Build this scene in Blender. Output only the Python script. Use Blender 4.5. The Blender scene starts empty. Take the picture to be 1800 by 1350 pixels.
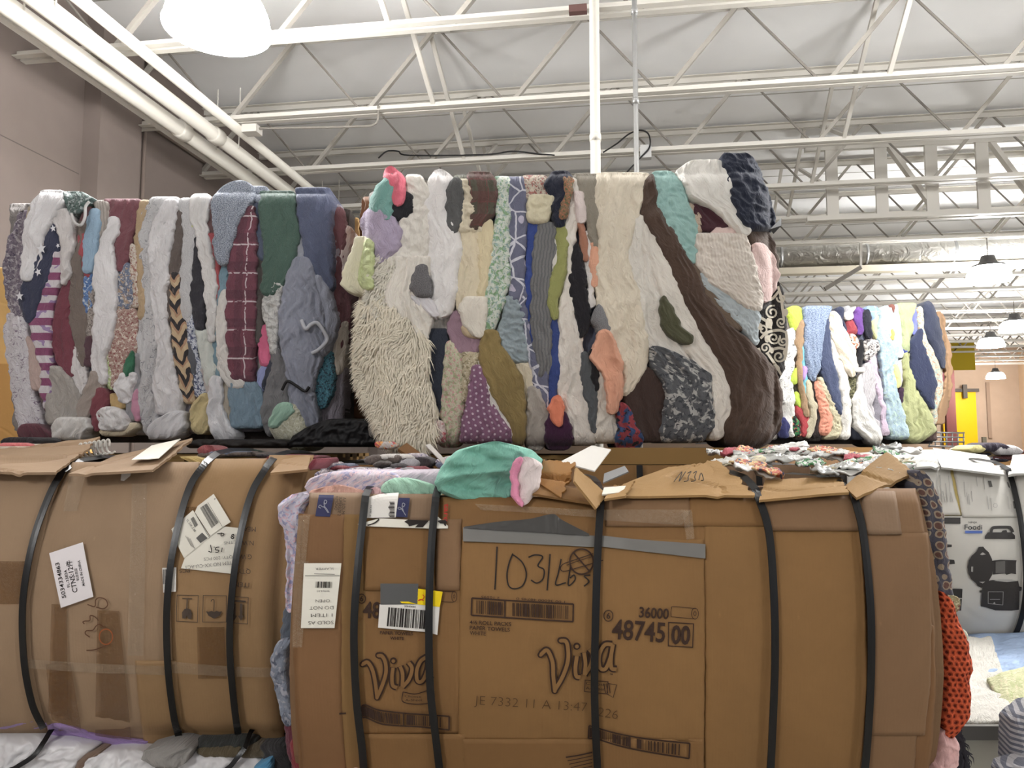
import bpy, math, random
import numpy as np
from mathutils import Vector
from mathutils.geometry import tessellate_polygon

# ------------------------------------------------------------------ camera, world, lights, exposure
FPX = 1350.0                      # focal length in pixels of the 1800 x 1350 frame
EYE = 1.60
YAW, PITCH = math.radians(8.3), math.radians(4.66)
scene = bpy.context.scene
COL = scene.collection
cam_data = bpy.data.cameras.new('camera')
cam_data.sensor_width = 36.0
cam_data.lens = 36.0 * FPX / 1800.0
cam_data.clip_start, cam_data.clip_end = 0.05, 200
cam = bpy.data.objects.new('camera', cam_data)
cam.location = (0, 0, EYE)
cam.rotation_euler = (math.pi / 2 + PITCH, 0, YAW)
COL.objects.link(cam)
scene.camera = cam

world = bpy.data.worlds.new('hall_ambient')
scene.world = world
world.use_nodes = True
world.node_tree.nodes['Background'].inputs[0].default_value = (0.93, 0.96, 1.0, 1)
world.node_tree.nodes['Background'].inputs[1].default_value = 0.36
scene.view_settings.view_transform = 'Standard'
scene.view_settings.look = 'None'
scene.view_settings.exposure = 0.26
scene.view_settings.gamma = 1.0
scene.view_settings.use_curve_mapping = False
LAMP_W = 80.0                    # watts of each high-bay lamp
LAMP_GLOW = 112.0

# ------------------------------------------------------------------ projection helpers
FH = np.array([-math.sin(YAW), math.cos(YAW), 0.0])
RT = np.array([math.cos(YAW), math.sin(YAW), 0.0])
FW = np.array([-math.sin(YAW) * math.cos(PITCH), math.cos(YAW) * math.cos(PITCH), math.sin(PITCH)])
UP = np.cross(RT, FW)
CAM = np.array([0, 0, EYE])

def rays(px, py):
    px = np.asarray(px, float); py = np.asarray(py, float)
    return FW + ((px - 900) / FPX)[..., None] * RT + ((675 - py) / FPX)[..., None] * UP

def at(px, py, d):
    """world point seen at a pixel, d metres in front of the lens (horizontal distance)"""
    r = rays(px, py)
    return CAM + r * (d / (r @ FH))[..., None]

def atY(px, py, Y):
    """world point seen at a pixel on the plane y = Y of the hall"""
    r = rays(np.array(float(px)), np.array(float(py))); return CAM + r * (Y / r[1])

# ------------------------------------------------------------------ noise
_rng = np.random.RandomState(7)
_perm = _rng.permutation(512)
_ang = _rng.rand(512) * 2 * math.pi
_gx, _gy = np.cos(_ang), np.sin(_ang)

def perlin(x, y, seed=0):
    x = np.asarray(x, float) + seed * 17.31; y = np.asarray(y, float) + seed * 9.73
    xi = np.floor(x).astype(int); yi = np.floor(y).astype(int)
    xf, yf = x - xi, y - yi
    def g(ix, iy, dx, dy):
        h = _perm[(_perm[ix & 511] + iy) & 511]
        return _gx[h] * dx + _gy[h] * dy
    u = xf ** 3 * (xf * (xf * 6 - 15) + 10); v = yf ** 3 * (yf * (yf * 6 - 15) + 10)
    a = g(xi, yi, xf, yf); b = g(xi + 1, yi, xf - 1, yf)
    c = g(xi, yi + 1, xf, yf - 1); d = g(xi + 1, yi + 1, xf - 1, yf - 1)
    return (a + u * (b - a)) + v * ((c + u * (d - c)) - (a + u * (b - a)))

def fbm(x, y, seed=0, oct=3):
    s = 0; a = 1.0
    for i in range(oct):
        s = s + a * perlin(x * 2 ** i, y * 2 ** i, seed + i * 3); a *= 0.5
    return s

def wrinkle(a, b, style, amp, seed):
    if amp == 0: return np.zeros_like(a)
    wx = 0.02 * perlin(a * 9, b * 9, seed + 5)
    if style == 'fold':
        fr = 0.65 + 0.7 * ((seed * 37) % 10) / 10.0; tl = 0.35 * (((seed * 53) % 11) / 10.0 - 0.5)
        a2 = a + wx * 1.8 + tl * b
        n = 1 - 2.3 * np.abs(fbm(a2 * 22 * fr, b * 3.2, seed, 2))
        d1 = 1 - 2.4 * np.abs(fbm((a * .8 + b * .55) * 20 * fr, (b * .8 - a * .4) * 7, seed + 31, 2))
        m = 1 - 2.4 * np.abs(fbm(a2 * 52, b * 24, seed + 11, 2))
        k = np.clip(0.5 + 1.6 * perlin(a * 5, b * 5, seed + 77), 0, 1)
        return 1.75 * amp * (0.75 * n * (0.5 + 0.5 * k) + 0.45 * d1 * (1 - k) + 0.07 * m - 0.35)
    if style == 'drape':
        n = 1 - 2.3 * np.abs(fbm(a * 5 + b * 6, b * 17 - a * 5, seed, 2))
        m = 1 - 2.4 * np.abs(fbm(a * 22, b * 40, seed + 11, 2))
        return amp * (n + .25 * m - .4)
    if style == 'crumple':
        n = 1 - 2.4 * np.abs(fbm((a + wx) * 17, (b + wx) * 17, seed, 3))
        return amp * n
    if style == 'pucker':
        n = 1 - 2.4 * np.abs(fbm((a + wx) * 30, (b + wx) * 34, seed, 2))
        return amp * n
    if style == 'card':
        n = fbm(a * 2.6, b * 3.0, seed, 2)
        k = -np.exp(-((fbm(a * 1.8, b * 3.4, seed + 4, 1)) / 0.018) ** 2)
        return amp * (n + 0.5 * k)
    return amp * fbm(a * 8, b * 8, seed, 3)

# ------------------------------------------------------------------ mesh helpers
class MB:
    def __init__(s): s.v, s.f, s.uv = [], [], None
    def quadgrid(s, P, flip=False):
        n, m = P.shape[:2]; o = len(s.v)
        s.v.extend(map(tuple, P.reshape(-1, 3)))
        for i in range(n - 1):
            for j in range(m - 1):
                q = (o + i * m + j, o + i * m + j + 1, o + (i + 1) * m + j + 1, o + (i + 1) * m + j)
                s.f.append(q[::-1] if flip else q)
    def box(s, c, size, ax=None):
        c = np.array(c, float); hx, hy, hz = [k / 2 for k in size]
        if ax is None: ax = np.eye(3)
        ax = [np.array(k, float) for k in ax]
        o = len(s.v)
        for sx, sy, sz in ((-1,-1,-1),(1,-1,-1),(1,1,-1),(-1,1,-1),(-1,-1,1),(1,-1,1),(1,1,1),(-1,1,1)):
            s.v.append(tuple(c + ax[0]*hx*sx + ax[1]*hy*sy + ax[2]*hz*sz))
        for q in ((3,2,1,0),(4,5,6,7),(0,1,5,4),(1,2,6,5),(2,3,7,6),(3,0,4,7)):
            s.f.append(tuple(o + k for k in q))
    def beam(s, p, q, w, h, up=(0, 0, 1)):
        p, q = np.array(p, float), np.array(q, float); d = q - p; L = np.linalg.norm(d); d /= L
        up = np.array(up, float)
        x = np.cross(d, up); nx = np.linalg.norm(x)
        x = np.array([1., 0, 0]) if nx < 1e-6 else x / nx
        z = np.cross(x, d)
        s.box((p + q) / 2, (w, L, h), (x, d, z))
    def tube(s, pts, r, seg=8, cap=True):
        pts = [np.array(p, float) for p in pts]; n = len(pts); o = len(s.v)
        rr = r if hasattr(r, '__len__') else [r] * n
        ref = None
        for i, p in enumerate(pts):
            d = pts[min(i + 1, n - 1)] - pts[max(i - 1, 0)]; d = d / (np.linalg.norm(d) + 1e-9)
            if ref is None:
                ref = np.array([0, 0, 1.]) if abs(d[2]) < .9 else np.array([1., 0, 0])
            x = np.cross(d, ref); x /= np.linalg.norm(x) + 1e-9; y = np.cross(x, d); ref = y
            for k in range(seg):
                a = 2 * math.pi * k / seg
                s.v.append(tuple(p + rr[i] * (x * math.cos(a) + y * math.sin(a))))
        for i in range(n - 1):
            for k in range(seg):
                k2 = (k + 1) % seg
                s.f.append((o + i*seg + k, o + i*seg + k2, o + (i+1)*seg + k2, o + (i+1)*seg + k))
        if cap:
            s.f.append(tuple(o + k for k in range(seg))[::-1]); s.f.append(tuple(o + (n-1)*seg + k for k in range(seg)))
    def lathe(s, prof, c, seg=32):
        o = len(s.v); n = len(prof)
        for r, z in prof:
            for k in range(seg):
                a = 2 * math.pi * k / seg
                s.v.append((c[0] + r*math.cos(a), c[1] + r*math.sin(a), c[2] + z))
        for i in range(n - 1):
            for k in range(seg):
                k2 = (k + 1) % seg
                s.f.append((o + i*seg + k, o + i*seg + k2, o + (i+1)*seg + k2, o + (i+1)*seg + k))
    def build(s, name, mat, parent=None, smooth=False, uv=None, label=None):
        me = bpy.data.meshes.new(name)
        me.from_pydata([tuple(map(float, p)) for p in s.v], [], s.f)
        return finish(me, name, mat, parent, smooth, uv, label)

def finish(me, name, mat, parent=None, smooth=False, uv=None, label=None):
    if smooth: me.polygons.foreach_set('use_smooth', [True] * len(me.polygons))
    if uv is not None:
        lay = me.uv_layers.new(name='strip')
        idx = np.empty(len(me.loops), int); me.loops.foreach_get('vertex_index', idx)
        lay.data.foreach_set('uv', np.asarray(uv, float)[idx].ravel())
    me.update()
    if mat: me.materials.append(mat)
    o = bpy.data.objects.new(name, me); COL.objects.link(o)
    if parent is not None: o.parent = parent
    if label: o['label'] = label
    return o

def thing(name, label, cat, group=None, loc=None):
    o = bpy.data.objects.new(name, None); COL.objects.link(o)
    o.empty_display_size = 0.1
    o['label'] = label; o['category'] = cat
    if group: o['group'] = group
    return o

def tag(o, label, cat, group=None):
    o['label'] = label; o['category'] = cat
    if group: o['group'] = group
    return o

def struct(o, label=None):
    o['kind'] = 'structure'
    if label: o['label'] = label
    return o

# ------------------------------------------------------------------ materials
def lin(c):
    out = []
    for k in c[:3]:
        k = k / 255.0
        out.append(k / 12.92 if k <= 0.04045 else ((k + 0.055) / 1.055) ** 2.4)
    return out
GAIN = 1.0
VEIL = [0.0]
def alb(c, g=None):
    f = VEIL[0]; c = tuple(a * (1 - f) + b * f for a, b in zip(c, (150, 154, 168)))
    g = GAIN if g is None else g
    return tuple(min(0.88, k * g) for k in lin(c)) + (1.0,)

_mats = {}
class NT:
    """tiny node-graph helper"""
    def __init__(s, name, rough=0.9):
        s.m = bpy.data.materials.new(name); s.m.use_nodes = True
        s.t = s.m.node_tree; s.b = s.t.nodes['Principled BSDF']
        s.b.inputs['Roughness'].default_value = rough
        s.b.inputs['Specular IOR Level'].default_value = 0.25
        s._uv = None; s._ob = None
    def n(s, typ, **kw):
        nd = s.t.nodes.new(typ)
        for k, v in kw.items(): setattr(nd, k, v)
        return nd
    def link(s, a, b): s.t.links.new(a, b)
    def uv(s):
        if s._uv is None: s._uv = s.n('ShaderNodeUVMap').outputs[0]
        return s._uv
    def obj(s):
        if s._ob is None: s._ob = s.n('ShaderNodeTexCoord').outputs['Object']
        return s._ob
    def sc(s, src, x, y=None, z=1.0):
        mp = s.n('ShaderNodeMapping'); s.link(src, mp.inputs[0])
        mp.inputs['Scale'].default_value = (x, x if y is None else y, z); return mp.outputs[0]
    def noise(s, src, scale, detail=2, dist=0.0, rough=0.5):
        nd = s.n('ShaderNodeTexNoise'); s.link(src, nd.inputs['Vector'])
        nd.inputs['Scale'].default_value = scale; nd.inputs['Detail'].default_value = detail
        nd.inputs['Distortion'].default_value = dist; nd.inputs['Roughness'].default_value = rough
        return nd.outputs['Fac']
    def vor(s, src, scale, feature='F1', out='Distance'):
        nd = s.n('ShaderNodeTexVoronoi', feature=feature); s.link(src, nd.inputs['Vector'])
        nd.inputs['Scale'].default_value = scale; return nd.outputs[out]
    def math(s, op, a, b=None, c=None):
        nd = s.n('ShaderNodeMath', operation=op)
        for i, k in enumerate((a, b, c)):
            if k is None: continue
            if isinstance(k, (int, float)): nd.inputs[i].default_value = k
            else: s.link(k, nd.inputs[i])
        return nd.outputs[0]
    def xy(s, src):
        nd = s.n('ShaderNodeSeparateXYZ'); s.link(src, nd.inputs[0]); return nd.outputs
    def ramp(s, fac, lo, hi):
        nd = s.n('ShaderNodeMapRange'); s.link(fac, nd.inputs[0])
        nd.inputs[1].default_value = lo; nd.inputs[2].default_value = hi; return nd.outputs[0]
    def mix(s, fac, a, b):
        nd = s.n('ShaderNodeMix', data_type='RGBA')
        if isinstance(fac, (int, float)): nd.inputs[0].default_value = fac
        else: s.link(fac, nd.inputs[0])
        for i, k in ((6, a), (7, b)):
            if isinstance(k, tuple): nd.inputs[i].default_value = k
            else: s.link(k, nd.inputs[i])
        return nd.outputs[2]
    def color(s, c):
        if isinstance(c, tuple): s.b.inputs['Base Color'].default_value = c
        else: s.link(c, s.b.inputs['Base Color'])
    def bump(s, h, strength, dist):
        nd = s.n('ShaderNodeBump'); nd.inputs['Strength'].default_value = strength
        nd.inputs['Distance'].default_value = dist; s.link(h, nd.inputs['Height'])
        s.link(nd.outputs[0], s.b.inputs['Normal'])

def fab(c, pat=None, c2=None, c3=None, k=1.0, crease=1.0, rough=0.92):
    """cloth: base colour c, optional pattern with colours c2, c3; k scales the pattern"""
    key = ('fab', VEIL[0], c, pat, c2, c3, k, crease, rough)
    if key in _mats: return _mats[key]
    T = NT('cloth_%s_%02d' % (pat or 'plain', len(_mats)), rough)
    A = alb(c); B = alb(c2) if c2 else A; D = alb(c3) if c3 else B
    uv = T.uv()
    base = A
    if pat == 'floral':
        f = T.ramp(T.noise(uv, 34 * k, 2, 0.6), 0.52, 0.58)
        g = T.ramp(T.noise(T.sc(uv, 1.3), 47 * k, 2, 0.9), 0.55, 0.60)
        base = T.mix(g, T.mix(f, A, B), D)
    elif pat == 'lines':
        n = T.noise(uv, 22 * k, 1.5, 1.4)
        f = T.ramp(T.math('ABSOLUTE', T.math('SUBTRACT', n, 0.5)), 0.022, 0.008)
        n2 = T.noise(uv, 9 * k, 1, 0)
        f = T.math('MULTIPLY', f, T.ramp(n2, 0.38, 0.5))
        base = T.mix(f, A, B)
    elif pat == 'stripe':
        y = T.xy(uv)[1]
        f = T.math('GREATER_THAN', T.math('FRACT', T.math('DIVIDE', y, 0.05 / k)), 0.5)
        base = T.mix(f, A, B)
        if c3:
            h = T.math('GREATER_THAN', T.noise(uv, 26, 1), 0.56)
            base = T.mix(T.math('MULTIPLY', h, T.math('SUBTRACT', 1.0, f)), base, D)
    elif pat == 'rib':
        x = T.xy(uv)[0]
        f = T.math('GREATER_THAN', T.math('FRACT', T.math('DIVIDE', x, 0.012 / k)), 0.6)
        base = T.mix(f, A, B)
    elif pat == 'dots':
        mp = T.xy(T.sc(uv, 1 / (0.021 / k)))
        fx = T.math('SUBTRACT', T.math('FRACT', mp[0]), 0.5)
        row = T.math('MULTIPLY', T.math('FLOOR', mp[0]), 0.5)
        fy = T.math('SUBTRACT', T.math('FRACT', T.math('ADD', mp[1], row)), 0.5)
        r = T.math('SQRT', T.math('ADD', T.math('MULTIPLY', fx, fx), T.math('MULTIPLY', fy, fy)))
        base = T.mix(T.ramp(r, 0.22, 0.17), A, B)
    elif pat == 'plaid':
        o = T.xy(uv)
        def line(src, per, off, w):
            q = T.math('ABSOLUTE', T.math('SUBTRACT', T.math('FRACT', T.math('ADD', T.math('DIVIDE', src, per), off)), 0.5))
            return T.math('LESS_THAN', q, w / per / 2)
        l1 = line(o[1], 0.115 / k, 0.1, 0.006); l2 = line(o[0], 0.085 / k, 0.25, 0.005)
        wide = T.math('MULTIPLY', line(o[1], 0.115 / k, 0.35, 0.035), 0.5)
        wide2 = T.math('MULTIPLY', line(o[0], 0.085 / k, 0.6, 0.03), 0.45)
        base = T.mix(wide2, T.mix(wide, A, D), D)
        brk = T.math('GREATER_THAN', T.noise(uv, 60, 1), 0.40)
        base = T.mix(T.math('MULTIPLY', brk, T.math('MAXIMUM', l1, l2)), base, B)
    elif pat == 'heather':
        f = T.ramp(T.noise(T.sc(uv, 1, 2.2), 260 * k, 2), 0.42, 0.58)
        base = T.mix(f, A, B)
    elif pat == 'camo':
        f = T.ramp(T.noise(uv, 30 * k, 3), 0.49, 0.51); g = T.ramp(T.noise(T.sc(uv, 1.4), 30 * k, 3), 0.56, 0.58)
        base = T.mix(g, T.mix(f, A, B), D)
    elif pat == 'zebra':
        o = T.xy(uv)
        s_ = T.math('ADD', T.math('MULTIPLY', o[1], 14 * k), T.math('MULTIPLY', T.math('PINGPONG', T.math('MULTIPLY', o[0], 30 * k), 0.8), 0.8))
        s_ = T.math('ADD', s_, T.math('MULTIPLY', T.noise(uv, 12, 1), 1.2))
        fr = T.math('FRACT', s_)
        base = T.mix(T.math('GREATER_THAN', fr, 0.62), T.mix(T.math('LESS_THAN', fr, 0.22), A, D), B)
    elif pat == 'medallion':
        nd = T.n('ShaderNodeTexVoronoi'); T.link(T.sc(uv, 1.0, 0.9), nd.inputs['Vector']); nd.inputs['Scale'].default_value = 22 * k; nd.inputs['Randomness'].default_value = .35; v = nd.outputs['Distance']
        ring = T.math('LESS_THAN', v, 0.44)
        inner = T.math('LESS_THAN', v, 0.31)
        base = T.mix(inner, T.mix(ring, A, B), D)
    elif pat == 'lattice':
        v = T.vor(uv, 18 * k, 'DISTANCE_TO_EDGE')
        base = T.mix(T.math('LESS_THAN', v, 0.034), A, B)
        if c3:
            h = T.math('GREATER_THAN', T.noise(uv, 9, 1), 0.60)
            base = T.mix(h, base, D)
    v = T.ramp(T.noise(T.obj(), 7, 3), 0.25, 0.75)
    hv = T.n('ShaderNodeHueSaturation'); hv.inputs['Saturation'].default_value = 0.88
    T.link(T.math('ADD', 0.90, T.math('MULTIPLY', v, 0.18)), hv.inputs['Value'])
    if isinstance(base, tuple): hv.inputs['Color'].default_value = base
    else: T.link(base, hv.inputs['Color'])
    T.color(hv.outputs[0])
    T.b.inputs['Sheen Weight'].default_value = 0.12
    T.b.inputs['Sheen Roughness'].default_value = 0.6
    if crease > 0:
        h1 = T.math('ABSOLUTE', T.math('SUBTRACT', T.noise(T.sc(uv, 1, 0.45), 55, 3, 0.8), 0.5))
        h2 = T.noise(uv, 700, 1)
        h = T.math('ADD', T.math('MULTIPLY', h1, -1.6 * crease), T.math('MULTIPLY', h2, 0.12))
        T.bump(h, 0.65, 0.012)
    _mats[key] = T.m
    return T.m

def flat(name, c, rough=0.6, spec=0.3, metal=0.0, g=None, noise=0.0, alpha=1.0):
    key = ('flat', name)
    if key in _mats: return _mats[key]
    T = NT(name, rough); T.b.inputs['Specular IOR Level'].default_value = spec
    T.b.inputs['Metallic'].default_value = metal
    A = alb(c, g)
    if noise > 0:
        v = T.ramp(T.noise(T.obj(), 3.2, 4), 0.25, 0.75)
        T.color(T.mix(v, tuple(k * (1 - noise) for k in A[:3]) + (1,), tuple(min(.9, k * (1 + noise)) for k in A[:3]) + (1,)))
    else: T.color(A)
    T.b.inputs['Alpha'].default_value = alpha
    _mats[key] = T.m
    return T.m

def card(name, c, rough=0.75, var=0.10):
    key = ('card', name)
    if key in _mats: return _mats[key]
    T = NT(name, rough); A = alb(c)
    uv = T.uv()
    v = T.ramp(T.noise(T.obj(), 2.4, 5, 0.5, 0.6), 0.3, 0.7)
    w = T.noise(T.sc(uv, 60, 3), 6, 2)
    lo = tuple(k * (1 - var) for k in A[:3]) + (1,); hi = tuple(k * (1 + var) for k in A[:3]) + (1,)
    base = T.mix(T.math('MULTIPLY', T.ramp(w, 0.45, 0.8), 0.12), T.mix(v, lo, hi), tuple(k * 0.75 for k in A[:3]) + (1,))
    scuff = T.ramp(T.noise(uv, 14, 5, 1.0, 0.7), 0.66, 0.74)
    base = T.mix(T.math('MULTIPLY', scuff, 0.35), base, tuple(min(.9, k * 1.35) for k in A[:3]) + (1,))
    T.color(base)
    x = T.xy(uv)[0]
    flute = T.math('SINE', T.math('MULTIPLY', x, 2 * math.pi / 0.008))
    dent = T.noise(uv, 9, 4, 0.6)
    T.bump(T.math('ADD', T.math('MULTIPLY', flute, 0.010), dent), 0.35, 0.012)
    _mats[key] = T.m
    return T.m

# ------------------------------------------------------------------ bale surfaces
class Surf:
    """the front of a bale: an upright plane d metres ahead, bulged towards the viewer; u right, v height"""
    def __init__(s, d, yaw=0.0, u0=-1, u1=1, v0=0, v1=1, bulge=0.0, ru=0.0, rv=0.0, pinch=(), pw=0.05, pd=0.0):
        c, sn = math.cos(yaw), math.sin(yaw)
        s.n = -(FH * c + RT * sn); s.r = RT * c - FH * sn
        s.o = np.array([FH[0] * d, FH[1] * d, 0.0])
        s.u0, s.u1, s.v0, s.v1 = u0, u1, v0, v1
        s.b, s.ru, s.rv, s.pinch, s.pw, s.pd = bulge, ru, rv, list(pinch), pw, pd
    def w(s, u, v):
        um, uh = (s.u0 + s.u1) / 2, (s.u1 - s.u0) / 2; vm, vh = (s.v0 + s.v1) / 2, (s.v1 - s.v0) / 2
        w = s.b * (1 - np.clip(((v - vm) / vh) ** 2, 0, 1.3))
        if s.ru > 0:
            e = np.clip((np.abs(u - um) - (uh - s.ru)) / s.ru, 0, 0.97); w = w - s.ru * (1 - np.sqrt(1 - e * e))
        if s.rv > 0:
            e = np.clip((np.abs(v - vm) - (vh - s.rv)) / s.rv, 0, 0.97); w = w - s.rv * (1 - np.sqrt(1 - e * e))
        for f in s.pinch:
            w = w - s.pd * np.exp(-((u - f(v)) / s.pw) ** 2)
        return w
    def uv(s, px, py):
        r = rays(px, py); rn = r @ s.n; w = 0.0
        for _ in range(7):
            t = ((s.o - CAM) @ s.n + w) / rn
            p = CAM + r * t[..., None]
            u = (p - s.o) @ s.r; v = p[..., 2]
            w = s.w(u, v)
        return u, v
    def pt(s, u, v, w=0.0):
        ww = s.w(u, v) + w
        P = s.o + np.asarray(u)[..., None] * s.r + np.asarray(ww)[..., None] * s.n
        P[..., 2] = v
        return P
    def px(s, px, py, w=0.0):
        u, v = s.uv(np.asarray(px, float), np.asarray(py, float)); return s.pt(u, v, w)

def resample(rows, n):
    rows = np.array(sorted(rows), float)
    y = rows[:, 0]; t = np.linspace(y[0], y[-1], n)
    xl = np.interp(t, y, rows[:, 1]); xr = np.interp(t, y, rows[:, 2])
    k = max(1, n // 22)
    if k > 1:
        ker = np.hanning(2 * k + 1); ker /= ker.sum()
        sm = lambda a: np.convolve(np.concatenate([2*a[0]-a[k:0:-1], a, 2*a[-1]-a[-2:-k-2:-1]]), ker, 'valid')
        xl, xr = sm(xl), sm(xr)
    return t, xl, xr

_seed = [0]
def strip(surf, name, mat, rows, parent, crop=None, lift=0.0, depth=0.22, R=0.016, amp=0.008, style='fold',
          res=0.0042, grow=2.5, rough=2.6, label=None, seed=None, round_ends=True, hook=None, sink=0.8):
    """a garment or sheet: outline rows (y, x left, x right) laid on a bale front, rolled back at its edges, with real depth behind"""
    _seed[0] += 1
    sd = _seed[0] if seed is None else seed
    if crop:
        ox, oy, s = crop; rows = [(oy + y * s, ox + a * s, ox + b * s) for y, a, b in rows]
    y0, y1 = min(r[0] for r in rows), max(r[0] for r in rows)
    dm = -(surf.o - CAM) @ surf.n; mpp = dm / FPX
    n = int(np.clip((y1 - y0) * mpp / res, 6, 260))
    t, xl, xr = resample(rows, n)
    xl = xl - grow; xr = xr + grow
    if rough:
        xl = xl + rough * fbm(t * 0.05, t * 0 + sd * 1.7, sd, 3) * 2; xr = xr + rough * fbm(t * 0.05, t * 0 + sd * 2.9 + 50, sd, 3) * 2
    bad = xr - xl < 3
    mid = (xl + xr) / 2; xl = np.where(bad, mid - 1.5, xl); xr = np.where(bad, mid + 1.5, xr)
    wmax = np.max(xr - xl) * mpp
    m = int(np.clip(wmax / res, 5, 200))
    e = np.clip(np.minimum(t - t[0], t[-1] - t) * mpp / max(R, 1e-4), 0, 1)
    if round_ends:
        rr = np.minimum(R / mpp, (xr - xl) * 0.42) * (1 - np.sqrt(1 - (1 - e) ** 2))
        xl = xl + rr; xr = xr - rr
    sv = 0.5 - 0.5 * np.cos(np.linspace(0, 1, m) * math.pi); sv = 0.45 * sv + 0.55 * np.linspace(0, 1, m)
    PX = xl[:, None] + (xr - xl)[:, None] * sv; PY = np.repeat(t[:, None], m, 1)
    U, V = surf.uv(PX, PY)
    wid = ((xr - xl) * mpp)[:, None]
    a = (sv - 0.5)[None, :] * wid; b = ((t - t[0]) * mpp)[:, None] + 0 * a
    Rr = np.minimum(R, wid * 0.5)
    de = np.minimum(sv, 1 - sv)[None, :] * wid / np.maximum(Rr, 1e-5)
    de = np.clip(de, 0, 1); dr = e[:, None] if round_ends else np.ones((n, 1))
    q = 1 - np.minimum(de, dr + 0 * de)
    W = lift - Rr * sink * (1 - np.sqrt(np.clip(1 - q * q, 0, 1)))
    body = np.clip((1 - q) * 1.6, 0, 1)
    W = W + wrinkle(a, b, style, amp, sd) * (0.25 + 0.75 * body)
    if hook is not None: W = W + hook(U, V, a, b)
    P = surf.pt(U, V, W)
    # outer ring: straight back into the bale
    full = np.empty((n + 2, m + 2, 3)); ua = np.empty((n + 2, m + 2, 2))
    full[1:-1, 1:-1] = P; ua[1:-1, 1:-1, 0] = a; ua[1:-1, 1:-1, 1] = b
    for sl_o, sl_i in (((0, slice(1, -1)), (0, slice(None))), ((-1, slice(1, -1)), (-1, slice(None))),
                       ((slice(1, -1), 0), (slice(None), 0)), ((slice(1, -1), -1), (slice(None), -1))):
        full[sl_o] = P[sl_i] - surf.n * depth
        ua[sl_o + (0,)] = a[sl_i]; ua[sl_o + (1,)] = b[sl_i] + depth * 0.3
    for i, j in ((0, 0), (0, -1), (-1, 0), (-1, -1)):
        full[i, j] = P[i, j] - surf.n * depth; ua[i, j] = (a[i, j], b[i, j])
    N, M = n + 2, m + 2
    idx = np.arange(N * M).reshape(N, M)
    quads = np.stack([idx[:-1, :-1], idx[1:, :-1], idx[1:, 1:], idx[:-1, 1:]], -1).reshape(-1, 4)
    me = bpy.data.meshes.new(name)
    me.from_pydata(full.reshape(-1, 3).tolist(), [], quads.tolist())
    return finish(me, name, mat, parent, True, ua.reshape(-1, 2), label)

def smooth_pts(pts, n=8):
    p = np.array(pts, float)
    if len(p) < 3:
        return np.array([p[0] + (p[1] - p[0]) * k / n for k in range(n + 1)])
    q = np.vstack([2 * p[0] - p[1], p, 2 * p[-1] - p[-2]]); out = []
    for i in range(1, len(q) - 2):
        for k in range(n):
            t = k / n
            out.append(0.5 * (2*q[i] + (q[i+1]-q[i-1])*t + (2*q[i-1]-5*q[i]+4*q[i+1]-q[i+2])*t*t + (3*q[i]-q[i-1]-3*q[i+1]+q[i+2])*t**3))
    out.append(p[-1])
    return np.array(out)

def stroke_px(mb, surf, pts, wpx, lift, smooth=True, n=8, thick=0.0, taper=False):
    """a flat ribbon along a polyline of photo pixels, lying on a bale front"""
    p = smooth_pts(pts, n) if smooth else np.array(pts, float)
    d = np.gradient(p, axis=0); d /= np.linalg.norm(d, axis=1)[:, None] + 1e-9
    nn = np.stack([-d[:, 1], d[:, 0]], 1)
    w = np.full(len(p), wpx / 2.0)
    if taper: w *= 0.55 + 0.45 * np.sin(np.linspace(0.25, 1, len(p)) * math.pi * 0.9)
    A = p + nn * w[:, None]; B = p - nn * w[:, None]
    G = np.stack([surf.px(A[:, 0], A[:, 1], lift), surf.px(B[:, 0], B[:, 1], lift)], 1)
    if thick > 0:
        G = np.stack([G[:, 0] - surf.n * thick, G[:, 0], G[:, 1], G[:, 1] - surf.n * thick], 1)
    mb.quadgrid(G)

def poly_px(mb, surf, pts, lift, maxe=9.0):
    """a flat printed or pasted shape with photo-pixel outline, cut fine enough to follow the bale front"""
    tri = tessellate_polygon([[Vector((p[0], -p[1], 0)) for p in pts]])
    work = [[np.array(pts[k], float) for k in t] for t in tri]; out = []
    while work:
        t = work.pop(); e = [np.linalg.norm(t[(k + 1) % 3] - t[k]) for k in range(3)]; k = int(np.argmax(e))
        if e[k] <= maxe: out.append(t); continue
        a, b, c = t[k], t[(k + 1) % 3], t[(k + 2) % 3]; m = (a + b) / 2
        work += [[a, m, c], [m, b, c]]
    A = np.array(out).reshape(-1, 2); key = {}; idx = []; uq = []
    for q in A:
        kk = (round(q[0], 3), round(q[1], 3))
        if kk not in key: key[kk] = len(uq); uq.append(q)
        idx.append(key[kk])
    uq = np.array(uq); P = surf.px(uq[:, 0], uq[:, 1], lift); o = len(mb.v)
    mb.v.extend(map(tuple, P))
    for i in range(0, len(idx), 3):
        t = idx[i:i + 3]; p = uq[t]
        cr = (p[1][0] - p[0][0]) * (p[2][1] - p[0][1]) - (p[1][1] - p[0][1]) * (p[2][0] - p[0][0])
        if abs(cr) < 1e-9: continue
        mb.f.append(tuple(o + k for k in (t if cr < 0 else t[::-1])))

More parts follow.
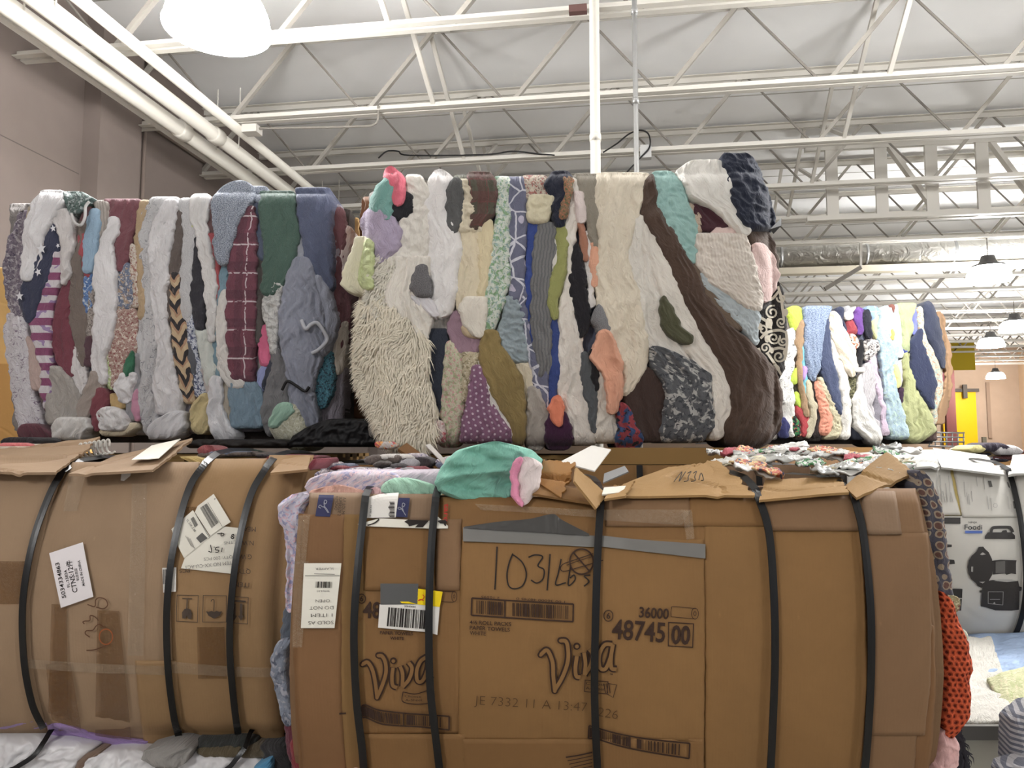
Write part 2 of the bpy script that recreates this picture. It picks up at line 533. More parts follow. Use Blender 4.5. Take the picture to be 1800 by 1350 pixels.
def text_px(mb, surf, s, x, y, h, ang=0.0, lift=0.002, w=None, bold=0.0, shear=0.0, align='CENTER', hs=1.0):
    """printed lettering: cap height h px, centred on pixel x, y, ang degrees counter-clockwise in the photo; w stretches to a width"""
    cu = bpy.data.curves.new('t', 'FONT'); cu.body = s; cu.align_x = align; cu.align_y = 'CENTER'
    cu.size = 1.0; cu.resolution_u = 3; cu.offset = bold; cu.shear = shear
    ob = bpy.data.objects.new('t', cu); COL.objects.link(ob)
    bpy.context.view_layer.update()
    me = bpy.data.meshes.new_from_object(ob.evaluated_get(bpy.context.evaluated_depsgraph_get()))
    bpy.data.objects.remove(ob); bpy.data.curves.remove(cu)
    if len(me.vertices) == 0: return
    co = np.array([v.co[:2] for v in me.vertices], float)
    k = h / 0.70
    sx = k * hs
    if w: sx = w / max(1e-6, co[:, 0].max() - co[:, 0].min())
    if align == 'CENTER': co[:, 0] -= (co[:, 0].max() + co[:, 0].min()) / 2
    co[:, 1] -= (co[:, 1].max() + co[:, 1].min()) / 2
    q = co * (sx, k); ca, sa = math.cos(math.radians(ang)), math.sin(math.radians(ang))
    X = x + q[:, 0] * ca - q[:, 1] * sa; Y = y - (q[:, 0] * sa + q[:, 1] * ca)
    P = surf.px(X, Y, lift); o = len(mb.v)
    mb.v.extend(map(tuple, P))
    for f in me.polygons: mb.f.append(tuple(o + i for i in f.vertices))
    bpy.data.meshes.remove(me)

def bars_px(mb, surf, quad, lift, seed=1, n=40, fill=0.5):
    """a barcode inside the photo quad (tl, tr, br, bl)"""
    r = random.Random(seed); tl, tr, br, bl = [np.array(q, float) for q in quad]; t = 0.0
    while t < 1:
        w = r.choice((1, 1, 2, 3)) / (n * 2.0 / fill * 0.5); g = r.choice((1, 1, 2)) / (n * 2.0 / fill * 0.5)
        e = min(1, t + w)
        poly_px(mb, surf, [tl + (tr - tl) * t, tl + (tr - tl) * e, bl + (br - bl) * e, bl + (br - bl) * t], lift)
        t = e + g

def frame_px(mb, surf, quad, wpx, lift):
    q = [np.array(k, float) for k in quad]
    for i in range(4):
        a, b = q[i], q[(i + 1) % 4]; d = (b - a) / np.linalg.norm(b - a)
        stroke_px(mb, surf, [a - d * wpx / 2, b + d * wpx / 2], wpx, lift, True, 6)

def panel(name, mat, corners, parent=None, thick=0.005, amp=0.006, seed=0, n=26, curl=None, ragged=0.0, label=None, style='card'):
    """a loose sheet through four world points (a, b, c, d in order), with wrinkles, ragged edges and thickness"""
    a, b, c, d = [np.array(k, float) for k in corners]
    s = np.linspace(0, 1, n)[None, :, None]; t = np.linspace(0, 1, n)[:, None, None]
    if ragged:
        ss = np.linspace(0, 1, n)
        e0 = ragged * fbm(ss * 9, ss * 0 + seed, seed, 3); e1 = ragged * fbm(ss * 9, ss * 0 + seed + 9, seed + 2, 3)
        t = t + (1 - t) * 0 + (t * e0[None, :, None]); s = s + s * e1[:, None, None]
    P = (a * (1 - s) + b * s) * (1 - t) + (d * (1 - s) + c * s) * t
    nrm = np.cross(b - a, d - a); nrm /= np.linalg.norm(nrm)
    L1, L2 = np.linalg.norm(b - a), np.linalg.norm(d - a)
    A = np.linspace(0, L1, n)[None, :] + np.zeros((n, 1)); B = np.linspace(0, L2, n)[:, None] + np.zeros((1, n))
    W = wrinkle(A, B, style, amp, seed)
    if curl is not None: W = W + curl(np.linspace(0, 1, n)[None, :] + 0 * A, np.linspace(0, 1, n)[:, None] + 0 * A)
    P = P + W[..., None] * nrm
    mb = MB(); Q = P - nrm * thick
    idx = np.arange(n * n).reshape(n, n); o = n * n
    V = np.vstack([P.reshape(-1, 3), Q.reshape(-1, 3)])
    F = []
    for i in range(n - 1):
        for j in range(n - 1):
            F.append((idx[i, j], idx[i, j+1], idx[i+1, j+1], idx[i+1, j]))
            F.append((o + idx[i, j], o + idx[i+1, j], o + idx[i+1, j+1], o + idx[i, j+1]))
    ring = [idx[0, j] for j in range(n)] + [idx[i, -1] for i in range(1, n)] + [idx[-1, j] for j in range(n-2, -1, -1)] + [idx[i, 0] for i in range(n-2, 0, -1)]
    for k in range(len(ring)):
        p, q = ring[k], ring[(k + 1) % len(ring)]; F.append((q, p, o + p, o + q))
    me = bpy.data.meshes.new(name); me.from_pydata(V.tolist(), [], [tuple(int(x) for x in f) for f in F])
    uvs = np.stack([A.ravel(), B.ravel()], 1)
    return finish(me, name, mat, parent, False, np.vstack([uvs, uvs]), label)

def core_block(surf, u0, u1, v0, v1, depth, mat, parent, name='bale_core', inset=0.05, step=0.06):
    """the packed body behind a bale's face: front follows the bulge, set back by inset; rounded box behind"""
    nu = max(6, int((u1 - u0) / step)); nv = max(6, int((v1 - v0) / step))
    u = np.linspace(u0, u1, nu)[None, :] + np.zeros((nv, 1)); v = np.linspace(v0, v1, nv)[:, None] + np.zeros((1, nu))
    Fp = surf.pt(u, v, -inset + 0.008 * fbm(u * 6, v * 6, 3))
    Bp = surf.o + u[..., None] * surf.r - depth * surf.n; Bp[..., 2] = v
    mid = []
    for k in range(1, 6):
        f = k / 6; q = Fp * (1 - f) + Bp * f; mid.append(q)
    mb = MB(); mb.quadgrid(Fp); mb.quadgrid(Bp, True)
    def wall(get):
        G = np.stack([get(Fp)] + [get(q) for q in mid] + [get(Bp)], 0)
        mb.quadgrid(G)
    wall(lambda q: q[-1]); wall(lambda q: q[0][::-1]); wall(lambda q: q[::-1, 0]); wall(lambda q: q[:, -1])
    V = np.array(mb.v); return mb.build(name, mat, parent, False, uv=np.stack([V @ surf.r, V[:, 2]], 1))

# ================================================================== the hall
WALL_X, BACK_Y, DECK_Z, CH_Z = -4.55, 31.0, EYE + 3.74, EYE + 2.95
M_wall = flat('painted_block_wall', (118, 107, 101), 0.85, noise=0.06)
M_deck = flat('white_roof_deck', (246, 245, 241), 0.8, noise=0.015)
M_steel = flat('white_painted_steel', (204, 200, 192), 0.5, 0.4)
M_web = flat('grey_white_web_steel', (160, 155, 147), 0.6, 0.3)
M_steel2 = flat('grey_primed_rod', (128, 123, 116), 0.6)
M_galv = flat('galvanized_conduit', (165, 165, 164), 0.35, 0.5, 0.7)
M_floor = flat('concrete_floor', (150, 146, 138), 0.7, noise=0.12)
M_black = flat('black_plastic', (26, 25, 26), 0.45)
M_dark = flat('dark_seam', (90, 84, 78), 0.8)
M_yellow = flat('yellow_door_paint', (226, 178, 10), 0.5)
M_maroon_steel = flat('maroon_post_paint', (120, 70, 66), 0.6)

def boxobj(name, mat, lo, hi, parent=None):
    mb = MB(); lo, hi = np.array(lo, float), np.array(hi, float)
    mb.box((lo + hi) / 2, hi - lo); return mb.build(name, mat, parent)

struct(boxobj('floor', M_floor, (WALL_X - .2, -9, -0.1), (22, BACK_Y + .2, 0)), 'grey concrete warehouse floor')
struct(boxobj('ceiling', M_deck, (WALL_X - .2, -9, DECK_Z), (22, BACK_Y + .2, DECK_Z + .1)), 'white underside of the roof deck')
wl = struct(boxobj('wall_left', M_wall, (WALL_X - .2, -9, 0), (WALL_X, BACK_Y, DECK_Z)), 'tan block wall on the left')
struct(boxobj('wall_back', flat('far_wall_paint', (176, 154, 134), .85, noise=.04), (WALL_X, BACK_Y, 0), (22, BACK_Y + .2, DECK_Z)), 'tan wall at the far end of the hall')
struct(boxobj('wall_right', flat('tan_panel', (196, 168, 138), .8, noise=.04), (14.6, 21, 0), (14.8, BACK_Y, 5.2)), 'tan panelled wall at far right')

# pilaster and joints of the left wall
yp = 6.05
boxobj('pilaster', M_wall, (WALL_X, yp - .28, 0), (WALL_X + .16, yp + .28, DECK_Z), wl)
boxobj('pilaster', M_wall, (WALL_X, yp + 7.3, 0), (WALL_X + .16, yp + 7.9, DECK_Z), wl)
for z in (2.9, 3.9):
    boxobj('wall_joint', M_dark, (WALL_X - .01, -2, z), (WALL_X + .002, yp - .3, z + .007), wl)

# seams of the roof deck
M_seam = flat('pale_seam', (170, 167, 160), .8)
ce = bpy.data.objects['ceiling']
for i in range(12):
    boxobj('deck_seam', M_seam, (WALL_X, 5.6 + i * 2.6, DECK_Z - .004), (20, 5.614 + i * 2.6, DECK_Z + .001), ce)

# open-web roof joists
PITCH_W = 1.30
def angle_pair(mb, x0, x1, y, z, leg, gap, up):
    s = 1 if up else -1
    for k in (-1, 1):
        yy = y + k * (gap / 2)
        mb.box(((x0 + x1) / 2, yy + k * leg / 2, z), (x1 - x0, leg, .007))
        mb.box(((x0 + x1) / 2, yy + k * .004, z + s * leg / 2), (x1 - x0, .007, leg))

_web_rod = {}
def web_mesh(kind, dx, dz):
    key = (kind, round(dx, 3), round(dz, 3))
    if key not in _web_rod:
        mb = MB()
        if kind == 'rod': mb.tube([(0, 0, 0), (dx, 0, dz)], .011, 6)
        else: mb.beam((0, 0, 0), (dx, 0, dz), .034, .044, (0, 1, 0))
        me = bpy.data.meshes.new('web_bar'); me.from_pydata([tuple(map(float, p)) for p in mb.v], [], mb.f)
        me.materials.append(M_steel2 if kind == 'rod' else M_web); _web_rod[key] = me
    return _web_rod[key]

ordinal = ['nearest', 'second', 'third', 'fourth', 'fifth', 'sixth', 'seventh', 'eighth']
TOPZ = EYE + 3.70
for k in range(20):
    y = 5.05 + 1.3 * k; x0 = WALL_X; x1 = y * 0.62 + 2.2
    if k < 8: lab = 'white steel roof joist, %s from the front, with zigzag web bars' % ordinal[k]
    else: lab = 'thin white roof joist, %s from the front, far back' % ('ninth','tenth','eleventh','twelfth','thirteenth','fourteenth','fifteenth','sixteenth','seventeenth','eighteenth','nineteenth','twentieth')[k - 8]
    J = thing('roof_joist', lab, 'roof joist', 'open-web joists under the roof deck')
    mb = MB(); angle_pair(mb, x0, x1, y, CH_Z, .055, .03, True); mb.build('bottom_chord', M_steel, J)
    mb = MB(); angle_pair(mb, x0, x1, y, TOPZ, .055, .03, False); mb.build('top_chord', M_steel, J)
    xa = -1.18 - 3 * PITCH_W + (0.23 * k) % PITCH_W
    h = TOPZ - CH_Z - .03; far = MB()
    while xa < x1 - PITCH_W / 2:
        for kind, dx in (('rod', -PITCH_W * .47), ('angle', PITCH_W * .47)):
            if k < 8:
                o = bpy.data.objects.new('web_bar', web_mesh(kind, dx, h)); COL.objects.link(o)
                o.location = (xa + (.03 if dx > 0 else -.03), y, CH_Z + .02); o.parent = J
            else:
                far.beam((xa, y, CH_Z + .02), (xa + dx, y, CH_Z + .02 + h), .02 if kind == 'rod' else .034, .03, (0, 1, 0))
        xa += PITCH_W
    if far.v: far.build('web_bars', M_web, J)['kind'] = 'stuff'

# diagonal bridging between the joists
for bx, lab in ((-1.62, 'bridging bars above the left part of the pale bale'), (2.15, 'bridging bars above the right end of the pale bale'), (5.9, 'bridging bars at far right under the roof deck')):
    B = thing('bridging_line', lab, 'bridging')
    for k in range(6 if bx < 5 else 3):
        y = 5.05 + 1.3 * k
        mb = MB(); mb.beam((bx, y + .04, CH_Z + .02), (bx - .05, y - 1.26, TOPZ - .02), .035, .035); mb.build('bridging_bar', M_steel, B)
        mb = MB(); mb.beam((bx + .16, y - 1.26, CH_Z + .02), (bx + .12, y + .04, TOPZ - .02), .035, .035); mb.build('bridging_bar', M_steel, B)

# joist girder of wide plates, far right
G = thing('joist_girder', 'deep white girder with wide flat upright plates behind the joists at right', 'girder')
gy = 9.45; GZ = EYE + 2.68
mb = MB(); angle_pair(mb, 2.2, 12, gy, GZ, .07, .05, True); mb.build('bottom_chord', M_steel, G)
mb = MB(); angle_pair(mb, 2.2, 12, gy, DECK_Z - .10, .09, .05, False); mb.build('top_chord', M_steel, G)
gx = 2.50; i = 0
while gx < 11.5:
    mb = MB(); mb.box((gx, gy, (GZ + DECK_Z - .1) / 2), (.135, .04, DECK_Z - .1 - GZ)); mb.build('plate_upright', M_steel, G)
    if i % 2 == 1:
        mb = MB(); mb.beam((gx + .1, gy + .03, DECK_Z - .15), (gx + .62, gy + .03, GZ + .05), .05, .09, (0, 1, 0)); mb.build('plate_diagonal', M_steel, G)
    gx += .56; i += 1

# pipes along the left wall
def pipe(name, pts, r, mat, label, cat='pipe', seg=14, couple=()):
    T = thing(name, label, cat)
    mb = MB(); mb.tube(pts, r, seg); mb.build('pipe_run', mat, T, True)
    for c in couple:
        c = np.array(c, float); d = np.array(pts[1], float) - np.array(pts[0], float); d /= np.linalg.norm(d)
        mb = MB(); mb.tube([c - d * .07, c - d * .055, c + d * .055, c + d * .07], [r * 1.05, r * 1.22, r * 1.22, r * 1.05], seg); mb.build('coupling', mat, T, True)
    return T
PZ = EYE + 2.85
M_pipe = flat('white_painted_pipe', (222, 218, 208), 0.38, 0.5)
M_pipe2 = flat('red_brown_coupling', (170, 130, 116), 0.5)
def wallpipe(x, r, lab, couple=(), z=PZ): return pipe('wall_pipe', [(x, -3, z), (x, BACK_Y - .1, z)], r, M_pipe, lab, couple=[(x, c, z) for c in couple])
P1 = wallpipe(-3.93, .066, 'thick white pipe nearest the left wall, running back under the roof', (6.25,))
P2 = wallpipe(-3.70, .064, 'thick white pipe, middle one of the three on the left', (6.42,), PZ + .01)
P3 = wallpipe(-3.45, .044, 'thinner white pipe on the room side of the two thick ones', (), PZ + .03)
RA = thing('pipe_support_rail', 'white angle rail along the left wall beside the pipes', 'rail')
mb = MB(); mb.box((-4.06, 13, PZ - .02), (.06, 32, .012)); mb.box((-4.09, 13, PZ + .02), (.012, 32, .07)); mb.build('rail_angle', M_steel, RA)
for yy in (4.3, 6.7, 9.3, 12):
    for xx, rr in ((-3.93, .07), (-3.70, .07)):
        mb = MB(); mb.tube([(xx + .075, yy, PZ), (xx + .075, yy, CH_Z + .5)], .006, 6); mb.build('hanger_rod', M_steel, RA)

# conduits on the left wall beside the pilaster
M_cond = flat('tan_conduit', (132, 118, 110), .6)
pipe('wall_conduit', [(WALL_X + .03, yp + .52, .0), (WALL_X + .03, yp + .52, DECK_Z - .02)], .018, M_cond, 'straight thin conduit on the left wall beside the pilaster', 'conduit', 8)
C = thing('wall_conduit', 'thin conduit on the left wall that bends over to run level', 'conduit')
pts = [(WALL_X + .03, yp + .40, .0), (WALL_X + .03, yp + .40, 4.45), (WALL_X + .03, yp + .42, 4.6), (WALL_X + .03, yp + .52, 4.69), (WALL_X + .03, yp + .7, 4.71), (WALL_X + .03, yp + 1.6, 4.71)]
mb = MB(); mb.tube(pts, .018, 8); mb.build('pipe_run', M_cond, C, True)

# upright pipe and conduit behind the pale bale
def upright(px, d, r, mat, name, lab, cat):
    p = at(np.array(px), np.array(300.), d); T = thing(name, lab, cat)
    mb = MB(); mb.tube([(p[0], p[1], 0.02), (p[0], p[1], DECK_Z - .02)], r, 14); mb.build('pipe_run', mat, T, True)
    return T, p
T, p = upright(1047, 4.35, .030, M_pipe, 'standpipe', 'white upright pipe rising behind the pale bale', 'pipe')
z = at(np.array(1047.), np.array(243.), 4.35)[2]
mb = MB(); mb.tube([(p[0], p[1], z - .02), (p[0], p[1], z + .02)], .034, 14); mb.build('coupling', M_pipe, T, True)
T, p = upright(1119, 4.6, .016, M_galv, 'conduit', 'thin galvanized conduit rising beside the white upright pipe', 'conduit')
for yy in (20, 178):
    z = at(np.array(1119.), np.array(float(yy)), 4.6)[2]
    mb = MB(); mb.tube([(p[0], p[1], z - .02), (p[0], p[1], z + .02)], .021, 12); mb.build('coupling', M_galv, T, True)
mb = MB(); b = atY(1135, 268, 7.58); mb.box(b, (.11, .08, .13))
tag(mb.build('junction_box', flat('grey_box_paint', (190, 190, 188), .5)), 'grey junction box on the conduit below the third joist', 'junction box')
mb = MB(); q = [atY(x, y, 7.53) for x, y in ((1060, 268), (1085, 252), (1105, 236), (1125, 229), (1140, 236), (1142, 258), (1128, 275), (1112, 292), (1100, 305))]
mb.tube(smooth_pts(q, 6), .008, 6); tag(mb.build('cable_loop', M_black, None, True), 'black cable looping beside the junction box', 'cable')
mb = MB(); q = [atY(x, y, 7.58) for x, y in ((665, 278), (680, 266), (700, 266), (720, 273), (850, 272), (900, 266), (940, 270), (975, 273))]
mb.tube(smooth_pts(q, 6), .008, 6); tag(mb.build('cable_run', M_black, None, True), 'black cable lying along the third joist', 'cable')
mb = MB(); q = [at(np.array(float(x)), np.array(float(y)), 7.6) for x, y in ((815, 122), (845, 124), (880, 114), (905, 96))]
mb.tube(smooth_pts(q, 6), .006, 6); tag(mb.build('loose_wire', M_black, None, True), 'thin dark wire curling down from the roof deck', 'wire')
# conduit with end box under the second joist
C = thing('fixture_conduit', 'grey conduit arm with a white end box below the second joist', 'conduit')
q = [atY(x, y, 6.30) for x, y in ((450, 226), (560, 224), (640, 222), (657, 219), (664, 210), (665, 186))]
mb = MB(); mb.tube(smooth_pts(q, 5), .011, 8); mb.build('pipe_run', M_steel2, C, True)
mb = MB(); mb.box(atY(443, 229, 6.30), (.14, .12, .07)); mb.build('end_box', M_steel, C)
# light strip (bright conduit tray) along third joist, dark stain marks
mb = MB(); mb.box(at(np.array(1016.), np.array(17.), 4.93), (.12, .05, .05)); tag(mb.build('beam_clamp', flat('rust_brown', (96, 70, 66), .8)), 'brown clamp on the nearest joist', 'clamp')

# ducts far right
D = thing('air_duct', 'silver foil-wrapped air duct crossing under the joists at right', 'duct')
T_ = NT('foil_wrap', .32); T_.b.inputs['Metallic'].default_value = .75
nz = T_.noise(T_.obj(), 6, 4, 1.0); T_.color(T_.mix(nz, (.55, .54, .50, 1), (.82, .80, .75, 1))); T_.bump(nz, .8, .05)
dy = 12.2; dz = EYE + 2.94
mb = MB(); mb.tube([(1.5, dy, dz), (16, dy, dz)], .17, 24); mb.build('duct_body', T_.m, D, True)
for i in range(11):
    mb = MB(); mb.tube([(2.4 + i * 1.25, dy, dz), (2.44 + i * 1.25, dy, dz)], .176, 24); mb.build('duct_band', M_galv, D, True)
mb = MB(); mb.box((8.5, dy, dz - .245), (14, .16, .10)); tag(mb.build('duct_beam', flat('tan_beam', (196, 188, 170), .6)), 'pale tan beam just under the foil duct', 'beam')
L = thing('angled_duct_strut', 'grey strut hanging below the duct and bending sideways', 'strut')
q = [atY(x, y, 11.55) for x, y in ((1513, 424), (1513, 470), (1450, 508))]
mb = MB(); mb.beam(q[0], q[1], .03, .03); mb.build('strut_drop', M_steel, L); mb = MB(); mb.beam(q[1], q[2], .05, .06); mb.build('strut_arm', M_steel2, L)

# ------------------------------------------------------------------ high-bay lamps
Tm = NT('lit_acrylic_shade', .4); Tm.b.inputs['Emission Color'].default_value = (1, .99, .975, 1); Tm.b.inputs['Emission Strength'].default_value = LAMP_GLOW
Tm.color((.9, .9, .9, 1)); M_shade = Tm.m
M_hous = flat('lamp_housing', (58, 56, 55), .5)
LZ = EYE + 2.33
def lamp(x, y, label, z=LZ, top=None):
    top = CH_Z - .02 if top is None else top
    T = thing('high_bay_lamp', label, 'lamp', 'round high-bay lamps')
    T.location = (x, y, z); c = (0, 0, 0)
    R = .29
    prof = [(0.0, .02), (.15, .015), (.262, .01), (.278, .0), (R, .0), (R + .005, .012), (.285, .03), (.272, .10), (.245, .16), (.20, .205), (.12, .225)]
    mb = MB(); mb.lathe(prof, c, 36); mb.build('shade', M_shade, T, True)
    mb = MB(); mb.lathe([(.215, .200), (.205, .228), (.13, .245), (.10, .30), (.085, .36), (.0, .37)], c, 24); mb.build('housing', M_hous, T, True)
    mb = MB()
    n = 0; zz = .37
    while z + zz < top:
        a = (n % 2) * math.pi / 2; mb.beam((-.008 * math.cos(a), -.008 * math.sin(a), zz + .02), (.008 * math.cos(a), .008 * math.sin(a), zz + .02), .006, .045); zz += .038; n += 1
    mb.build('chain', M_steel2, T)
    ld = bpy.data.lights.new('lamp_light', 'POINT'); ld.energy = LAMP_W; ld.color = (1, .985, .965); ld.shadow_soft_size = .26
    lo = bpy.data.objects.new('lamp_light', ld); COL.objects.link(lo); lo.location = (0, 0, -.31); lo.parent = T
lamp(-2.235, 3.86, 'large round lamp glaring at the top left of the photo', top=DECK_Z - .02)
lamp(2.45, 4.05, 'round lamp just above the top right edge, lighting the roof deck', top=DECK_Z - .02)
lamp(5.12, 11.55, 'round lamp on a chain in front of the foil duct')
lamp(7.87, 16.75, 'round lamp cut off by the right edge, below the one at the duct')
lamp(8.55, 19.35, 'round lamp low in the row, above the yellow banner')
lamp(12.67, 28.45, 'smallest, farthest round lamp near the far wall')
for x, y, lb in ((7.2, 4.05, 'round lamp outside the frame, level with the two nearest'), (-2.4, -3.4, 'round lamp behind the viewer, on the left'),
                 (7.2, -3.4, 'round lamp behind the viewer, on the right')):
    lamp(x, y, lb, top=DECK_Z - .02)

# ------------------------------------------------------------------ far end of the hall, right
def wallrect(name, mat, px0, py0, px1, py1, Y, thick, label, cat, parent=None):
    a = atY(px0, py1 if py1 else 800, Y); b = atY(px1, py0, Y)
    if py1 is None: a[2] = 0.0
    mb = MB(); mb.box((a + b) / 2, (abs(b[0] - a[0]), thick, b[2] - a[2])); o = mb.build(name, mat, parent)
    if cat: tag(o, label, cat)
    return o
DO = thing('sliding_door', 'bright yellow sliding door with a dark cross-shaped track bracket', 'door')
wallrect('door_panel', M_yellow, 1660, 688, 1714, None, 30.9, .08, None, None, DO)
wallrect('door_track', M_dark, 1674, 683, 1720, 689, 30.82, .1, None, None, DO)
wallrect('track_bracket', M_dark, 1693, 676, 1699, 700, 30.74, .1, None, None, DO)
wallrect('steel_post', M_maroon_steel, 1665, 650, 1675, None, 29.5, .2, 'maroon steel post in front of the yellow door', 'post')
wallrect('banner', flat('mustard_banner', (178, 156, 40), .8), 1668, 600, 1712, 651, 25.85, .03, 'mustard yellow banner hanging above the yellow door', 'banner')
p_ = wallrect('conduit', flat('far_conduit', (150, 128, 110), .7), 1737.4, 672, 1738.6, 770, 30.96, .06, 'thin conduit down the far wall right of the yellow door', 'conduit')
wallrect('switch_box', flat('grey_green_box', (104, 100, 88), .7), 1727, 768, 1733, 788, 30.95, .1, 'small grey box on the far wall', 'switch box')
CG = thing('wire_cart', 'grey wire cart on top of the bales before the yellow door', 'cart')
cd = 7.2
for yy in (760, 768, 776, 784):
    q = [at(np.array(float(x)), np.array(float(yy + (x - 1640) * .02)), cd) for x in (1632, 1695)]; mb = MB(); mb.tube(q, .008, 6); mb.build('wire_rail', M_galv, CG, True)
for xx in (1634, 1644, 1654, 1664, 1674, 1684, 1694):
    q = [at(np.array(float(xx)), np.array(float(yy)), cd) for yy in (759, 792)]; mb = MB(); mb.tube(q, .006, 6); mb.build('wire_upright', M_galv, CG, True)

# ================================================================== bales of loose clothing on the top tier
C1 = (0, 300, .3704); C2 = (300, 300, .3778); C3 = (600, 280, .4); C4 = (900, 270, .4072); C5 = (1080, 260, .415); C6 = (1350, 500, .2444)
M_core = fab((58, 50, 46), crease=.5)
FILL = [(196, 190, 182), (120, 112, 106), (150, 140, 150), (86, 92, 112), (208, 200, 190), (110, 86, 80)]

def garment_layer(surf, parent, crop, data, **kw):
    for g in data:
        name, mat, rows = g[0], g[1], g[2]
        ex = dict(kw); ex.update(g[3] if len(g) > 3 else {})
        strip(surf, name, mat, rows, parent, crop, **ex)

def filler(surf, parent, x0, x1, y0, y1, n, seed, lift=-.035, depth=.12):
    r = random.Random(seed); xs = np.linspace(x0, x1, n + 1)
    for i in range(n):
        a, b = xs[i], xs[i + 1]; j = lambda: r.uniform(-6, 6)
        strip(surf, 'folded_garment', fab(FILL[r.randrange(len(FILL))]), [(y0 + j(), a + j(), b + j()), (y0 * .6 + y1 * .4, a + j(), b + j()), (y0 * .3 + y1 * .7, a + j(), b + j()), (y1 + j(), a + j(), b + j())],
              parent, lift=lift, depth=depth, amp=.008, res=.009)

VEIL[0] = .17      # lamp glare over the left bale, mixed into its cloth colours
W_ = (232, 228, 228); CR = (222, 210, 186)
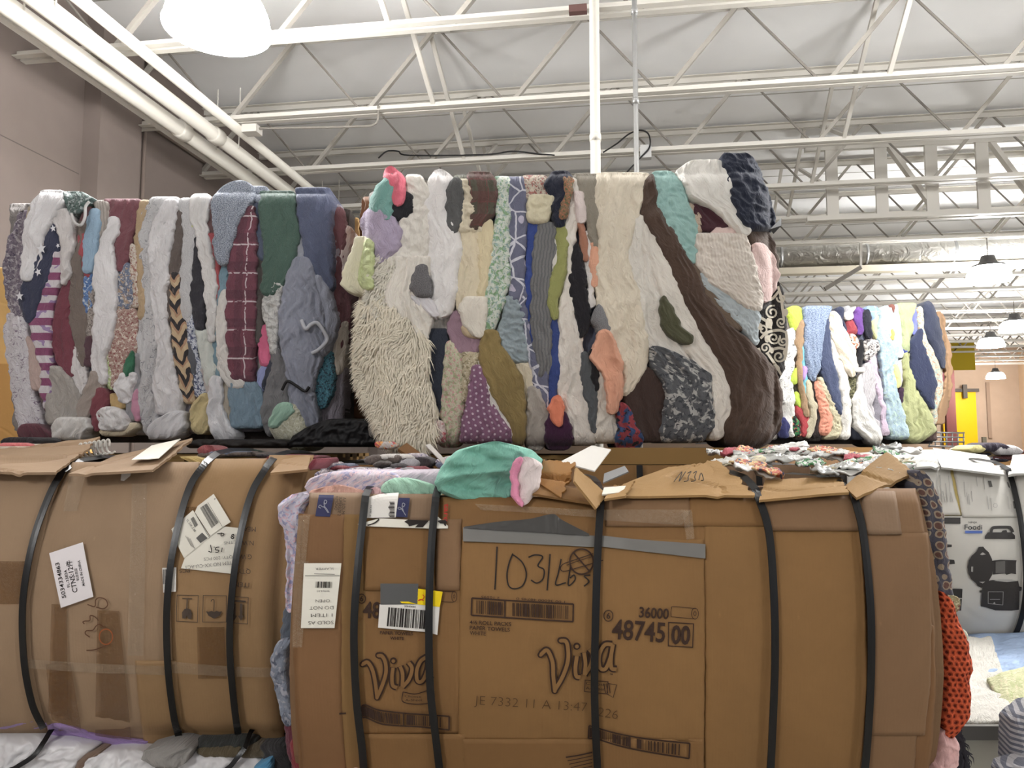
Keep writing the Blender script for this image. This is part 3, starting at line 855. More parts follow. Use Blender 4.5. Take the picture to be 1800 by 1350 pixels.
# ------------------------------------------------------------------ upper left bale
SL = Surf(3.12, 0.0, u0=-2.10, u1=-.66, v0=1.60, v1=2.66, bulge=.05, ru=.16, rv=.07)
UL = thing('clothing_bale', 'bale of colourful clothes with a starred navy cloth and maroon plaid, upper left', 'bale', 'clothing bales on the top tier')
core_block(SL, -2.06, -.70, 1.62, 2.62, .78, M_core, UL, inset=.07)
filler(SL, UL, 12, 596, 350, 760, 16, 3)
stripes = fab((214, 204, 208), 'stripe', (132, 46, 92), (150, 116, 168), k=.82)
garment_layer(SL, UL, C1, [
 ('blouse', fab((112, 98, 112), 'floral', (176, 168, 172), (74, 60, 82), k=1.9), [(185,95,140),(300,45,120),(400,20,125),(480,10,118),(560,20,112),(640,35,110),(700,55,115)], dict(label='purple speckled print blouse')),
 ('blouse', fab((212, 206, 210), 'lines', (120, 96, 120), k=1.6), [(670,28,110),(760,20,120),(860,25,130),(960,40,135),(1050,55,150),(1150,70,185),(1250,95,215)], dict(label='white cloth with thin purple floral lines')),
 ('scarf', fab((164, 146, 118)), [(165,130,165),(260,112,150),(380,108,140),(490,105,128)]),
 ('sheet', fab(W_), [(98,220,310),(150,180,322),(250,145,255),(330,130,218),(420,120,198),(530,116,155)], dict(lift=.03, amp=.014, label='white sheet bulging at the top corner')),
 ('sheet', fab((216, 208, 204)), [(180,255,330),(250,262,355),(320,300,352),(400,300,347),(470,300,332),(545,303,318)], dict(lift=.02, amp=.012)),
 ('starred_cloth', fab((36, 40, 66)), [(245,240,275),(300,205,310),(340,190,322),(400,185,275),(480,145,248),(560,110,218),(640,100,182),(725,125,152)], dict(lift=.015, amp=.004, label='navy cloth with white stars')),
 ('striped_cloth', stripes, [(380,272,312),(450,245,306),(520,215,292),(600,185,264),(680,160,247),(740,145,238),(800,160,238),(900,188,242),(1000,203,242),(1060,200,242),(1135,215,240)], dict(lift=.012, amp=.006, label='white cloth with purple and magenta stripes')),
 ('shirt', fab((112, 32, 48)), [(470,312,328),(560,290,330),(650,260,330),(750,235,332),(850,240,348),(920,275,348),(980,318,338)], dict(label='burgundy shirt')),
 ('scarf', fab((70, 92, 84), 'floral', (160, 168, 164), (40, 56, 50), k=2), [(104,315,400),(140,318,452),(180,330,405),(215,335,380)], dict(lift=.03)),
 ('trousers', fab((112, 96, 84)), [(230,368,412),(300,352,405),(380,345,398),(450,330,388),(550,325,392),(650,328,407),(750,335,417),(850,360,412),(930,385,405)], dict(label='taupe trouser leg')),
 ('shirt', fab((94, 50, 50)), [(160,388,428),(250,372,420)]),
 ('shirt', fab((170, 44, 52)), [(285,378,405),(350,370,408),(430,378,412),(505,400,432)]),
 ('shirt', fab((140, 176, 204)), [(180,425,470),(260,415,472),(340,405,466),(430,400,452),(490,405,432)], dict(lift=.012, label='light blue shirt')),
 ('sweater', fab((172, 160, 148), 'rib', (150, 138, 128)), [(135,442,508),(200,455,514),(280,465,508),(360,460,492),(440,442,468)]),
 ('shirt', fab((60, 110, 176), 'floral', (200, 212, 224), (40, 78, 140), k=1.6), [(485,400,442),(560,392,442),(630,395,442),(700,405,428)], dict(label='blue patterned shirt')),
 ('scarf', fab((150, 138, 128), 'floral', (96, 84, 76), (180, 168, 158), k=3), [(555,425,452),(650,412,447),(720,410,447),(810,412,442)]),
 ('shirt', fab((76, 40, 50)), [(780,408,442),(860,400,445),(930,392,436)]),
 ('undershirt', fab((222, 216, 214)), [(835,345,362),(900,340,388),(980,340,407),(1065,368,398)], dict(amp=.010)),
 ('shirt', fab((112, 50, 58)), [(128,490,658),(200,510,648),(280,528,638),(350,523,612),(420,535,598),(478,558,582)], dict(label='plum shirt hanging from the top edge')),
 ('sleeve', fab(W_), [(220,522,566),(300,505,562),(360,480,532),(450,455,542),(520,450,556),(600,455,548),(700,450,548),(800,445,528),(900,440,502),(980,462,512),(1018,490,506)], dict(lift=.018, amp=.008, label='long white sleeve')),
 ('cardigan', fab((182, 150, 104)), [(135,660,712),(200,650,692),(300,640,672),(400,640,672),(500,648,682),(600,652,692),(710,652,692)]),
 ('scarf', fab((92, 104, 130), 'floral', (170, 140, 112), (206, 200, 196), k=1.5), [(435,590,622),(500,560,628),(580,550,632),(665,553,612)]),
 ('scarf', fab((214, 200, 184), 'floral', (150, 84, 70), (176, 150, 120), k=2.2), [(345,610,642),(450,615,655),(550,620,655),(650,605,655)]),
 ('blouse', fab((170, 132, 116), 'floral', (220, 204, 186), (140, 60, 56), k=2), [(650,550,642),(720,535,644),(800,508,652),(880,503,642),(960,528,592),(1035,518,562)], dict(label='rust and cream print blouse')),
 ('shirt', fab((188, 206, 130), 'floral', (226, 226, 200), (150, 176, 90), k=2.4), [(865,498,526),(950,496,532),(1040,510,532)]),
 ('shirt', fab((24, 100, 62)), [(855,628,642),(900,603,642),(950,586,630),(980,590,612)], dict(lift=.01)),
 ('undershirt', fab(W_), [(955,590,642),(1010,548,642),(1060,558,632),(1105,580,612)], dict(lift=.01, amp=.014, style='crumple')),
 ('wool_sweater', fab((166, 158, 148)), [(925,240,280),(1000,235,342),(1060,228,372),(1120,222,382),(1180,228,362),(1210,240,322)], dict(lift=.01, amp=.012)),
 ('sweater', fab((160, 144, 132)), [(945,438,460),(1020,418,502),(1080,388,482),(1130,368,442),(1175,362,422)], dict(lift=.012)),
 ('shirt', fab((120, 36, 48)), [(1030,470,502),(1090,455,517),(1150,438,502),(1238,455,480)], dict(lift=.02)),
 ('blouse', fab((190, 160, 148)), [(785,118,142),(870,128,187),(950,133,202),(1045,150,202)]),
 ('shirt', fab((198, 158, 84)), [(1055,518,582),(1100,523,597),(1135,530,580)]),
 ('undershirt', fab((226, 222, 220)), [(1120,500,562),(1160,478,602),(1200,483,622),(1238,500,602)], dict(lift=.03, amp=.014, style='crumple')),
 ('towel', fab((222, 204, 166)), [(1195,560,652),(1225,480,648),(1262,490,600)], dict(lift=.02)),
 ('printed_sheet', fab((196, 194, 194), 'lines', (120, 118, 124), k=1.5), [(118,720,842),(200,670,832),(300,660,802),(400,660,735),(500,668,728),(600,676,728),(700,663,742),(800,648,762),(900,655,762),(1000,660,762),(1100,652,762),(1200,668,742),(1268,700,730)], dict(amp=.010, label='pale grey sheet with thin printed lines')),
 ('sheet', fab((222, 218, 218)), [(135,790,847),(250,735,834),(350,705,814),(450,718,804),(550,723,794),(650,723,788),(750,738,798),(850,753,813),(950,738,823),(1050,733,852),(1100,733,867),(1160,748,852)], dict(lift=.012, amp=.012, label='long white sheet')),
 ('sheet', fab((214, 212, 214)), [(1140,830,892),(1180,760,886),(1220,722,888),(1278,722,832)], dict(lift=.035, amp=.012)),
 ('shirt', fab((140, 138, 140)), [(865,638,667),(980,636,662),(1080,600,652),(1190,588,642)]),
 ('shirt', fab((206, 130, 160)), [(1035,638,662),(1100,628,657),(1190,638,662)], dict(lift=.006)),
 ('coat', fab((86, 72, 64)), [(185,828,872),(300,808,868),(400,798,864),(500,783,862),(600,783,835),(720,792,830)]),
 ('bundled_shirt', fab((86, 30, 42)), [(1200,130,200),(1240,108,262),(1290,130,282)], dict(lift=.04)),
 ('bundled_sheet', fab((218, 214, 208)), [(1170,300,432),(1220,268,452),(1280,280,402)], dict(lift=.045, amp=.014)),
], depth=.26)
garment_layer(SL, UL, C2, [
 ('animal_print_top', fab((200, 168, 122), 'zebra', (34, 28, 28), (176, 128, 88)), [(470,0,36),(600,-5,48),(700,0,68),(800,12,78),(900,18,93),(1000,42,103),(1085,58,112)], dict(lift=.006, label='tan top with black zigzag animal print')),
 ('sweater', fab((208, 206, 204), 'heather', (184, 182, 184)), [(122,38,92),(200,42,102),(280,56,117),(350,58,112),(440,43,103),(550,38,98),(650,43,93),(720,52,92),(800,68,88)], dict(label='pale grey knit')),
 ('shirt', fab((206, 214, 80)), [(160,78,98),(220,83,112),(280,93,114)]),
 ('sheet', fab((222, 218, 214)), [(106,112,182),(180,93,177),(260,108,164),(330,133,182),(400,138,197),(500,153,207),(600,163,212),(700,173,208),(800,183,202)], dict(lift=.012, amp=.010)),
 ('trousers', fab((34, 32, 38)), [(305,105,132),(400,96,142),(500,93,152),(600,93,157),(680,98,152),(748,118,147)], dict(label='black trouser leg')),
 ('shirt', fab((200, 204, 214), 'floral', (52, 60, 96), (92, 100, 130), k=2.4), [(665,78,102),(750,76,112),(850,83,122),(950,93,142),(1058,108,166)], dict(label='white shirt with dense navy print')),
 ('shirt', fab((206, 210, 200)), [(735,113,202),(800,123,207),(900,143,207),(1008,168,202)], dict(amp=.010)),
 ('shirt', fab((92, 58, 56)), [(120,175,212),(200,158,207),(298,153,212)]),
 ('shirt', fab((164, 40, 46)), [(285,163,212),(380,183,217),(480,198,227),(598,204,220)]),
 ('shirt', fab((104, 142, 158)), [(340,258,300),(450,233,278),(550,218,265),(650,208,258),(750,198,240),(850,198,234),(968,213,238)], dict(label='dusty teal shirt')),
 ('knit_jacket', fab((88, 98, 116), 'heather', (168, 176, 188), k=.7), [(55,310,355),(90,250,392),(130,208,394),(200,203,345),(300,213,308),(400,223,275),(448,230,268)], dict(lift=.035, label='blue-grey heathered knit jacket')),
 ('knit_jacket', fab((94, 104, 122), 'heather', (160, 168, 182), k=.7), [(70,365,442),(105,385,462),(150,390,440)], dict(lift=.01)),
 ('plaid_shirt', fab((104, 38, 54), 'plaid', (204, 188, 190), (66, 26, 40)), [(165,340,392),(240,320,395),(330,285,398),(450,275,398),(560,270,394),(660,268,397),(760,268,389),(860,270,384),(940,275,380),(985,280,388)], dict(lift=.02, amp=.004, label='maroon shirt with white plaid lines')),
 ('jeans', fab((70, 82, 106)), [(125,390,432),(250,383,442),(350,393,443),(418,408,442)]),
 ('trousers', fab((74, 66, 60)), [(395,393,432),(500,388,432),(600,378,432),(700,373,424),(810,378,412)]),
 ('sweatshirt', fab((50, 78, 64), 'heather', (60, 92, 76)), [(96,425,575),(180,418,584),(260,423,593),(340,438,593),(420,438,584),(480,433,556),(540,428,526),(588,440,474)], dict(lift=.022, amp=.006, label='dark green sweatshirt')),
 ('shirt', fab((166, 168, 178)), [(195,588,607),(300,583,622),(400,578,628),(440,568,634)]),
 ('denim_jacket', fab((62, 70, 98), 'heather', (72, 82, 112)), [(80,590,742),(150,588,754),(230,602,750),(320,612,750),(420,633,754),(500,688,754),(562,713,752)], dict(lift=.02, amp=.007, label='navy denim jacket')),
 ('hooded_shirt', fab((136, 140, 156)), [(405,590,642),(460,558,668),(540,538,684),(620,522,704),(700,513,720),(800,518,715),(900,540,702),(1000,558,664),(1060,558,674),(1130,588,684),(1198,618,684)], dict(lift=.03, amp=.013, label='blue-grey hooded shirt with drawstring')),
 ('sleeve', fab((146, 150, 166)), [(490,680,702),(560,688,742),(640,672,767),(720,698,774),(800,690,754),(870,680,722)], dict(lift=.024, amp=.010)),
 ('lace_top', fab((210, 208, 202), 'lattice', (170, 168, 164), k=3), [(510,495,527),(580,438,522),(640,428,512),(700,443,507),(780,463,497),(858,463,492)], dict(lift=.012, amp=.012, style='pucker')),
 ('shirt', fab((214, 66, 116)), [(715,425,447),(790,408,458),(860,403,467),(912,423,456)], dict(label='hot pink shirt')),
 ('shirt', fab((140, 150, 206)), [(885,430,462),(940,403,457),(990,393,432),(1032,405,420)]),
 ('trousers', fab((42, 46, 60)), [(845,470,492),(930,443,482),(1018,423,452)]),
 ('work_trousers', fab((112, 110, 110)), [(825,472,512),(900,470,532),(980,445,547),(1060,428,552),(1130,413,542),(1180,428,492),(1238,450,472)], dict(lift=.006, amp=.011)),
 ('sleeve', fab((218, 212, 204)), [(555,243,267),(650,223,267),(750,218,268),(850,223,268),(930,228,284),(990,258,352),(1018,288,342)], dict(lift=.018)),
 ('sock', fab((222, 220, 222)), [(955,203,237),(1040,188,242),(1120,188,247),(1180,188,272),(1230,198,312),(1280,250,292)], dict(lift=.03, amp=.010, label='white sock hanging at the bottom')),
 ('shirt', fab((176, 162, 140)), [(975,235,264),(1080,238,288),(1188,248,292)]),
 ('jeans', fab((104, 132, 150)), [(980,270,402),(1050,273,422),(1110,283,428),(1202,293,418)], dict(lift=.014, label='slate blue cloth at the bottom')),
 ('cap', fab((196, 192, 160), 'floral', (216, 214, 190), (170, 166, 132), k=2.2), [(1085,545,602),(1150,488,624),(1200,473,644),(1250,498,660),(1308,558,642)], dict(lift=.05, R=.04, label='cream quilted cap with a mint band')),
 ('cap_band', fab((150, 196, 168)), [(1080,530,574),(1120,503,592),(1160,483,552),(1200,476,510)], dict(lift=.062, depth=.03)),
 ('shirt', fab((104, 50, 56)), [(155,745,793),(250,738,803),(350,753,803),(450,753,795),(550,753,818),(650,768,828),(750,768,824),(838,748,792)], dict(lift=-.03)),
 ('shirt', fab((214, 196, 186)), [(245,795,832),(330,778,822),(420,783,818),(528,793,818)], dict(lift=-.03)),
 ('towel', fab((214, 202, 184)), [(695,800,817),(800,758,812),(860,743,802),(948,758,782)], dict(lift=-.02)),
 ('shirt', fab((40, 110, 130), 'floral', (24, 40, 56), (60, 140, 160), k=2.6), [(835,720,752),(920,678,754),(1000,666,749),(1060,668,734),(1108,680,712)], dict(label='teal and black print shirt')),
 ('shirt', fab((206, 184, 120)), [(1035,150,187),(1110,98,188),(1160,93,192),(1228,118,162)], dict(lift=.02, amp=.012)),
 ('shirt', fab((190, 176, 170)), [(915,118,166),(1000,135,186),(1060,150,180)]),
 ('shirt', fab((72, 74, 80)), [(780,58,92),(900,78,112),(1010,92,118)]),
], depth=.26)
# stars, drawstring
def star(mb, surf, cx, cy, r, lift, rot=0):
    pts = []
    for i in range(10):
        a = math.radians(90 + 36 * i + rot); q = r if i % 2 == 0 else r * .42
        pts.append((cx + q * math.cos(a) * .82, cy - q * math.sin(a)))
    poly_px(mb, surf, pts, lift)
st = [o for o in UL.children if o.name.startswith('starred')][0]
for x, y, r, ro in ((220,380,26,8), (205,490,20,20), (118,603,22,0), (275,285,17,10), (152,508,11,0), (298,366,12,30)):
    mb = MB(); star(mb, SL, x * .3704, 300 + y * .3704, r * .40, .034, ro); mb.build('printed_star', flat('star_white', (232, 230, 232), .9), st)
hd = [o for o in UL.children if o.name.startswith('hooded')][0]
def px_tube(mb, surf, pts, r, lift, n=8):
    p = smooth_pts(pts, n); P = surf.px(p[:, 0], p[:, 1], lift); mb.tube(list(P), r, 8)
mb = MB(); px_tube(mb, SL, [(300+x*.3778, 300+y*.3778) for x, y in ((625,705),(645,745),(670,725),(700,720),(735,770),(742,800),(705,840),(672,858))], .0075, .055); mb.build('drawstring', fab((190, 192, 200)), hd, True)
mb = MB(); px_tube(mb, SL, [(300+x*.3778, 300+y*.3778) for x, y in ((535,1025),(560,985),(600,1005),(640,1030),(660,1010))], .006, .05); mb.build('drawstring', M_black, hd, True)
# loops of white cord at the top left
mb = MB(); px_tube(mb, SL, [(x*.3704, 300+y*.3704) for x, y in ((362,215),(375,255),(405,270),(425,235),(428,185),(445,160))], .006, .035); mb.build('cord_loop', fab((206, 202, 198)), UL, True)
VEIL[0] = 0.0
# cardboard on the right flank
M_kraft_dk = card('brown_kraft', (120, 84, 60))
M_kraft = card('kraft_board', (152, 118, 80))
M_kraft_lt = card('light_kraft', (206, 170, 120))
SF = Surf(3.40, 0.0)
strip(SF, 'cardboard_sheet', M_kraft_dk, [(345,640,660),(470,622,655),(560,606,660),(640,595,668),(735,575,672)], UL, lift=0, depth=.4, R=.006, amp=.012, style='card', rough=2, label='dark brown cardboard on the right flank')
strip(SF, 'cardboard_sheet', M_kraft_lt, [(388,603,630),(415,606,632),(440,608,628),(520,606,622)], UL, lift=.05, depth=.012, R=.004, amp=.008, style='card', label='pale cardboard flap')

# ------------------------------------------------------------------ upper middle (pale) bale
SM = Surf(2.80, 0.0, u0=-.56, u1=.98, v0=1.60, v1=2.62, bulge=.05, ru=.16, rv=.06)
UM = thing('clothing_bale', 'mostly white and cream clothing bale with fur and a long brown cloth, upper middle', 'bale', 'clothing bales on the top tier')
core_block(SM, -.50, .92, 1.62, 2.57, .80, M_core, UM, inset=.07)
filler(SM, UM, 650, 1350, 330, 770, 16, 8)
lat = fab((104, 106, 130), 'lattice', (206, 206, 216), (186, 180, 200), k=.72)
garment_layer(SM, UM, C3, [
 ('cardboard_sheet', M_kraft_dk, [(120,80,150),(200,85,130),(330,78,110)], dict(lift=-.12, style='card', R=.005)),
 ('sleeve', fab((112, 164, 156)), [(80,205,248),(130,165,254),(180,138,244),(230,123,234),(282,188,232)], dict(lift=.05, R=.035, label='teal sleeve at the top left corner')),
 ('sleeve', fab((222, 84, 110)), [(50,205,250),(90,193,277),(140,233,283),(190,230,288),(222,240,272)], dict(lift=.055, R=.03, amp=.010, label='coral pink sleeve at the top left corner')),
 ('shirt', fab((38, 38, 44)), [(155,278,304),(200,238,316),(240,193,314),(278,213,272)], dict(lift=.035)),
 ('sweater', fab((172, 158, 184)), [(215,115,195),(270,98,244),(320,93,264),(380,108,264),(420,138,244),(468,143,198)], dict(lift=.045, R=.035, amp=.012, label='lavender sweater')),
 ('towel', fab((222, 216, 186)), [(350,70,122),(430,50,137),(500,25,142),(560,3,132),(602,60,120)], dict(lift=.05, amp=.006, depth=.06, label='cream cloth corner hanging off the left side')),
 ('towel_fringe', fab((196, 208, 146)), [(365,118,142),(440,108,153),(520,88,148),(588,108,142)], dict(lift=.062, amp=.010, style='pucker', depth=.06)),
 ('blouse', fab((206, 194, 176), 'floral', (170, 150, 130), (226, 220, 206), k=2), [(590,78,130),(660,75,125),(740,78,120),(820,90,120)], dict(lift=-.01)),
 ('crepe_blouse', fab((226, 220, 210)), [(70,290,352),(130,283,388),(200,290,388),(270,262,384),(340,252,388),(420,228,388),(500,210,384)], dict(lift=.02, amp=.012, style='crumple', label='white crinkled blouse')),
 ('crepe_blouse', fab((228, 221, 210)), [(430,228,392),(520,198,384),(600,193,356),(680,188,394),(740,208,394),(800,250,374)], dict(lift=.035, amp=.015)),
 ('plush_edge', fab((226, 220, 204)), [(430,190,262),(500,150,234),(580,133,214),(650,128,204),(730,118,204)], dict(lift=.028, amp=.012, style='pucker')),
 ('shirt', fab((230, 226, 224)), [(52,400,472),(100,383,502),(180,363,499),(250,368,494),(330,383,522),(420,383,528),(500,388,518),(580,398,513),(640,383,494),(698,398,472)], dict(lift=.03, amp=.011, R=.035, label='white shirt hanging full length in the middle left')),
 ('sock', fab((86, 84, 86), 'heather', (120, 118, 120)), [(476,340,382),(530,318,391),(580,316,397),(620,350,397)], dict(lift=.062, depth=.08, amp=.003, label='grey speckled oval patch')),
 ('shirt_collar', fab((216, 212, 216)), [(590,312,350),(620,315,400),(650,345,420),(700,400,440)], dict(lift=.04, amp=.010)),
 ('skirt', fab((88, 88, 88)), [(90,500,517),(150,468,533),(220,460,538),(290,473,527),(336,488,507)], dict(lift=.034, amp=.008, label='dark grey leaf-shaped cloth')),
 ('jacket', fab((110, 110, 96)), [(68,500,562),(98,498,562)], dict(lift=.01)),
 ('ruffled_blouse', fab((218, 206, 180)), [(90,512,562),(160,523,583),(250,528,594),(330,518,622)], dict(lift=.02, amp=.013, style='pucker')),
 ('ruffled_blouse', fab((220, 206, 176)), [(295,518,652),(380,518,664),(460,513,654),(540,508,644),(600,503,634),(670,508,582)], dict(lift=.012, amp=.012)),
 ('shirt', fab((224, 216, 202)), [(605,545,638),(670,518,638),(730,540,634),(788,590,627)], dict(lift=.03, amp=.008)),
 ('jacket', fab((82, 80, 66), 'plaid', (104, 60, 56), (96, 50, 50), k=1.4), [(60,562,652),(110,558,683),(180,573,683),(240,578,672),(318,573,612)], dict(lift=.03, amp=.008, label='olive and maroon checked jacket')),
 ('blouse', fab((214, 198, 158)), [(265,620,662),(350,598,670),(450,608,663),(540,608,643),(612,598,632)], dict(lift=.02)),
 ('trousers', fab((38, 44, 62)), [(235,666,688),(340,658,693),(440,638,678),(520,622,653),(588,628,647)], dict(lift=-.004)),
 ('printed_blouse', fab((206, 212, 200), 'floral', (128, 164, 120), (150, 176, 170), k=1.7), [(76,678,738),(180,678,730),(280,683,738),(380,663,735),(480,648,738),(580,638,730),(660,628,704),(720,626,684),(758,638,662)], dict(lift=.02, amp=.009, label='white blouse with green leaf print')),
 ('printed_dress', lat, [(76,733,802),(180,723,818),(280,733,813),(380,738,804),(480,743,804),(580,738,804),(628,743,792)], dict(lift=.014, amp=.005, label='slate dress with white lattice lines')),
 ('crepe_scarf', fab((150, 164, 170)), [(595,725,772),(680,713,804),(760,688,814),(840,698,818),(898,738,812)], dict(lift=.008, amp=.011, style='pucker', label='pale blue crinkled scarf')),
 ('shirt', fab((154, 122, 138)), [(665,490,522),(740,468,544),(800,478,622),(860,518,602)], dict(lift=.006)),
 ('shirt', fab((190, 168, 134)), [(728,532,582),(762,535,622),(790,560,622)], dict(lift=.02, amp=.004)),
 ('chiffon_blouse', fab((200, 196, 168), 'floral', (164, 170, 130), (206, 150, 150), k=1.8), [(795,463,502),(880,453,534),(960,448,543),(1040,443,543),(1120,438,534),(1190,446,522),(1268,430,502)], dict(lift=.006, label='pale green and rose floral blouse')),
 ('floral_scarf', fab((186, 172, 140), 'floral', (140, 128, 96), (206, 196, 170), k=2), [(845,530,612),(900,538,602),(960,528,577),(1068,528,552)], dict(lift=.014)),
 ('polka_dot_dress', fab((136, 92, 122), 'dots', (206, 186, 200)), [(905,580,612),(980,568,634),(1060,558,658),(1130,540,692),(1190,528,742),(1250,528,752)], dict(lift=.03, amp=.012, label='mauve dress with white polka dots')),
 ('lining', fab((224, 218, 212)), [(885,603,622),(960,613,654),(1040,636,704),(1120,666,744),(1180,706,768),(1228,738,767)], dict(lift=.022)),
 ('khaki_trousers', fab((142, 120, 66)), [(750,630,682),(820,613,704),(890,610,748),(960,632,793),(1040,662,803),(1120,716,808),(1190,752,803),(1262,758,797)], dict(lift=.028, amp=.007, label='olive khaki trouser leg')),
 ('sweater', fab((220, 208, 182)), [(885,748,852),(950,788,862),(1030,798,842),(1128,803,827)], dict(lift=.0)),
 ('linen_shirt', fab((170, 162, 152)), [(995,828,872),(1080,818,902),(1160,803,912),(1230,803,892),(1282,828,882)], dict(lift=.014, amp=.011, label='grey-beige linen shirt at the bottom')),
 ('rose_print', fab((220, 196, 190), 'floral', (196, 84, 96), (226, 214, 206), k=1.3), [(1145,390,442),(1200,378,458),(1252,383,452)], dict(lift=.03)),
 ('trousers', fab((46, 52, 66)), [(740,378,467),(800,363,465),(870,373,460),(950,383,453),(1030,398,450),(1100,423,447),(1152,430,442)], dict(lift=.0, amp=.004, label='charcoal navy trouser leg')),
 ('fur_coat', fab((226, 216, 192)), [(560,128,202),(680,113,252),(780,108,372),(860,98,392),(960,108,384),(1050,138,408),(1120,178,428),(1180,198,404),(1230,238,374),(1268,300,352)], dict(lift=.03, R=.05, amp=.016, style='crumple', label='cream long-haired fur')),
], depth=.26)
garment_layer(SM, UM, C4, [
 ('floral_blouse', fab((200, 186, 168), 'floral', (164, 84, 76), (140, 120, 110), k=2.6), [(92,45,152),(160,53,168),(215,68,172)], dict(lift=.012)),
 ('ruffled_blouse', fab((214, 204, 172)), [(180,73,172),(240,68,181),(308,78,142)], dict(lift=.024, amp=.009, style='pucker')),
 ('trousers', fab((30, 62, 140)), [(290,75,138),(380,66,113),(480,60,99),(600,58,89),(720,60,88),(820,73,108),(890,83,102)], dict(lift=.006, label='royal blue cloth')),
 ('trousers', fab((34, 60, 128)), [(660,153,193),(780,153,203),(880,158,203),(980,158,203),(1100,163,187)], dict(lift=.008)),
 ('pleated_skirt', fab((120, 120, 120), 'rib', (104, 104, 106)), [(295,120,172),(360,103,193),(430,93,189),(530,88,165),(640,83,159),(760,83,164),(870,98,168),(970,118,157)], dict(lift=.016, amp=.010, label='grey pleated skirt')),
 ('printed_dress', lat, [(560,28,56),(700,40,62),(800,53,78),(880,68,112),(950,88,153),(1030,103,153),(1118,118,162)], dict(lift=.012, amp=.004)),
 ('shirt', fab((30, 34, 52)), [(80,175,248),(130,143,258),(200,163,243),(260,176,227),(328,188,216)], dict(lift=.03, amp=.010, label='black shirt knotted over the top edge')),
 ('floral_lining', fab((130, 100, 70), 'floral', (84, 92, 60), (170, 96, 60), k=2.4), [(110,222,258),(180,228,253),(250,203,238),(298,203,222)], dict(lift=.04)),
 ('scarf', fab((150, 152, 84)), [(295,190,222),(370,188,235),(460,198,235),(540,168,228),(620,153,198),(680,163,193),(722,173,192)], dict(lift=.02, label='olive green scarf')),
 ('shirt', fab((220, 216, 208)), [(305,165,192),(420,186,212),(500,148,204),(560,133,194),(628,143,168)], dict(lift=.01)),
 ('shirt', fab((224, 216, 206)), [(105,238,282),(200,240,302),(300,223,284),(400,228,265),(500,223,255),(600,218,274),(700,193,294),(800,198,304),(900,203,304),(1000,198,314),(1100,228,334),(1180,243,354),(1262,268,362)], dict(lift=.008, amp=.012, label='long white shirt left of the black cloth')),
 ('blouse', fab((222, 206, 202)), [(165,268,302),(260,278,317),(306,283,312)], dict(lift=.02)),
 ('trousers', fab((32, 30, 36)), [(390,274,286),(450,260,298),(550,246,318),(650,258,328),(720,283,342),(798,288,302)], dict(lift=.014, amp=.004, label='black cloth between two white shirts')),
 ('belt', fab((170, 112, 84)), [(295,288,302),(380,298,322),(468,308,327)], dict(lift=.014)),
 ('shirt', fab((220, 214, 210)), [(335,308,332),(450,318,348),(560,328,353),(668,328,352)], dict(lift=.006)),
 ('trousers', fab((142, 134, 120)), [(86,272,367),(150,288,370),(220,313,373),(300,328,375),(360,333,375),(412,348,368)], dict(lift=.014, amp=.006, label='taupe trouser top')),
 ('blouse', fab((222, 158, 124)), [(370,350,377),(430,338,381),(500,340,378),(578,348,368)], dict(lift=.012)),
 ('linen_curtain', fab((222, 210, 188)), [(84,370,592),(180,358,564),(260,363,549),(340,373,525),(420,373,496),(520,363,514),(620,368,549),(720,388,564),(820,428,588),(900,458,584),(980,478,544),(1048,468,504)], dict(lift=.02, amp=.013, label='wide cream linen cloth')),
 ('sweater', fab((140, 140, 142), 'heather', (110, 110, 114)), [(655,368,382),(720,343,413),(788,383,428)], dict(lift=.026)),
 ('trousers', fab((88, 92, 96)), [(855,303,322),(950,296,348),(1040,313,361),(1120,333,361),(1208,348,360)], dict(lift=.016)),
 ('ribbon', fab((34, 32, 36)), [(845,338,352),(930,338,368),(1028,353,370)], dict(lift=.02)),
 ('blouse', fab((228, 162, 128)), [(765,375,412),(830,353,443),(890,338,463),(950,398,473),(1030,408,468),(1128,413,442)], dict(lift=.045, amp=.014, depth=.06, label='peach blouse hanging loose')),
 ('shirt', fab((220, 212, 200)), [(895,358,402),(980,363,424),(1060,358,434),(1150,358,454),(1252,358,454)], dict(lift=.01, amp=.010)),
 ('shirt', fab((66, 26, 60)), [(1110,160,217),(1170,146,253),(1230,143,261),(1282,158,232)], dict(lift=.03, amp=.006, label='deep plum bundle at the bottom')),
 ('cap', fab((226, 116, 70)), [(1045,185,207),(1100,163,218),(1150,173,215),(1182,188,207)], dict(lift=.045, depth=.05, label='orange patch above the plum bundle')),
 ('printed_shirt', fab((150, 34, 48), 'camo', (34, 70, 120), (30, 28, 40), k=.9), [(1075,460,482),(1150,453,522),(1200,453,547),(1250,448,562),(1292,463,532)], dict(lift=.03, label='red, blue and black print bundle')),
], depth=.26)
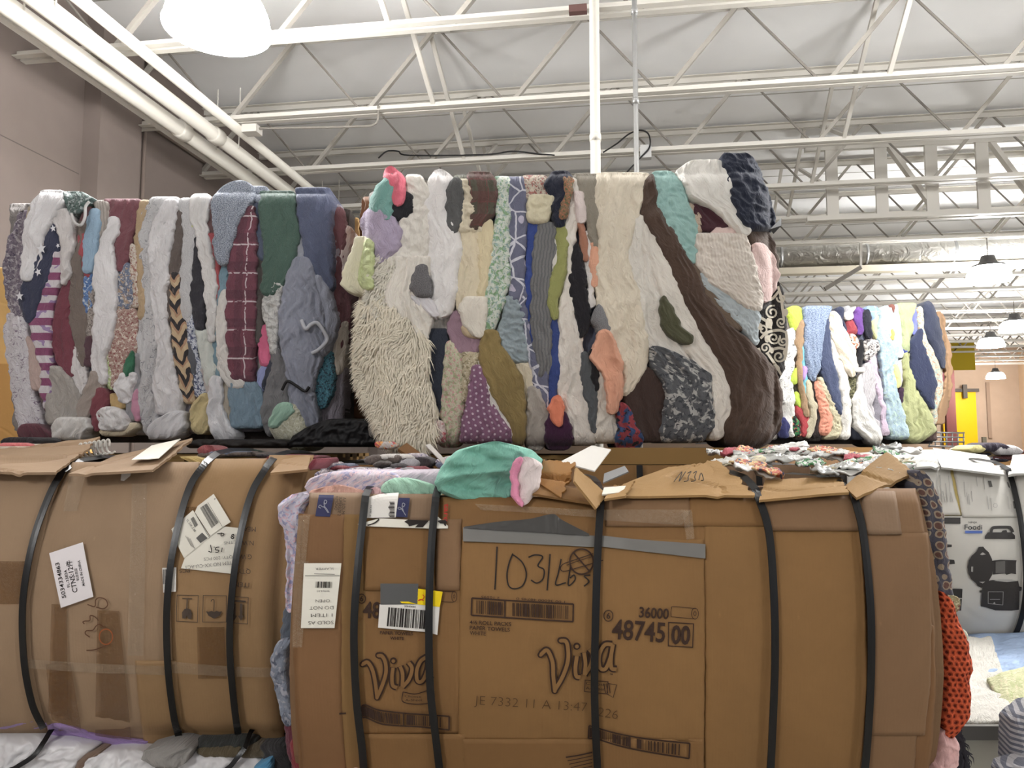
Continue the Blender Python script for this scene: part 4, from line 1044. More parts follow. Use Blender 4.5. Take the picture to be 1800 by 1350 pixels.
garment_layer(SM, UM, C5, [
 ('trousers', fab((224, 218, 208)), [(280,50,135),(360,50,150),(420,58,150),(480,38,170),(560,58,182),(640,88,195),(720,112,204),(800,118,254),(860,148,304),(918,248,312)], dict(lift=.012, amp=.012, label='white trouser leg left of the olive patch')),
 ('trousers', fab((224, 217, 206)), [(320,125,155),(420,110,199),(500,155,239),(580,178,274),(660,208,309),(740,248,344),(830,288,384),(900,328,434),(980,398,474),(1060,408,489),(1140,403,484),(1240,403,442)], dict(lift=.02, amp=.010, label='white trouser leg along the brown cloth')),
 ('shirt', fab((150, 178, 196)), [(270,105,128),(320,108,130),(360,118,132)]),
 ('shirt', fab((82, 82, 58)), [(635,190,207),(700,193,244),(760,193,268),(800,222,322),(838,283,320)], dict(lift=.045, depth=.08)),
 ('brown_curtain', fab((80, 60, 48)), [(120,142,163),(200,118,174),(280,106,194),(360,138,249),(450,188,304),(540,238,349),(640,278,404),(740,328,474),(840,398,594),(930,448,674),(1020,478,704),(1120,478,709),(1200,448,694),(1250,468,654),(1292,540,592)], dict(lift=.03, amp=.014, R=.04, label='long dark brown cloth sweeping down to the right')),
 ('quilted_sheet', fab((150, 190, 184)), [(98,160,242),(180,163,304),(260,173,319),(340,213,344),(420,253,359),(498,298,347)], dict(lift=.016, amp=.010, style='pucker', label='aqua puckered cloth')),
 ('satin_blouse', fab((226, 222, 214), rough=.5), [(60,320,442),(110,253,469),(160,288,484),(220,318,494),(270,418,514),(320,468,544),(378,528,567)], dict(lift=.04, amp=.013, label='white satin blouse folded over the top')),
 ('jacket', fab((36, 42, 60)), [(35,450,542),(90,448,592),(160,473,624),(240,488,644),(310,508,659),(358,558,664)], dict(lift=.045, amp=.016, style='crumple', label='dark navy jacket over the top right corner')),
 ('trousers', fab((86, 70, 60)), [(275,510,562),(340,538,644),(400,578,674),(470,618,689),(528,658,692)], dict(lift=.01)),
 ('shirt', fab((72, 34, 44)), [(235,328,402),(290,333,454),(330,353,494),(358,378,432)], dict(lift=.014, label='dark maroon patch')),
 ('lace_top', fab((178, 152, 128), 'heather', (200, 180, 160)), [(235,303,332),(300,303,368),(368,318,372)], dict(lift=.01)),
 ('blouse', fab((220, 192, 184)), [(335,430,502),(395,378,544)], dict(lift=.016)),
 ('plush_blanket', fab((216, 184, 178)), [(408,575,622),(480,583,674),(540,588,689),(600,608,674),(658,618,642)], dict(lift=.03, amp=.006, label='pale pink plush cloth')),
 ('quilt', fab((218, 208, 196), 'rib', (208, 196, 184)), [(365,345,544),(440,343,574),(510,348,594),(580,398,604),(640,498,624),(698,568,612)], dict(lift=.03, amp=.008, style='pucker', label='cream ribbed quilt')),
 ('chiffon_scarf', fab((176, 186, 190)), [(525,343,392),(590,363,484),(650,418,604),(720,488,609),(780,548,602),(838,583,602)], dict(lift=.018, amp=.009, style='pucker', label='pale grey-blue puckered scarf')),
 ('shirt', fab((108, 90, 74)), [(495,318,347),(580,338,378),(660,398,454),(720,448,524),(778,498,564)], dict(lift=.02)),
 ('damask_cushion', fab((44, 39, 38)), [(562,680,697),(620,638,718),(700,608,728),(780,598,733),(860,598,728),(940,648,718),(982,678,702)], dict(lift=.01, amp=.003, R=.04, label='black cloth with bold cream scroll pattern')),
 ('floral_skirt', fab((90, 92, 96), 'floral', (176, 174, 170), (64, 66, 72), k=1.0), [(842,145,192),(910,148,334),(960,188,398),(1040,218,398),(1110,208,414),(1180,198,414),(1250,198,362)], dict(lift=.03, amp=.010, label='charcoal skirt with pale floral print')),
 ('trousers', fab((66, 48, 42)), [(928,118,152),(1000,68,204),(1070,38,224),(1140,53,219),(1200,98,204),(1248,118,192)], dict(lift=.014, amp=.006, label='dark brown bundle at the bottom')),
], depth=.26)
# black scrolls on the damask cloth
dm = [o for o in UM.children if o.name.startswith('damask')][0]
mb = MB()
def cpx(x, y, c=C5): return (c[0] + x * c[2], c[1] + y * c[2])
def spiral(cx, cy, r, turns, a0, w, sgn=1):
    pts = []
    for i in range(26):
        t = i / 25; a = a0 + sgn * turns * 2 * math.pi * t; q = r * (1 - .82 * t)
        pts.append(cpx(cx + q * math.cos(a), cy - q * math.sin(a)))
    stroke_px(mb, SM, pts, w, .018, False)
for a in ((662,700,30,1.5,1.2,3.2,1), (700,742,22,1.4,-1,3,-1), (668,808,28,1.5,.4,3.2,-1), (708,822,22,1.4,2.4,3,1), (632,850,24,1.4,-1.5,3,1), (690,885,28,1.4,.8,3.2,-1), (700,640,20,1.2,3,3,1), (672,938,20,1.2,-.5,3,1), (622,775,20,1.1,1.8,3,-1)):
    spiral(*a)
for pts in ([(686,590),(700,640),(706,690),(712,740)], [(640,870),(665,905),(690,945),(700,965)], [(640,650),(665,640),(690,610)], [(612,810),(640,785),(690,775),(722,785)], [(650,860),(690,850),(722,858)], [(610,720),(640,740),(660,770)], [(720,780),(724,830),(716,900)], [(604,850),(620,900),(650,930)]):
    stroke_px(mb, SM, [cpx(*p) for p in pts], 5, .0175, True, taper=True)
for cx_, cy, rr in ((648,745,16), (718,700,11), (640,810,12), (610,760,10), (660,860,9), (715,870,9)):
    poly_px(mb, SM, [cpx(cx_ + rr * math.cos(t * .7), cy + rr * 1.5 * math.sin(t * .7)) for t in range(9)], .0185)
mb.build('printed_scrolls', flat('scroll_cream', (196, 188, 172), .9), dm)
# strap end on the right, straw-like fringe
mb = MB(); mb.quadgrid(np.stack([SM.px([cpx(640, 360)[0], cpx(688, 312)[0]], [cpx(640, 360)[1], cpx(688, 312)[1]], .05), SM.px([cpx(655, 380)[0], cpx(688, 345)[0]], [cpx(655, 380)[1], cpx(688, 345)[1]], .05)], 1)); mb.build('strap_end', M_black, UM)
# fur strands
def fur(surf, parent, rows, crop, n, lift, length, mat, seed, name='fur_strands'):
    r = np.random.RandomState(seed); ox, oy, s = crop
    rows = np.array(sorted(rows), float)
    y = r.uniform(rows[0, 0], rows[-1, 0], n); xl = np.interp(y, rows[:, 0], rows[:, 1]); xr = np.interp(y, rows[:, 0], rows[:, 2])
    q = r.rand(n); q = np.where(r.rand(n) < .22, q * .06, q); x = xl + (xr - xl) * q
    px, py = ox + x * s, oy + y * s
    U, V = surf.uv(px, py)
    ang = 4.4 + 2.2 * fbm(U * 9, V * 9, seed) + r.normal(0, .35, n); L = length * r.uniform(.5, 1.2, n)
    outw = r.uniform(.0, .35, n) * L
    edge = q < .06
    ang = np.where(edge, math.pi + r.normal(0.3, .4, n), ang)
    base = lift + .012 * fbm(U * 30, V * 30, seed + 2)
    P0 = surf.pt(U, V, base - .012); d = np.cos(ang)[:, None] * surf.r + np.sin(ang)[:, None] * np.array([0, 0, 1.])
    P1 = P0 + d * (L * .55)[:, None] + surf.n * (outw + .014)[:, None]; P2 = P0 + d * L[:, None] + surf.n * (outw * .6 + .002)[:, None] - np.array([0, 0, 1.]) * (L * .25)[:, None]
    side = np.cross(d, surf.n); wd = .0022
    V_ = np.stack([P0 - side * wd, P0 + side * wd, P1 + side * wd * .8, P1 - side * wd * .8, P2], 1).reshape(-1, 3)
    F = []
    for i in range(n):
        o = i * 5; F += [(o, o+1, o+2, o+3), (o+3, o+2, o+4)]
    me = bpy.data.meshes.new(name); me.from_pydata(V_.tolist(), [], F)
    o = finish(me, name, mat, parent, True); o['kind'] = 'stuff'; return o
fc = [o for o in UM.children if o.name.startswith('fur_coat')][0]
fur(SM, fc, [(640,118,240),(780,108,372),(860,98,392),(960,108,384),(1050,138,408),(1120,178,428),(1180,198,404),(1230,238,374),(1262,300,352)], C3, 11000, .034, .05, fab((232, 222, 200), crease=0), 5)
pe = [o for o in UM.children if o.name.startswith('plush_edge')][0]
fur(SM, pe, [(430,190,262),(500,150,234),(580,133,214),(650,128,204),(730,118,204)], C3, 1600, .03, .03, fab((226, 220, 204), crease=0), 6)
# bale straps hidden at the flanks are left out; pallet below
PM = thing('pallet', 'wooden pallet under the pale clothing bale', 'pallet')
M_wood = flat('pine_board', (136, 106, 62), .75, noise=.12)
def pboard(u0, u1, z0, z1, w0, w1, name, surf, parent, mat=M_wood):
    mb = MB(); c = surf.o + surf.r * ((u0 + u1) / 2) + surf.n * ((w0 + w1) / 2); c[2] = (z0 + z1) / 2
    mb.box(c, (u1 - u0, abs(w1 - w0), z1 - z0), (surf.r, surf.n, np.array([0, 0, 1.]))); return mb.build(name, mat, parent)
pboard(.30, .80, 1.537, 1.596, .05, -.06, 'front_block', SM, PM)
for k in range(5): pboard(-.5, .95, 1.553, 1.568, -.10 - k * .15, -.20 - k * .15, 'deck_board', SM, PM)
for k in range(3): pboard(-.5 + k * .66, -.40 + k * .66, 1.537, 1.552, -.08, -.8, 'stringer', SM, PM)
PL_ = thing('pallet', 'dark pallet under the starred-cloth bale', 'pallet')
for k in range(5): pboard(-2.05, -.72, 1.553, 1.568, -.06 - k * .15, -.16 - k * .15, 'deck_board', SL, PL_, M_wood)
for k in range(3): pboard(-2.05 + k * .6, -1.95 + k * .6, 1.537, 1.552, -.06, -.8, 'stringer', SL, PL_, M_wood)

# ------------------------------------------------------------------ upper right bale, farther back
SR = Surf(5.5, 0.0, u0=1.42, u1=3.18, v0=1.60, v1=2.66, bulge=.06, ru=.22, rv=.08)
UR = thing('clothing_bale', 'distant clothing bale with navy, sage and coral clothes, upper right', 'bale', 'clothing bales on the top tier')
core_block(SR, 1.50, 3.08, 1.62, 2.60, .8, M_core, UR, inset=.09)
filler(SR, UR, 1345, 1655, 545, 770, 12, 5, depth=.15)
garment_layer(SR, UR, C6, [
 ('shirt', fab((186, 206, 40)), [(150,155,252),(230,158,258),(330,183,232)], dict(label='lime green shirt')),
 ('shirt', fab((222, 220, 214), 'lines', (120, 120, 120), k=1), [(310,150,204),(400,143,209),(500,128,209),(600,113,184),(700,78,174),(800,93,199),(900,118,204),(1000,143,194),(1100,148,194)], dict(amp=.012, label='white shirt at the left end')),
 ('wooden_slat', fab((164, 132, 96)), [(255,225,264),(400,203,253),(550,213,244),(700,218,249),(820,238,274),(955,268,302)], dict(lift=.012)),
 ('shirt', fab((110, 196, 214)), [(395,238,268),(500,228,279),(600,238,279),(700,248,289),(808,248,284)]),
 ('shirt', fab((176, 140, 206)), [(585,238,278),(690,238,268)], dict(lift=.01)),
 ('denim_skirt', fab((150, 166, 190), 'heather', (96, 114, 144), k=.35), [(150,253,472),(250,258,434),(350,263,404),(450,258,394),(560,273,384),(640,288,364),(698,308,344)], dict(lift=.02, amp=.010, label='pale blue mottled denim')),
 ('shirt', fab((190, 212, 40)), [(600,188,218),(660,158,218),(720,170,210)]),
 ('shirt', fab((184, 208, 44)), [(770,178,218),(850,198,254),(888,228,252)]),
 ('jacket', fab((176, 30, 42)), [(865,198,262),(950,218,303),(1050,238,303),(1098,248,282)], dict(label='red jacket')),
 ('shirt', fab((36, 40, 96)), [(955,93,132),(1030,78,158),(1108,88,158)], dict(lift=.01)),
 ('shirt', fab((40, 40, 40), 'camo', (40, 130, 70), (200, 100, 60), k=1), [(945,178,222),(1050,178,248),(1098,198,242)]),
 ('knit_scarf', fab((206, 196, 166), 'heather', (180, 170, 140)), [(685,268,302),(800,268,324),(880,298,358),(960,298,354),(1040,278,324),(1108,268,312)], dict(lift=.01)),
 ('trousers', fab((48, 36, 34)), [(685,303,334),(780,303,363),(860,328,388),(930,338,378),(1020,328,374),(1108,298,384)]),
 ('knit_sweater', fab((232, 144, 112)), [(695,328,384),(800,343,414),(900,363,444),(1000,368,464),(1088,368,444)], dict(lift=.014, amp=.012, style='pucker', label='coral knit sweater')),
 ('knit_sweater', fab((214, 204, 170), 'heather', (190, 182, 146), k=.5), [(665,345,404),(760,383,444),(850,418,494),(950,448,519),(1040,453,524),(1118,378,504)], dict(lift=.006, amp=.010, style='pucker')),
 ('jeans', fab((64, 74, 104)), [(250,413,447),(350,393,449),(450,378,454),(560,373,474),(650,388,494),(750,418,514),(850,468,529),(938,503,530)], dict(lift=.018, amp=.010, label='navy trouser leg in the middle left')),
 ('blouse', fab((226, 212, 188)), [(195,433,482),(280,438,524),(360,448,564),(450,478,614),(540,518,639),(620,563,624),(668,578,607)], dict(lift=.03, amp=.012, label='cream blouse')),
 ('trousers', fab((226, 222, 214)), [(330,438,464),(440,443,494),(540,458,544),(640,488,584),(740,508,584),(840,528,594),(940,518,604),(1040,533,604),(1118,528,582)], dict(lift=.014)),
 ('shirt', fab((38, 44, 70)), [(158,470,552),(240,488,558),(310,528,564),(348,543,562)]),
 ('shirt', fab((150, 150, 154)), [(150,545,604),(215,553,594)]),
 ('shirt', fab((222, 216, 206)), [(160,602,652),(200,558,614),(258,558,614)], dict(lift=.01)),
 ('shirt', fab((100, 50, 140)), [(160,623,688),(250,628,694),(330,648,694),(362,653,687)], dict(label='purple shirt')),
 ('shirt', fab((150, 36, 50)), [(250,568,624),(310,563,644),(362,568,654)]),
 ('shirt', fab((34, 34, 48)), [(178,688,738),(270,688,744),(350,698,749),(392,718,747)], dict(lift=.01)),
 ('printed_shirt', fab((230, 214, 200), 'camo', (226, 100, 40), (60, 50, 50), k=1.2), [(355,563,644),(430,598,654),(462,608,648)], dict(lift=.012)),
 ('shirt', fab((32, 30, 34)), [(395,658,704),(480,648,694),(560,628,684),(608,638,672)]),
 ('shirt', fab((106, 104, 70), 'camo', (70, 70, 50), (150, 146, 110), k=1.5), [(645,578,644),(740,573,644),(840,578,624),(898,588,607)]),
 ('price_tag', flat('tag_white', (230, 226, 218), .8), [(600,612,680),(636,610,682)], dict(lift=.04, depth=.01, R=.006, amp=0, grow=0, rough=0, label='small white tag')),
 ('dress', fab((196, 192, 194), 'rib', (176, 172, 176)), [(560,690,764),(640,668,770),(700,648,784),(800,648,764),(900,688,754),(1000,748,804),(1088,758,804)], dict(lift=.014, amp=.011, label='light grey dress')),
 ('printed_scarf', fab((206, 200, 196), 'floral', (40, 36, 40), (120, 112, 112), k=1.6), [(395,688,802),(470,688,794),(548,688,734)], dict(lift=.02)),
 ('shirt', fab((206, 186, 206)), [(445,718,757),(560,723,779),(650,758,794),(800,788,824),(900,818,854),(1000,813,849),(1088,818,874)], dict(lift=.016, label='pale lavender strip')),
 ('trousers', fab((226, 224, 218)), [(645,643,672),(760,633,669),(850,608,694),(950,608,744),(1040,638,804),(1120,718,814),(1172,768,807)], dict(lift=.03, amp=.012, label='white cloth hanging over the bottom edge')),
 ('skirt', fab((140, 136, 146)), [(775,768,804),(900,748,824),(1000,748,819),(1088,768,812)], dict(lift=.006)),
 ('plaid_shirt', fab((140, 170, 206), 'plaid', (220, 226, 232), (110, 140, 184)), [(150,698,804),(220,718,804),(268,748,792)]),
 ('shirt', fab((206, 208, 150)), [(195,788,824),(280,743,794),(340,753,804),(398,773,802)]),
 ('nightgown', fab((166, 190, 200), 'floral', (180, 206, 196), (150, 176, 196), k=1.2), [(152,808,902),(250,793,914),(350,788,934),(450,798,944),(550,818,934),(650,828,914),(760,838,934),(860,848,964),(960,848,984),(1050,858,1014),(1118,888,1002)], dict(lift=.02, amp=.012, label='long pale aqua nightgown')),
 ('shirt', fab((120, 64, 50)), [(145,858,904),(208,878,898)], dict(lift=.026)),
 ('shirt', fab((222, 224, 228)), [(145,898,938),(280,916,954),(400,926,974),(530,926,979)], dict(lift=.008)),
 ('ribbon', fab((230, 180, 60)), [(325,878,908),(405,863,894)], dict(lift=.034, depth=.03)),
 ('shirt', fab((222, 208, 130)), [(575,888,924),(680,903,944),(748,918,942)], dict(lift=.026)),
 ('shirt', fab((190, 186, 194)), [(540,930,978),(640,925,975),(740,935,965)]),
 ('shirt', fab((40, 60, 150)), [(455,972,1002),(505,978,1000)], dict(lift=.012)),
 ('shirt', fab((60, 36, 60)), [(740,940,985),(880,945,980)]),
 ('shirt', fab((166, 176, 128)), [(128,928,1082),(230,933,1036),(320,958,1044),(400,968,1024),(488,978,1014)], dict(lift=.014, label='sage green shirt at the top')),
 ('shirt', fab((104, 112, 196)), [(158,1033,1088),(260,1033,1094),(330,1043,1089),(368,1053,1072)], dict(label='periwinkle shirt')),
 ('skirt', fab((172, 176, 122)), [(490,978,1012),(600,973,1024),(700,978,1064),(760,983,1074),(860,968,1134),(960,968,1184),(1050,998,1204),(1100,1008,1154),(1148,1018,1092)], dict(lift=.02, amp=.014, label='sage green skirt flaring at the bottom')),
 ('trousers', fab((42, 50, 80)), [(320,1078,1094),(400,1033,1104),(500,1013,1134),(600,1013,1174),(700,1038,1209),(800,1088,1199),(898,1168,1187)], dict(lift=.03, amp=.004, label='navy trouser leg at the right')),
 ('floral_scarf', fab((196, 196, 170), 'floral', (160, 180, 176), (190, 140, 110), k=1.3), [(160,1073,1104),(280,1083,1114),(400,1088,1144),(500,1098,1194),(600,1158,1259),(700,1193,1254),(800,1198,1239),(900,1178,1219),(1008,1173,1212)], dict(lift=.02, label='pale floral strip between two navy cloths')),
 ('jacket', fab((46, 52, 74)), [(122,1108,1164),(200,1103,1204),(300,1108,1234),(400,1143,1259),(500,1188,1269),(608,1238,1262)], dict(lift=.034, amp=.004, R=.05, label='dark navy jacket at the top right')),
 ('shirt', fab((130, 36, 48)), [(630,1253,1272),(740,1233,1269),(860,1213,1254),(968,1208,1227)]),
 ('cardboard_slat', card('slat_kraft', (156, 126, 98)), [(195,1220,1237),(300,1233,1263),(450,1263,1297),(600,1278,1313),(760,1268,1313),(900,1228,1283),(1008,1203,1242)], dict(lift=.02, R=.006, style='card', amp=.004, label='bowed cardboard strip at the right end')),
], depth=.3, res=.008, grow=1.5, R=.035)

# ================================================================== lower tier: cardboard-wrapped bales
M_print = flat('black_print', (58, 40, 32), .8)
M_ink = flat('black_ink', (40, 34, 32), .8)
M_marker = flat('brown_marker', (92, 62, 44), .8)
M_paper = flat('white_label_paper', (224, 220, 214), .6)
M_paper2 = flat('cream_label_paper', (226, 222, 210), .6)
M_strap = flat('black_strap_plastic', (18, 17, 18), .34, .4)
M_greyprint = flat('grey_print', (104, 100, 96), .8)
M_navy = flat('navy_print', (48, 50, 84), .7)
K = {  # front bale's shade and left bale's glare put into the kraft tones
 'a': card('kraft_warm', (133, 100, 62)), 'b': card('kraft_mid', (128, 95, 59)), 'c': card('kraft_grey', (128, 99, 72)),
 'd': card('kraft_red', (124, 91, 61)), 'e': card('kraft_dusty', (134, 110, 88)), 'f': card('kraft_top', (152, 120, 78)), 'g': card('kraft_olive', (130, 100, 62)),
 'l': card('kraft_glare', (152, 127, 102)), 'm': card('kraft_glare_warm', (150, 120, 86)),
}
def tape_mat(name, c, alpha, rough=.18):
    T = NT(name, rough); T.color(alb(c)); T.b.inputs['Alpha'].default_value = alpha; T.b.inputs['Specular IOR Level'].default_value = .6
    n = T.noise(T.obj(), 90, 3, 1.4); T.bump(n, .9, .015); return T.m
M_tape = tape_mat('brown_packing_tape', (128, 88, 44), .50)
M_clear = tape_mat('clear_packing_tape', (206, 186, 160), .24, .06)
M_duct = flat('grey_duct_tape', (112, 110, 106), .45, .5, noise=.06)

def sheet(surf, parent, mat, rows, lift, label=None, amp=.004, name='cardboard_sheet', rough=.8, thick=.006, **kw):
    return strip(surf, name, mat, rows, parent, None, lift=lift, depth=thick, R=.005, amp=amp, style='card', grow=0, rough=rough, res=.011, round_ends=False, label=label, sink=.6, **kw)
def strap_paths(surf, straps):
    fs = []
    for pts in straps:
        p = smooth_pts(pts, 6); u, v = surf.uv(p[:, 0], p[:, 1]); o = np.argsort(v); uu, vv = u[o], v[o]
        fs.append(lambda V, uu=uu, vv=vv: np.interp(V, vv, uu))
    return fs
def straps(surf, parent, paths, wpx, lift, back=.6, mat=None, name='strap'):
    for pts in paths:
        mb = MB(); p = smooth_pts(pts, 10)
        d = np.gradient(p, axis=0); d /= np.linalg.norm(d, axis=1)[:, None] + 1e-9; nn = np.stack([-d[:, 1], d[:, 0]], 1) * wpx / 2
        A = surf.px(p[:, 0] + nn[:, 0], p[:, 1] + nn[:, 1], lift); B = surf.px(p[:, 0] - nn[:, 0], p[:, 1] - nn[:, 1], lift)
        w = np.linalg.norm(A[0] - B[0])
        for k, (lo, up) in enumerate(((0, 1),)):
            ext = []
            for f in (.02, .06, .15, .35, .7, 1.0):
                ext.append(-surf.n * back * f + np.array([0, 0, 1.]) * (.018 * min(1, f * 8) + .02 * math.sin(math.pi * f)))
            ea = np.array([A[0] + e for e in ext])[::-1]; eb = np.array([B[0] + e for e in ext])[::-1]
            A = np.vstack([ea, A]); B = np.vstack([eb, B])
        mid = (A + B) / 2 + surf.n * .0003
        n0 = np.tile(surf.n, (len(A), 1))
        mb.quadgrid(np.stack([A - n0 * .003, A, mid, B, B - n0 * .003], 1)); mb.build(name, mat or M_strap, parent, False)
def cx(crop): return lambda x, y: (crop[0] + x * crop[2], crop[1] + y * crop[2])
def up_to(o, mb, name, mat, smooth=False): return mb.build(name, mat, o, smooth)

# ------------------------------------------------------------------ front bale
FST = [[(646, 870), (634, 980), (626, 1100), (630, 1220), (641, 1320), (646, 1410)], [(768, 872), (760, 960), (756, 1080), (758, 1200), (769, 1300), (782, 1410)],
       [(1055, 868), (1049, 960), (1045, 1080), (1043, 1200), (1046, 1300), (1052, 1410)], [(1322, 858), (1345, 930), (1354, 1040), (1356, 1150), (1352, 1270), (1345, 1410)],
       [(1492, 866), (1508, 930), (1520, 1040), (1523, 1140), (1518, 1270), (1506, 1410)]]
SFb = Surf(1.90, 0.0, u0=-.545, u1=1.045, v0=.78, v1=1.49, bulge=.085, ru=.05, rv=.03)
SFb.pinch = strap_paths(SFb, FST); SFb.pd = .012; SFb.pw = .045
FB = thing('cardboard_bale', 'big strapped bale wrapped in paper towel cartons, front centre', 'bale')
core_block(SFb, -.53, 1.03, .715, 1.47, .68, K['c'], FB, inset=.05)
S = SFb
sheet(S, FB, K['b'], [(874,548,1602),(1000,528,1630),(1120,520,1640),(1250,524,1640),(1420,545,1615)], -.006, 'backing cardboard')
sA = sheet(S, FB, K['e'], [(866,545,642),(912,540,638)], .004, 'upper left carton flap with navy mark')
sA2 = sheet(S, FB, K['e'], [(868,640,772),(918,638,770)], .004, 'carton flap with white label and navy mark')
s1 = sheet(S, FB, K['d'], [(904,533,606),(1000,527,604),(1100,521,602),(1200,522,600),(1310,531,606),(1420,540,615)], .010, 'reddish carton strip at the left edge')
sheet(S, FB, K['g'], [(904,598,655),(1000,596,650),(1100,592,648),(1250,596,650),(1420,612,665)], .006)
s3a = sheet(S, FB, K['b'], [(922,640,765),(980,640,764),(1037,640,764)], .010, 'carton flap left of the second strap')
s3 = sheet(S, FB, K['b'], [(1030,628,812),(1150,626,812),(1290,632,815)], .006, 'carton panel with paper towel print')
sheet(S, FB, K['b'], [(1288,640,818),(1420,655,830)], .012)
sheet(S, FB, K['c'], [(912,770,812),(980,768,810),(1036,766,808)], .012)
s4t = sheet(S, FB, K['b'], [(874,775,1242),(960,775,1242)], .004, 'upper carton band')
sheet(S, FB, K['c'], [(868,1062,1210),(900,1062,1212),(925,1064,1212)], .008)
s4 = sheet(S, FB, K['a'], [(948,812,1236),(1060,808,1238),(1180,806,1238),(1300,806,1236)], .010, 'large paper towel carton panel')
sheet(S, FB, K['b'], [(1296,812,1236),(1420,818,1236)], .013)
sheet(S, FB, K['b'], [(868,1210,1342),(925,1212,1345)], .008)
sheet(S, FB, K['a'], [(922,1236,1350),(1060,1238,1360),(1200,1240,1360),(1420,1236,1345)], .006)
sheet(S, FB, K['c'], [(868,1326,1500),(932,1344,1512)], .010)
sheet(S, FB, K['a'], [(926,1345,1512),(1060,1352,1522),(1200,1354,1526),(1420,1345,1508)], .004)
sheet(S, FB, K['c'], [(858,1500,1606),(940,1512,1622)], .012)
sheet(S, FB, K['e'], [(862,1508,1568),(938,1518,1580)], .018, thick=.004)
sheet(S, FB, K['c'], [(936,1514,1628),(1060,1522,1634),(1200,1526,1632),(1290,1520,1622)], .012)
sheet(S, FB, K['d'], [(1100,1626,1642),(1200,1622,1646),(1300,1604,1640),(1420,1596,1625)], .002)
sheet(S, FB, K['c'], [(1284,1518,1610),(1420,1506,1600)], .008)
sheet(S, FB, K['c'], [(862,1592,1626),(1000,1614,1648),(1120,1624,1658),(1280,1616,1650),(1420,1596,1638)], -.03)
sheet(S, FB, K['d'], [(905,518,540),(1100,506,532),(1300,514,540),(1420,524,550)], -.03)
# torn white underlayer, left of second strap
mb = MB(); q = cx((520, 860, .15)); poly_px(mb, S, [q(740,400), q(1000,332), q(1600,362), q(1660,300), q(1790,420), q(1790,450), q(1600,452), q(830,424)], .0185); pw = mb.build('torn_paper', M_paper2, FB)
mb = MB(); poly_px(mb, S, [q(1285,370), q(1330,345), q(1570,357), q(1500,435), q(1410,435), q(1450,395), q(1340,425), q(1330,400)], .021); up_to(pw, mb, 'black_print', M_ink); mb = MB(); poly_px(mb, S, [q(1670,362), q(1700,350), q(1760,352), q(1782,372), q(1765,392), q(1772,415), q(1755,420), q(1740,392), q(1700,390)], .021)
up_to(pw, mb, 'black_print', M_ink); mb = MB(); stroke_px(mb, S, [q(860,412), q(930,390), q(975,360), q(990,338)], 2.2, .021); up_to(pw, mb, 'black_print', M_ink)
def mark(surf, sheet_o, fn, name='printed_mark', mat=None):
    mb = MB(); fn(mb); return mb.build(name, mat or M_print, sheet_o)
# navy marks with a pale flower
for o, quad, fl in ((sA, ((285,60),(460,65),(415,318),(243,310)), ((405,270),(370,215),(330,200),(300,180),(285,205),(310,215)), ), (sA2, ((1215,95),(1345,98),(1315,325),(1180,318)), ((1290,290),(1260,235),(1225,205),(1205,215),(1225,230),(1250,225)))):
    mark(S, o, lambda mb: poly_px(mb, S, [q(*k) for k in quad], .0125), 'navy_square', M_navy)
    x0, y0 = (np.array(quad[0]) + np.array(quad[1])) / 2
    def flower(mb):
        stroke_px(mb, S, [q(*k) for k in fl], 1.2, .0145)
        stroke_px(mb, S, [q(x0-10, y0+150), q(x0-25, y0+100), q(x0-15, y0+60), q(x0+8, y0+75), q(x0-8, y0+105), q(x0-20, y0+90)], 1.2, .0145)
        stroke_px(mb, S, [q(x0+20, y0+205), q(x0-10, y0+160), q(x0-30, y0+130)], 1.2, .0145)
    mark(S, o, flower, 'flower_drawing', flat('pale_line', (150, 150, 160), .8))
for t_, x_, y_, l_ in (('KIMONO', 490, 160, 24), ('SUPERSIZE 2', 530, 195, 33), ('A.F.:LOL.MI', 575, 190, 30)): mark(S, sA, lambda mb: text_px(mb, S, t_, *q(x_, y_), 5.2, -95, .0125, w=l_), 'printed_text', M_ink)
o = mark(S, sA2, lambda mb: poly_px(mb, S, [q(*k) for k in ((852,92),(1000,50),(1215,35),(1180,325),(832,330))], .013), 'paper_label', M_paper)
mark(S, o, lambda mb: [stroke_px(mb, S, [q(1105 + 10 * math.sin(i), 145 + i * 13), q(1168, 147 + i * 13)], (1, 1.6, 1, .8)[i % 4], .0145, True, 3) for i in range(14)] + [text_px(mb, S, 'HOME 01', *q(890, 250), 3, -95, .0145, w=20), text_px(mb, S, '22', *q(1070, 45), 3, -95, .0145)], 'label_print', M_ink)
mark(S, s4t, lambda mb: [text_px(mb, S, 'tarc', *q(1768, 265), 9, -92, .017, w=31, bold=.01)], 'printed_text', flat('red_print', (176, 44, 44), .8))
# upside-down shop label
r = cx((520, 980, .16667))
o = mark(S, s1, lambda mb: mb.quadgrid(np.stack([S.px(np.linspace(*x), np.linspace(988, 1101, 12), .0175) for x in ((538, 532.5, 12), (570, 562, 12), (603, 591, 12))], 1)), 'paper_label', M_paper2)
def lab(mb):
    for s, x, y, w, h in (('SLAPPER', 325,105,190,22), ('90964-03', 310,338,132,18), ('OPEN', 305,440,150,30), ('DO NOT', 292,513,250,36), ('1 ITEM', 294,590,222,36), ('SOLD AS', 285,668,262,36)):
        text_px(mb, S, s, *r(x, y), h * .1667, 181, .019, w=w * .1667, bold=-.012)
    stroke_px(mb, S, [r(120,178), r(480,178)], .7, .019, True, 4); stroke_px(mb, S, [r(215,158), r(430,162)], .7, .019, True, 4)
    bars_px(mb, S, [r(235,238), r(400,240), r(400,305), r(230,302)], .019, 3, 22)
mark(S, o, lab, 'label_print', M_ink)
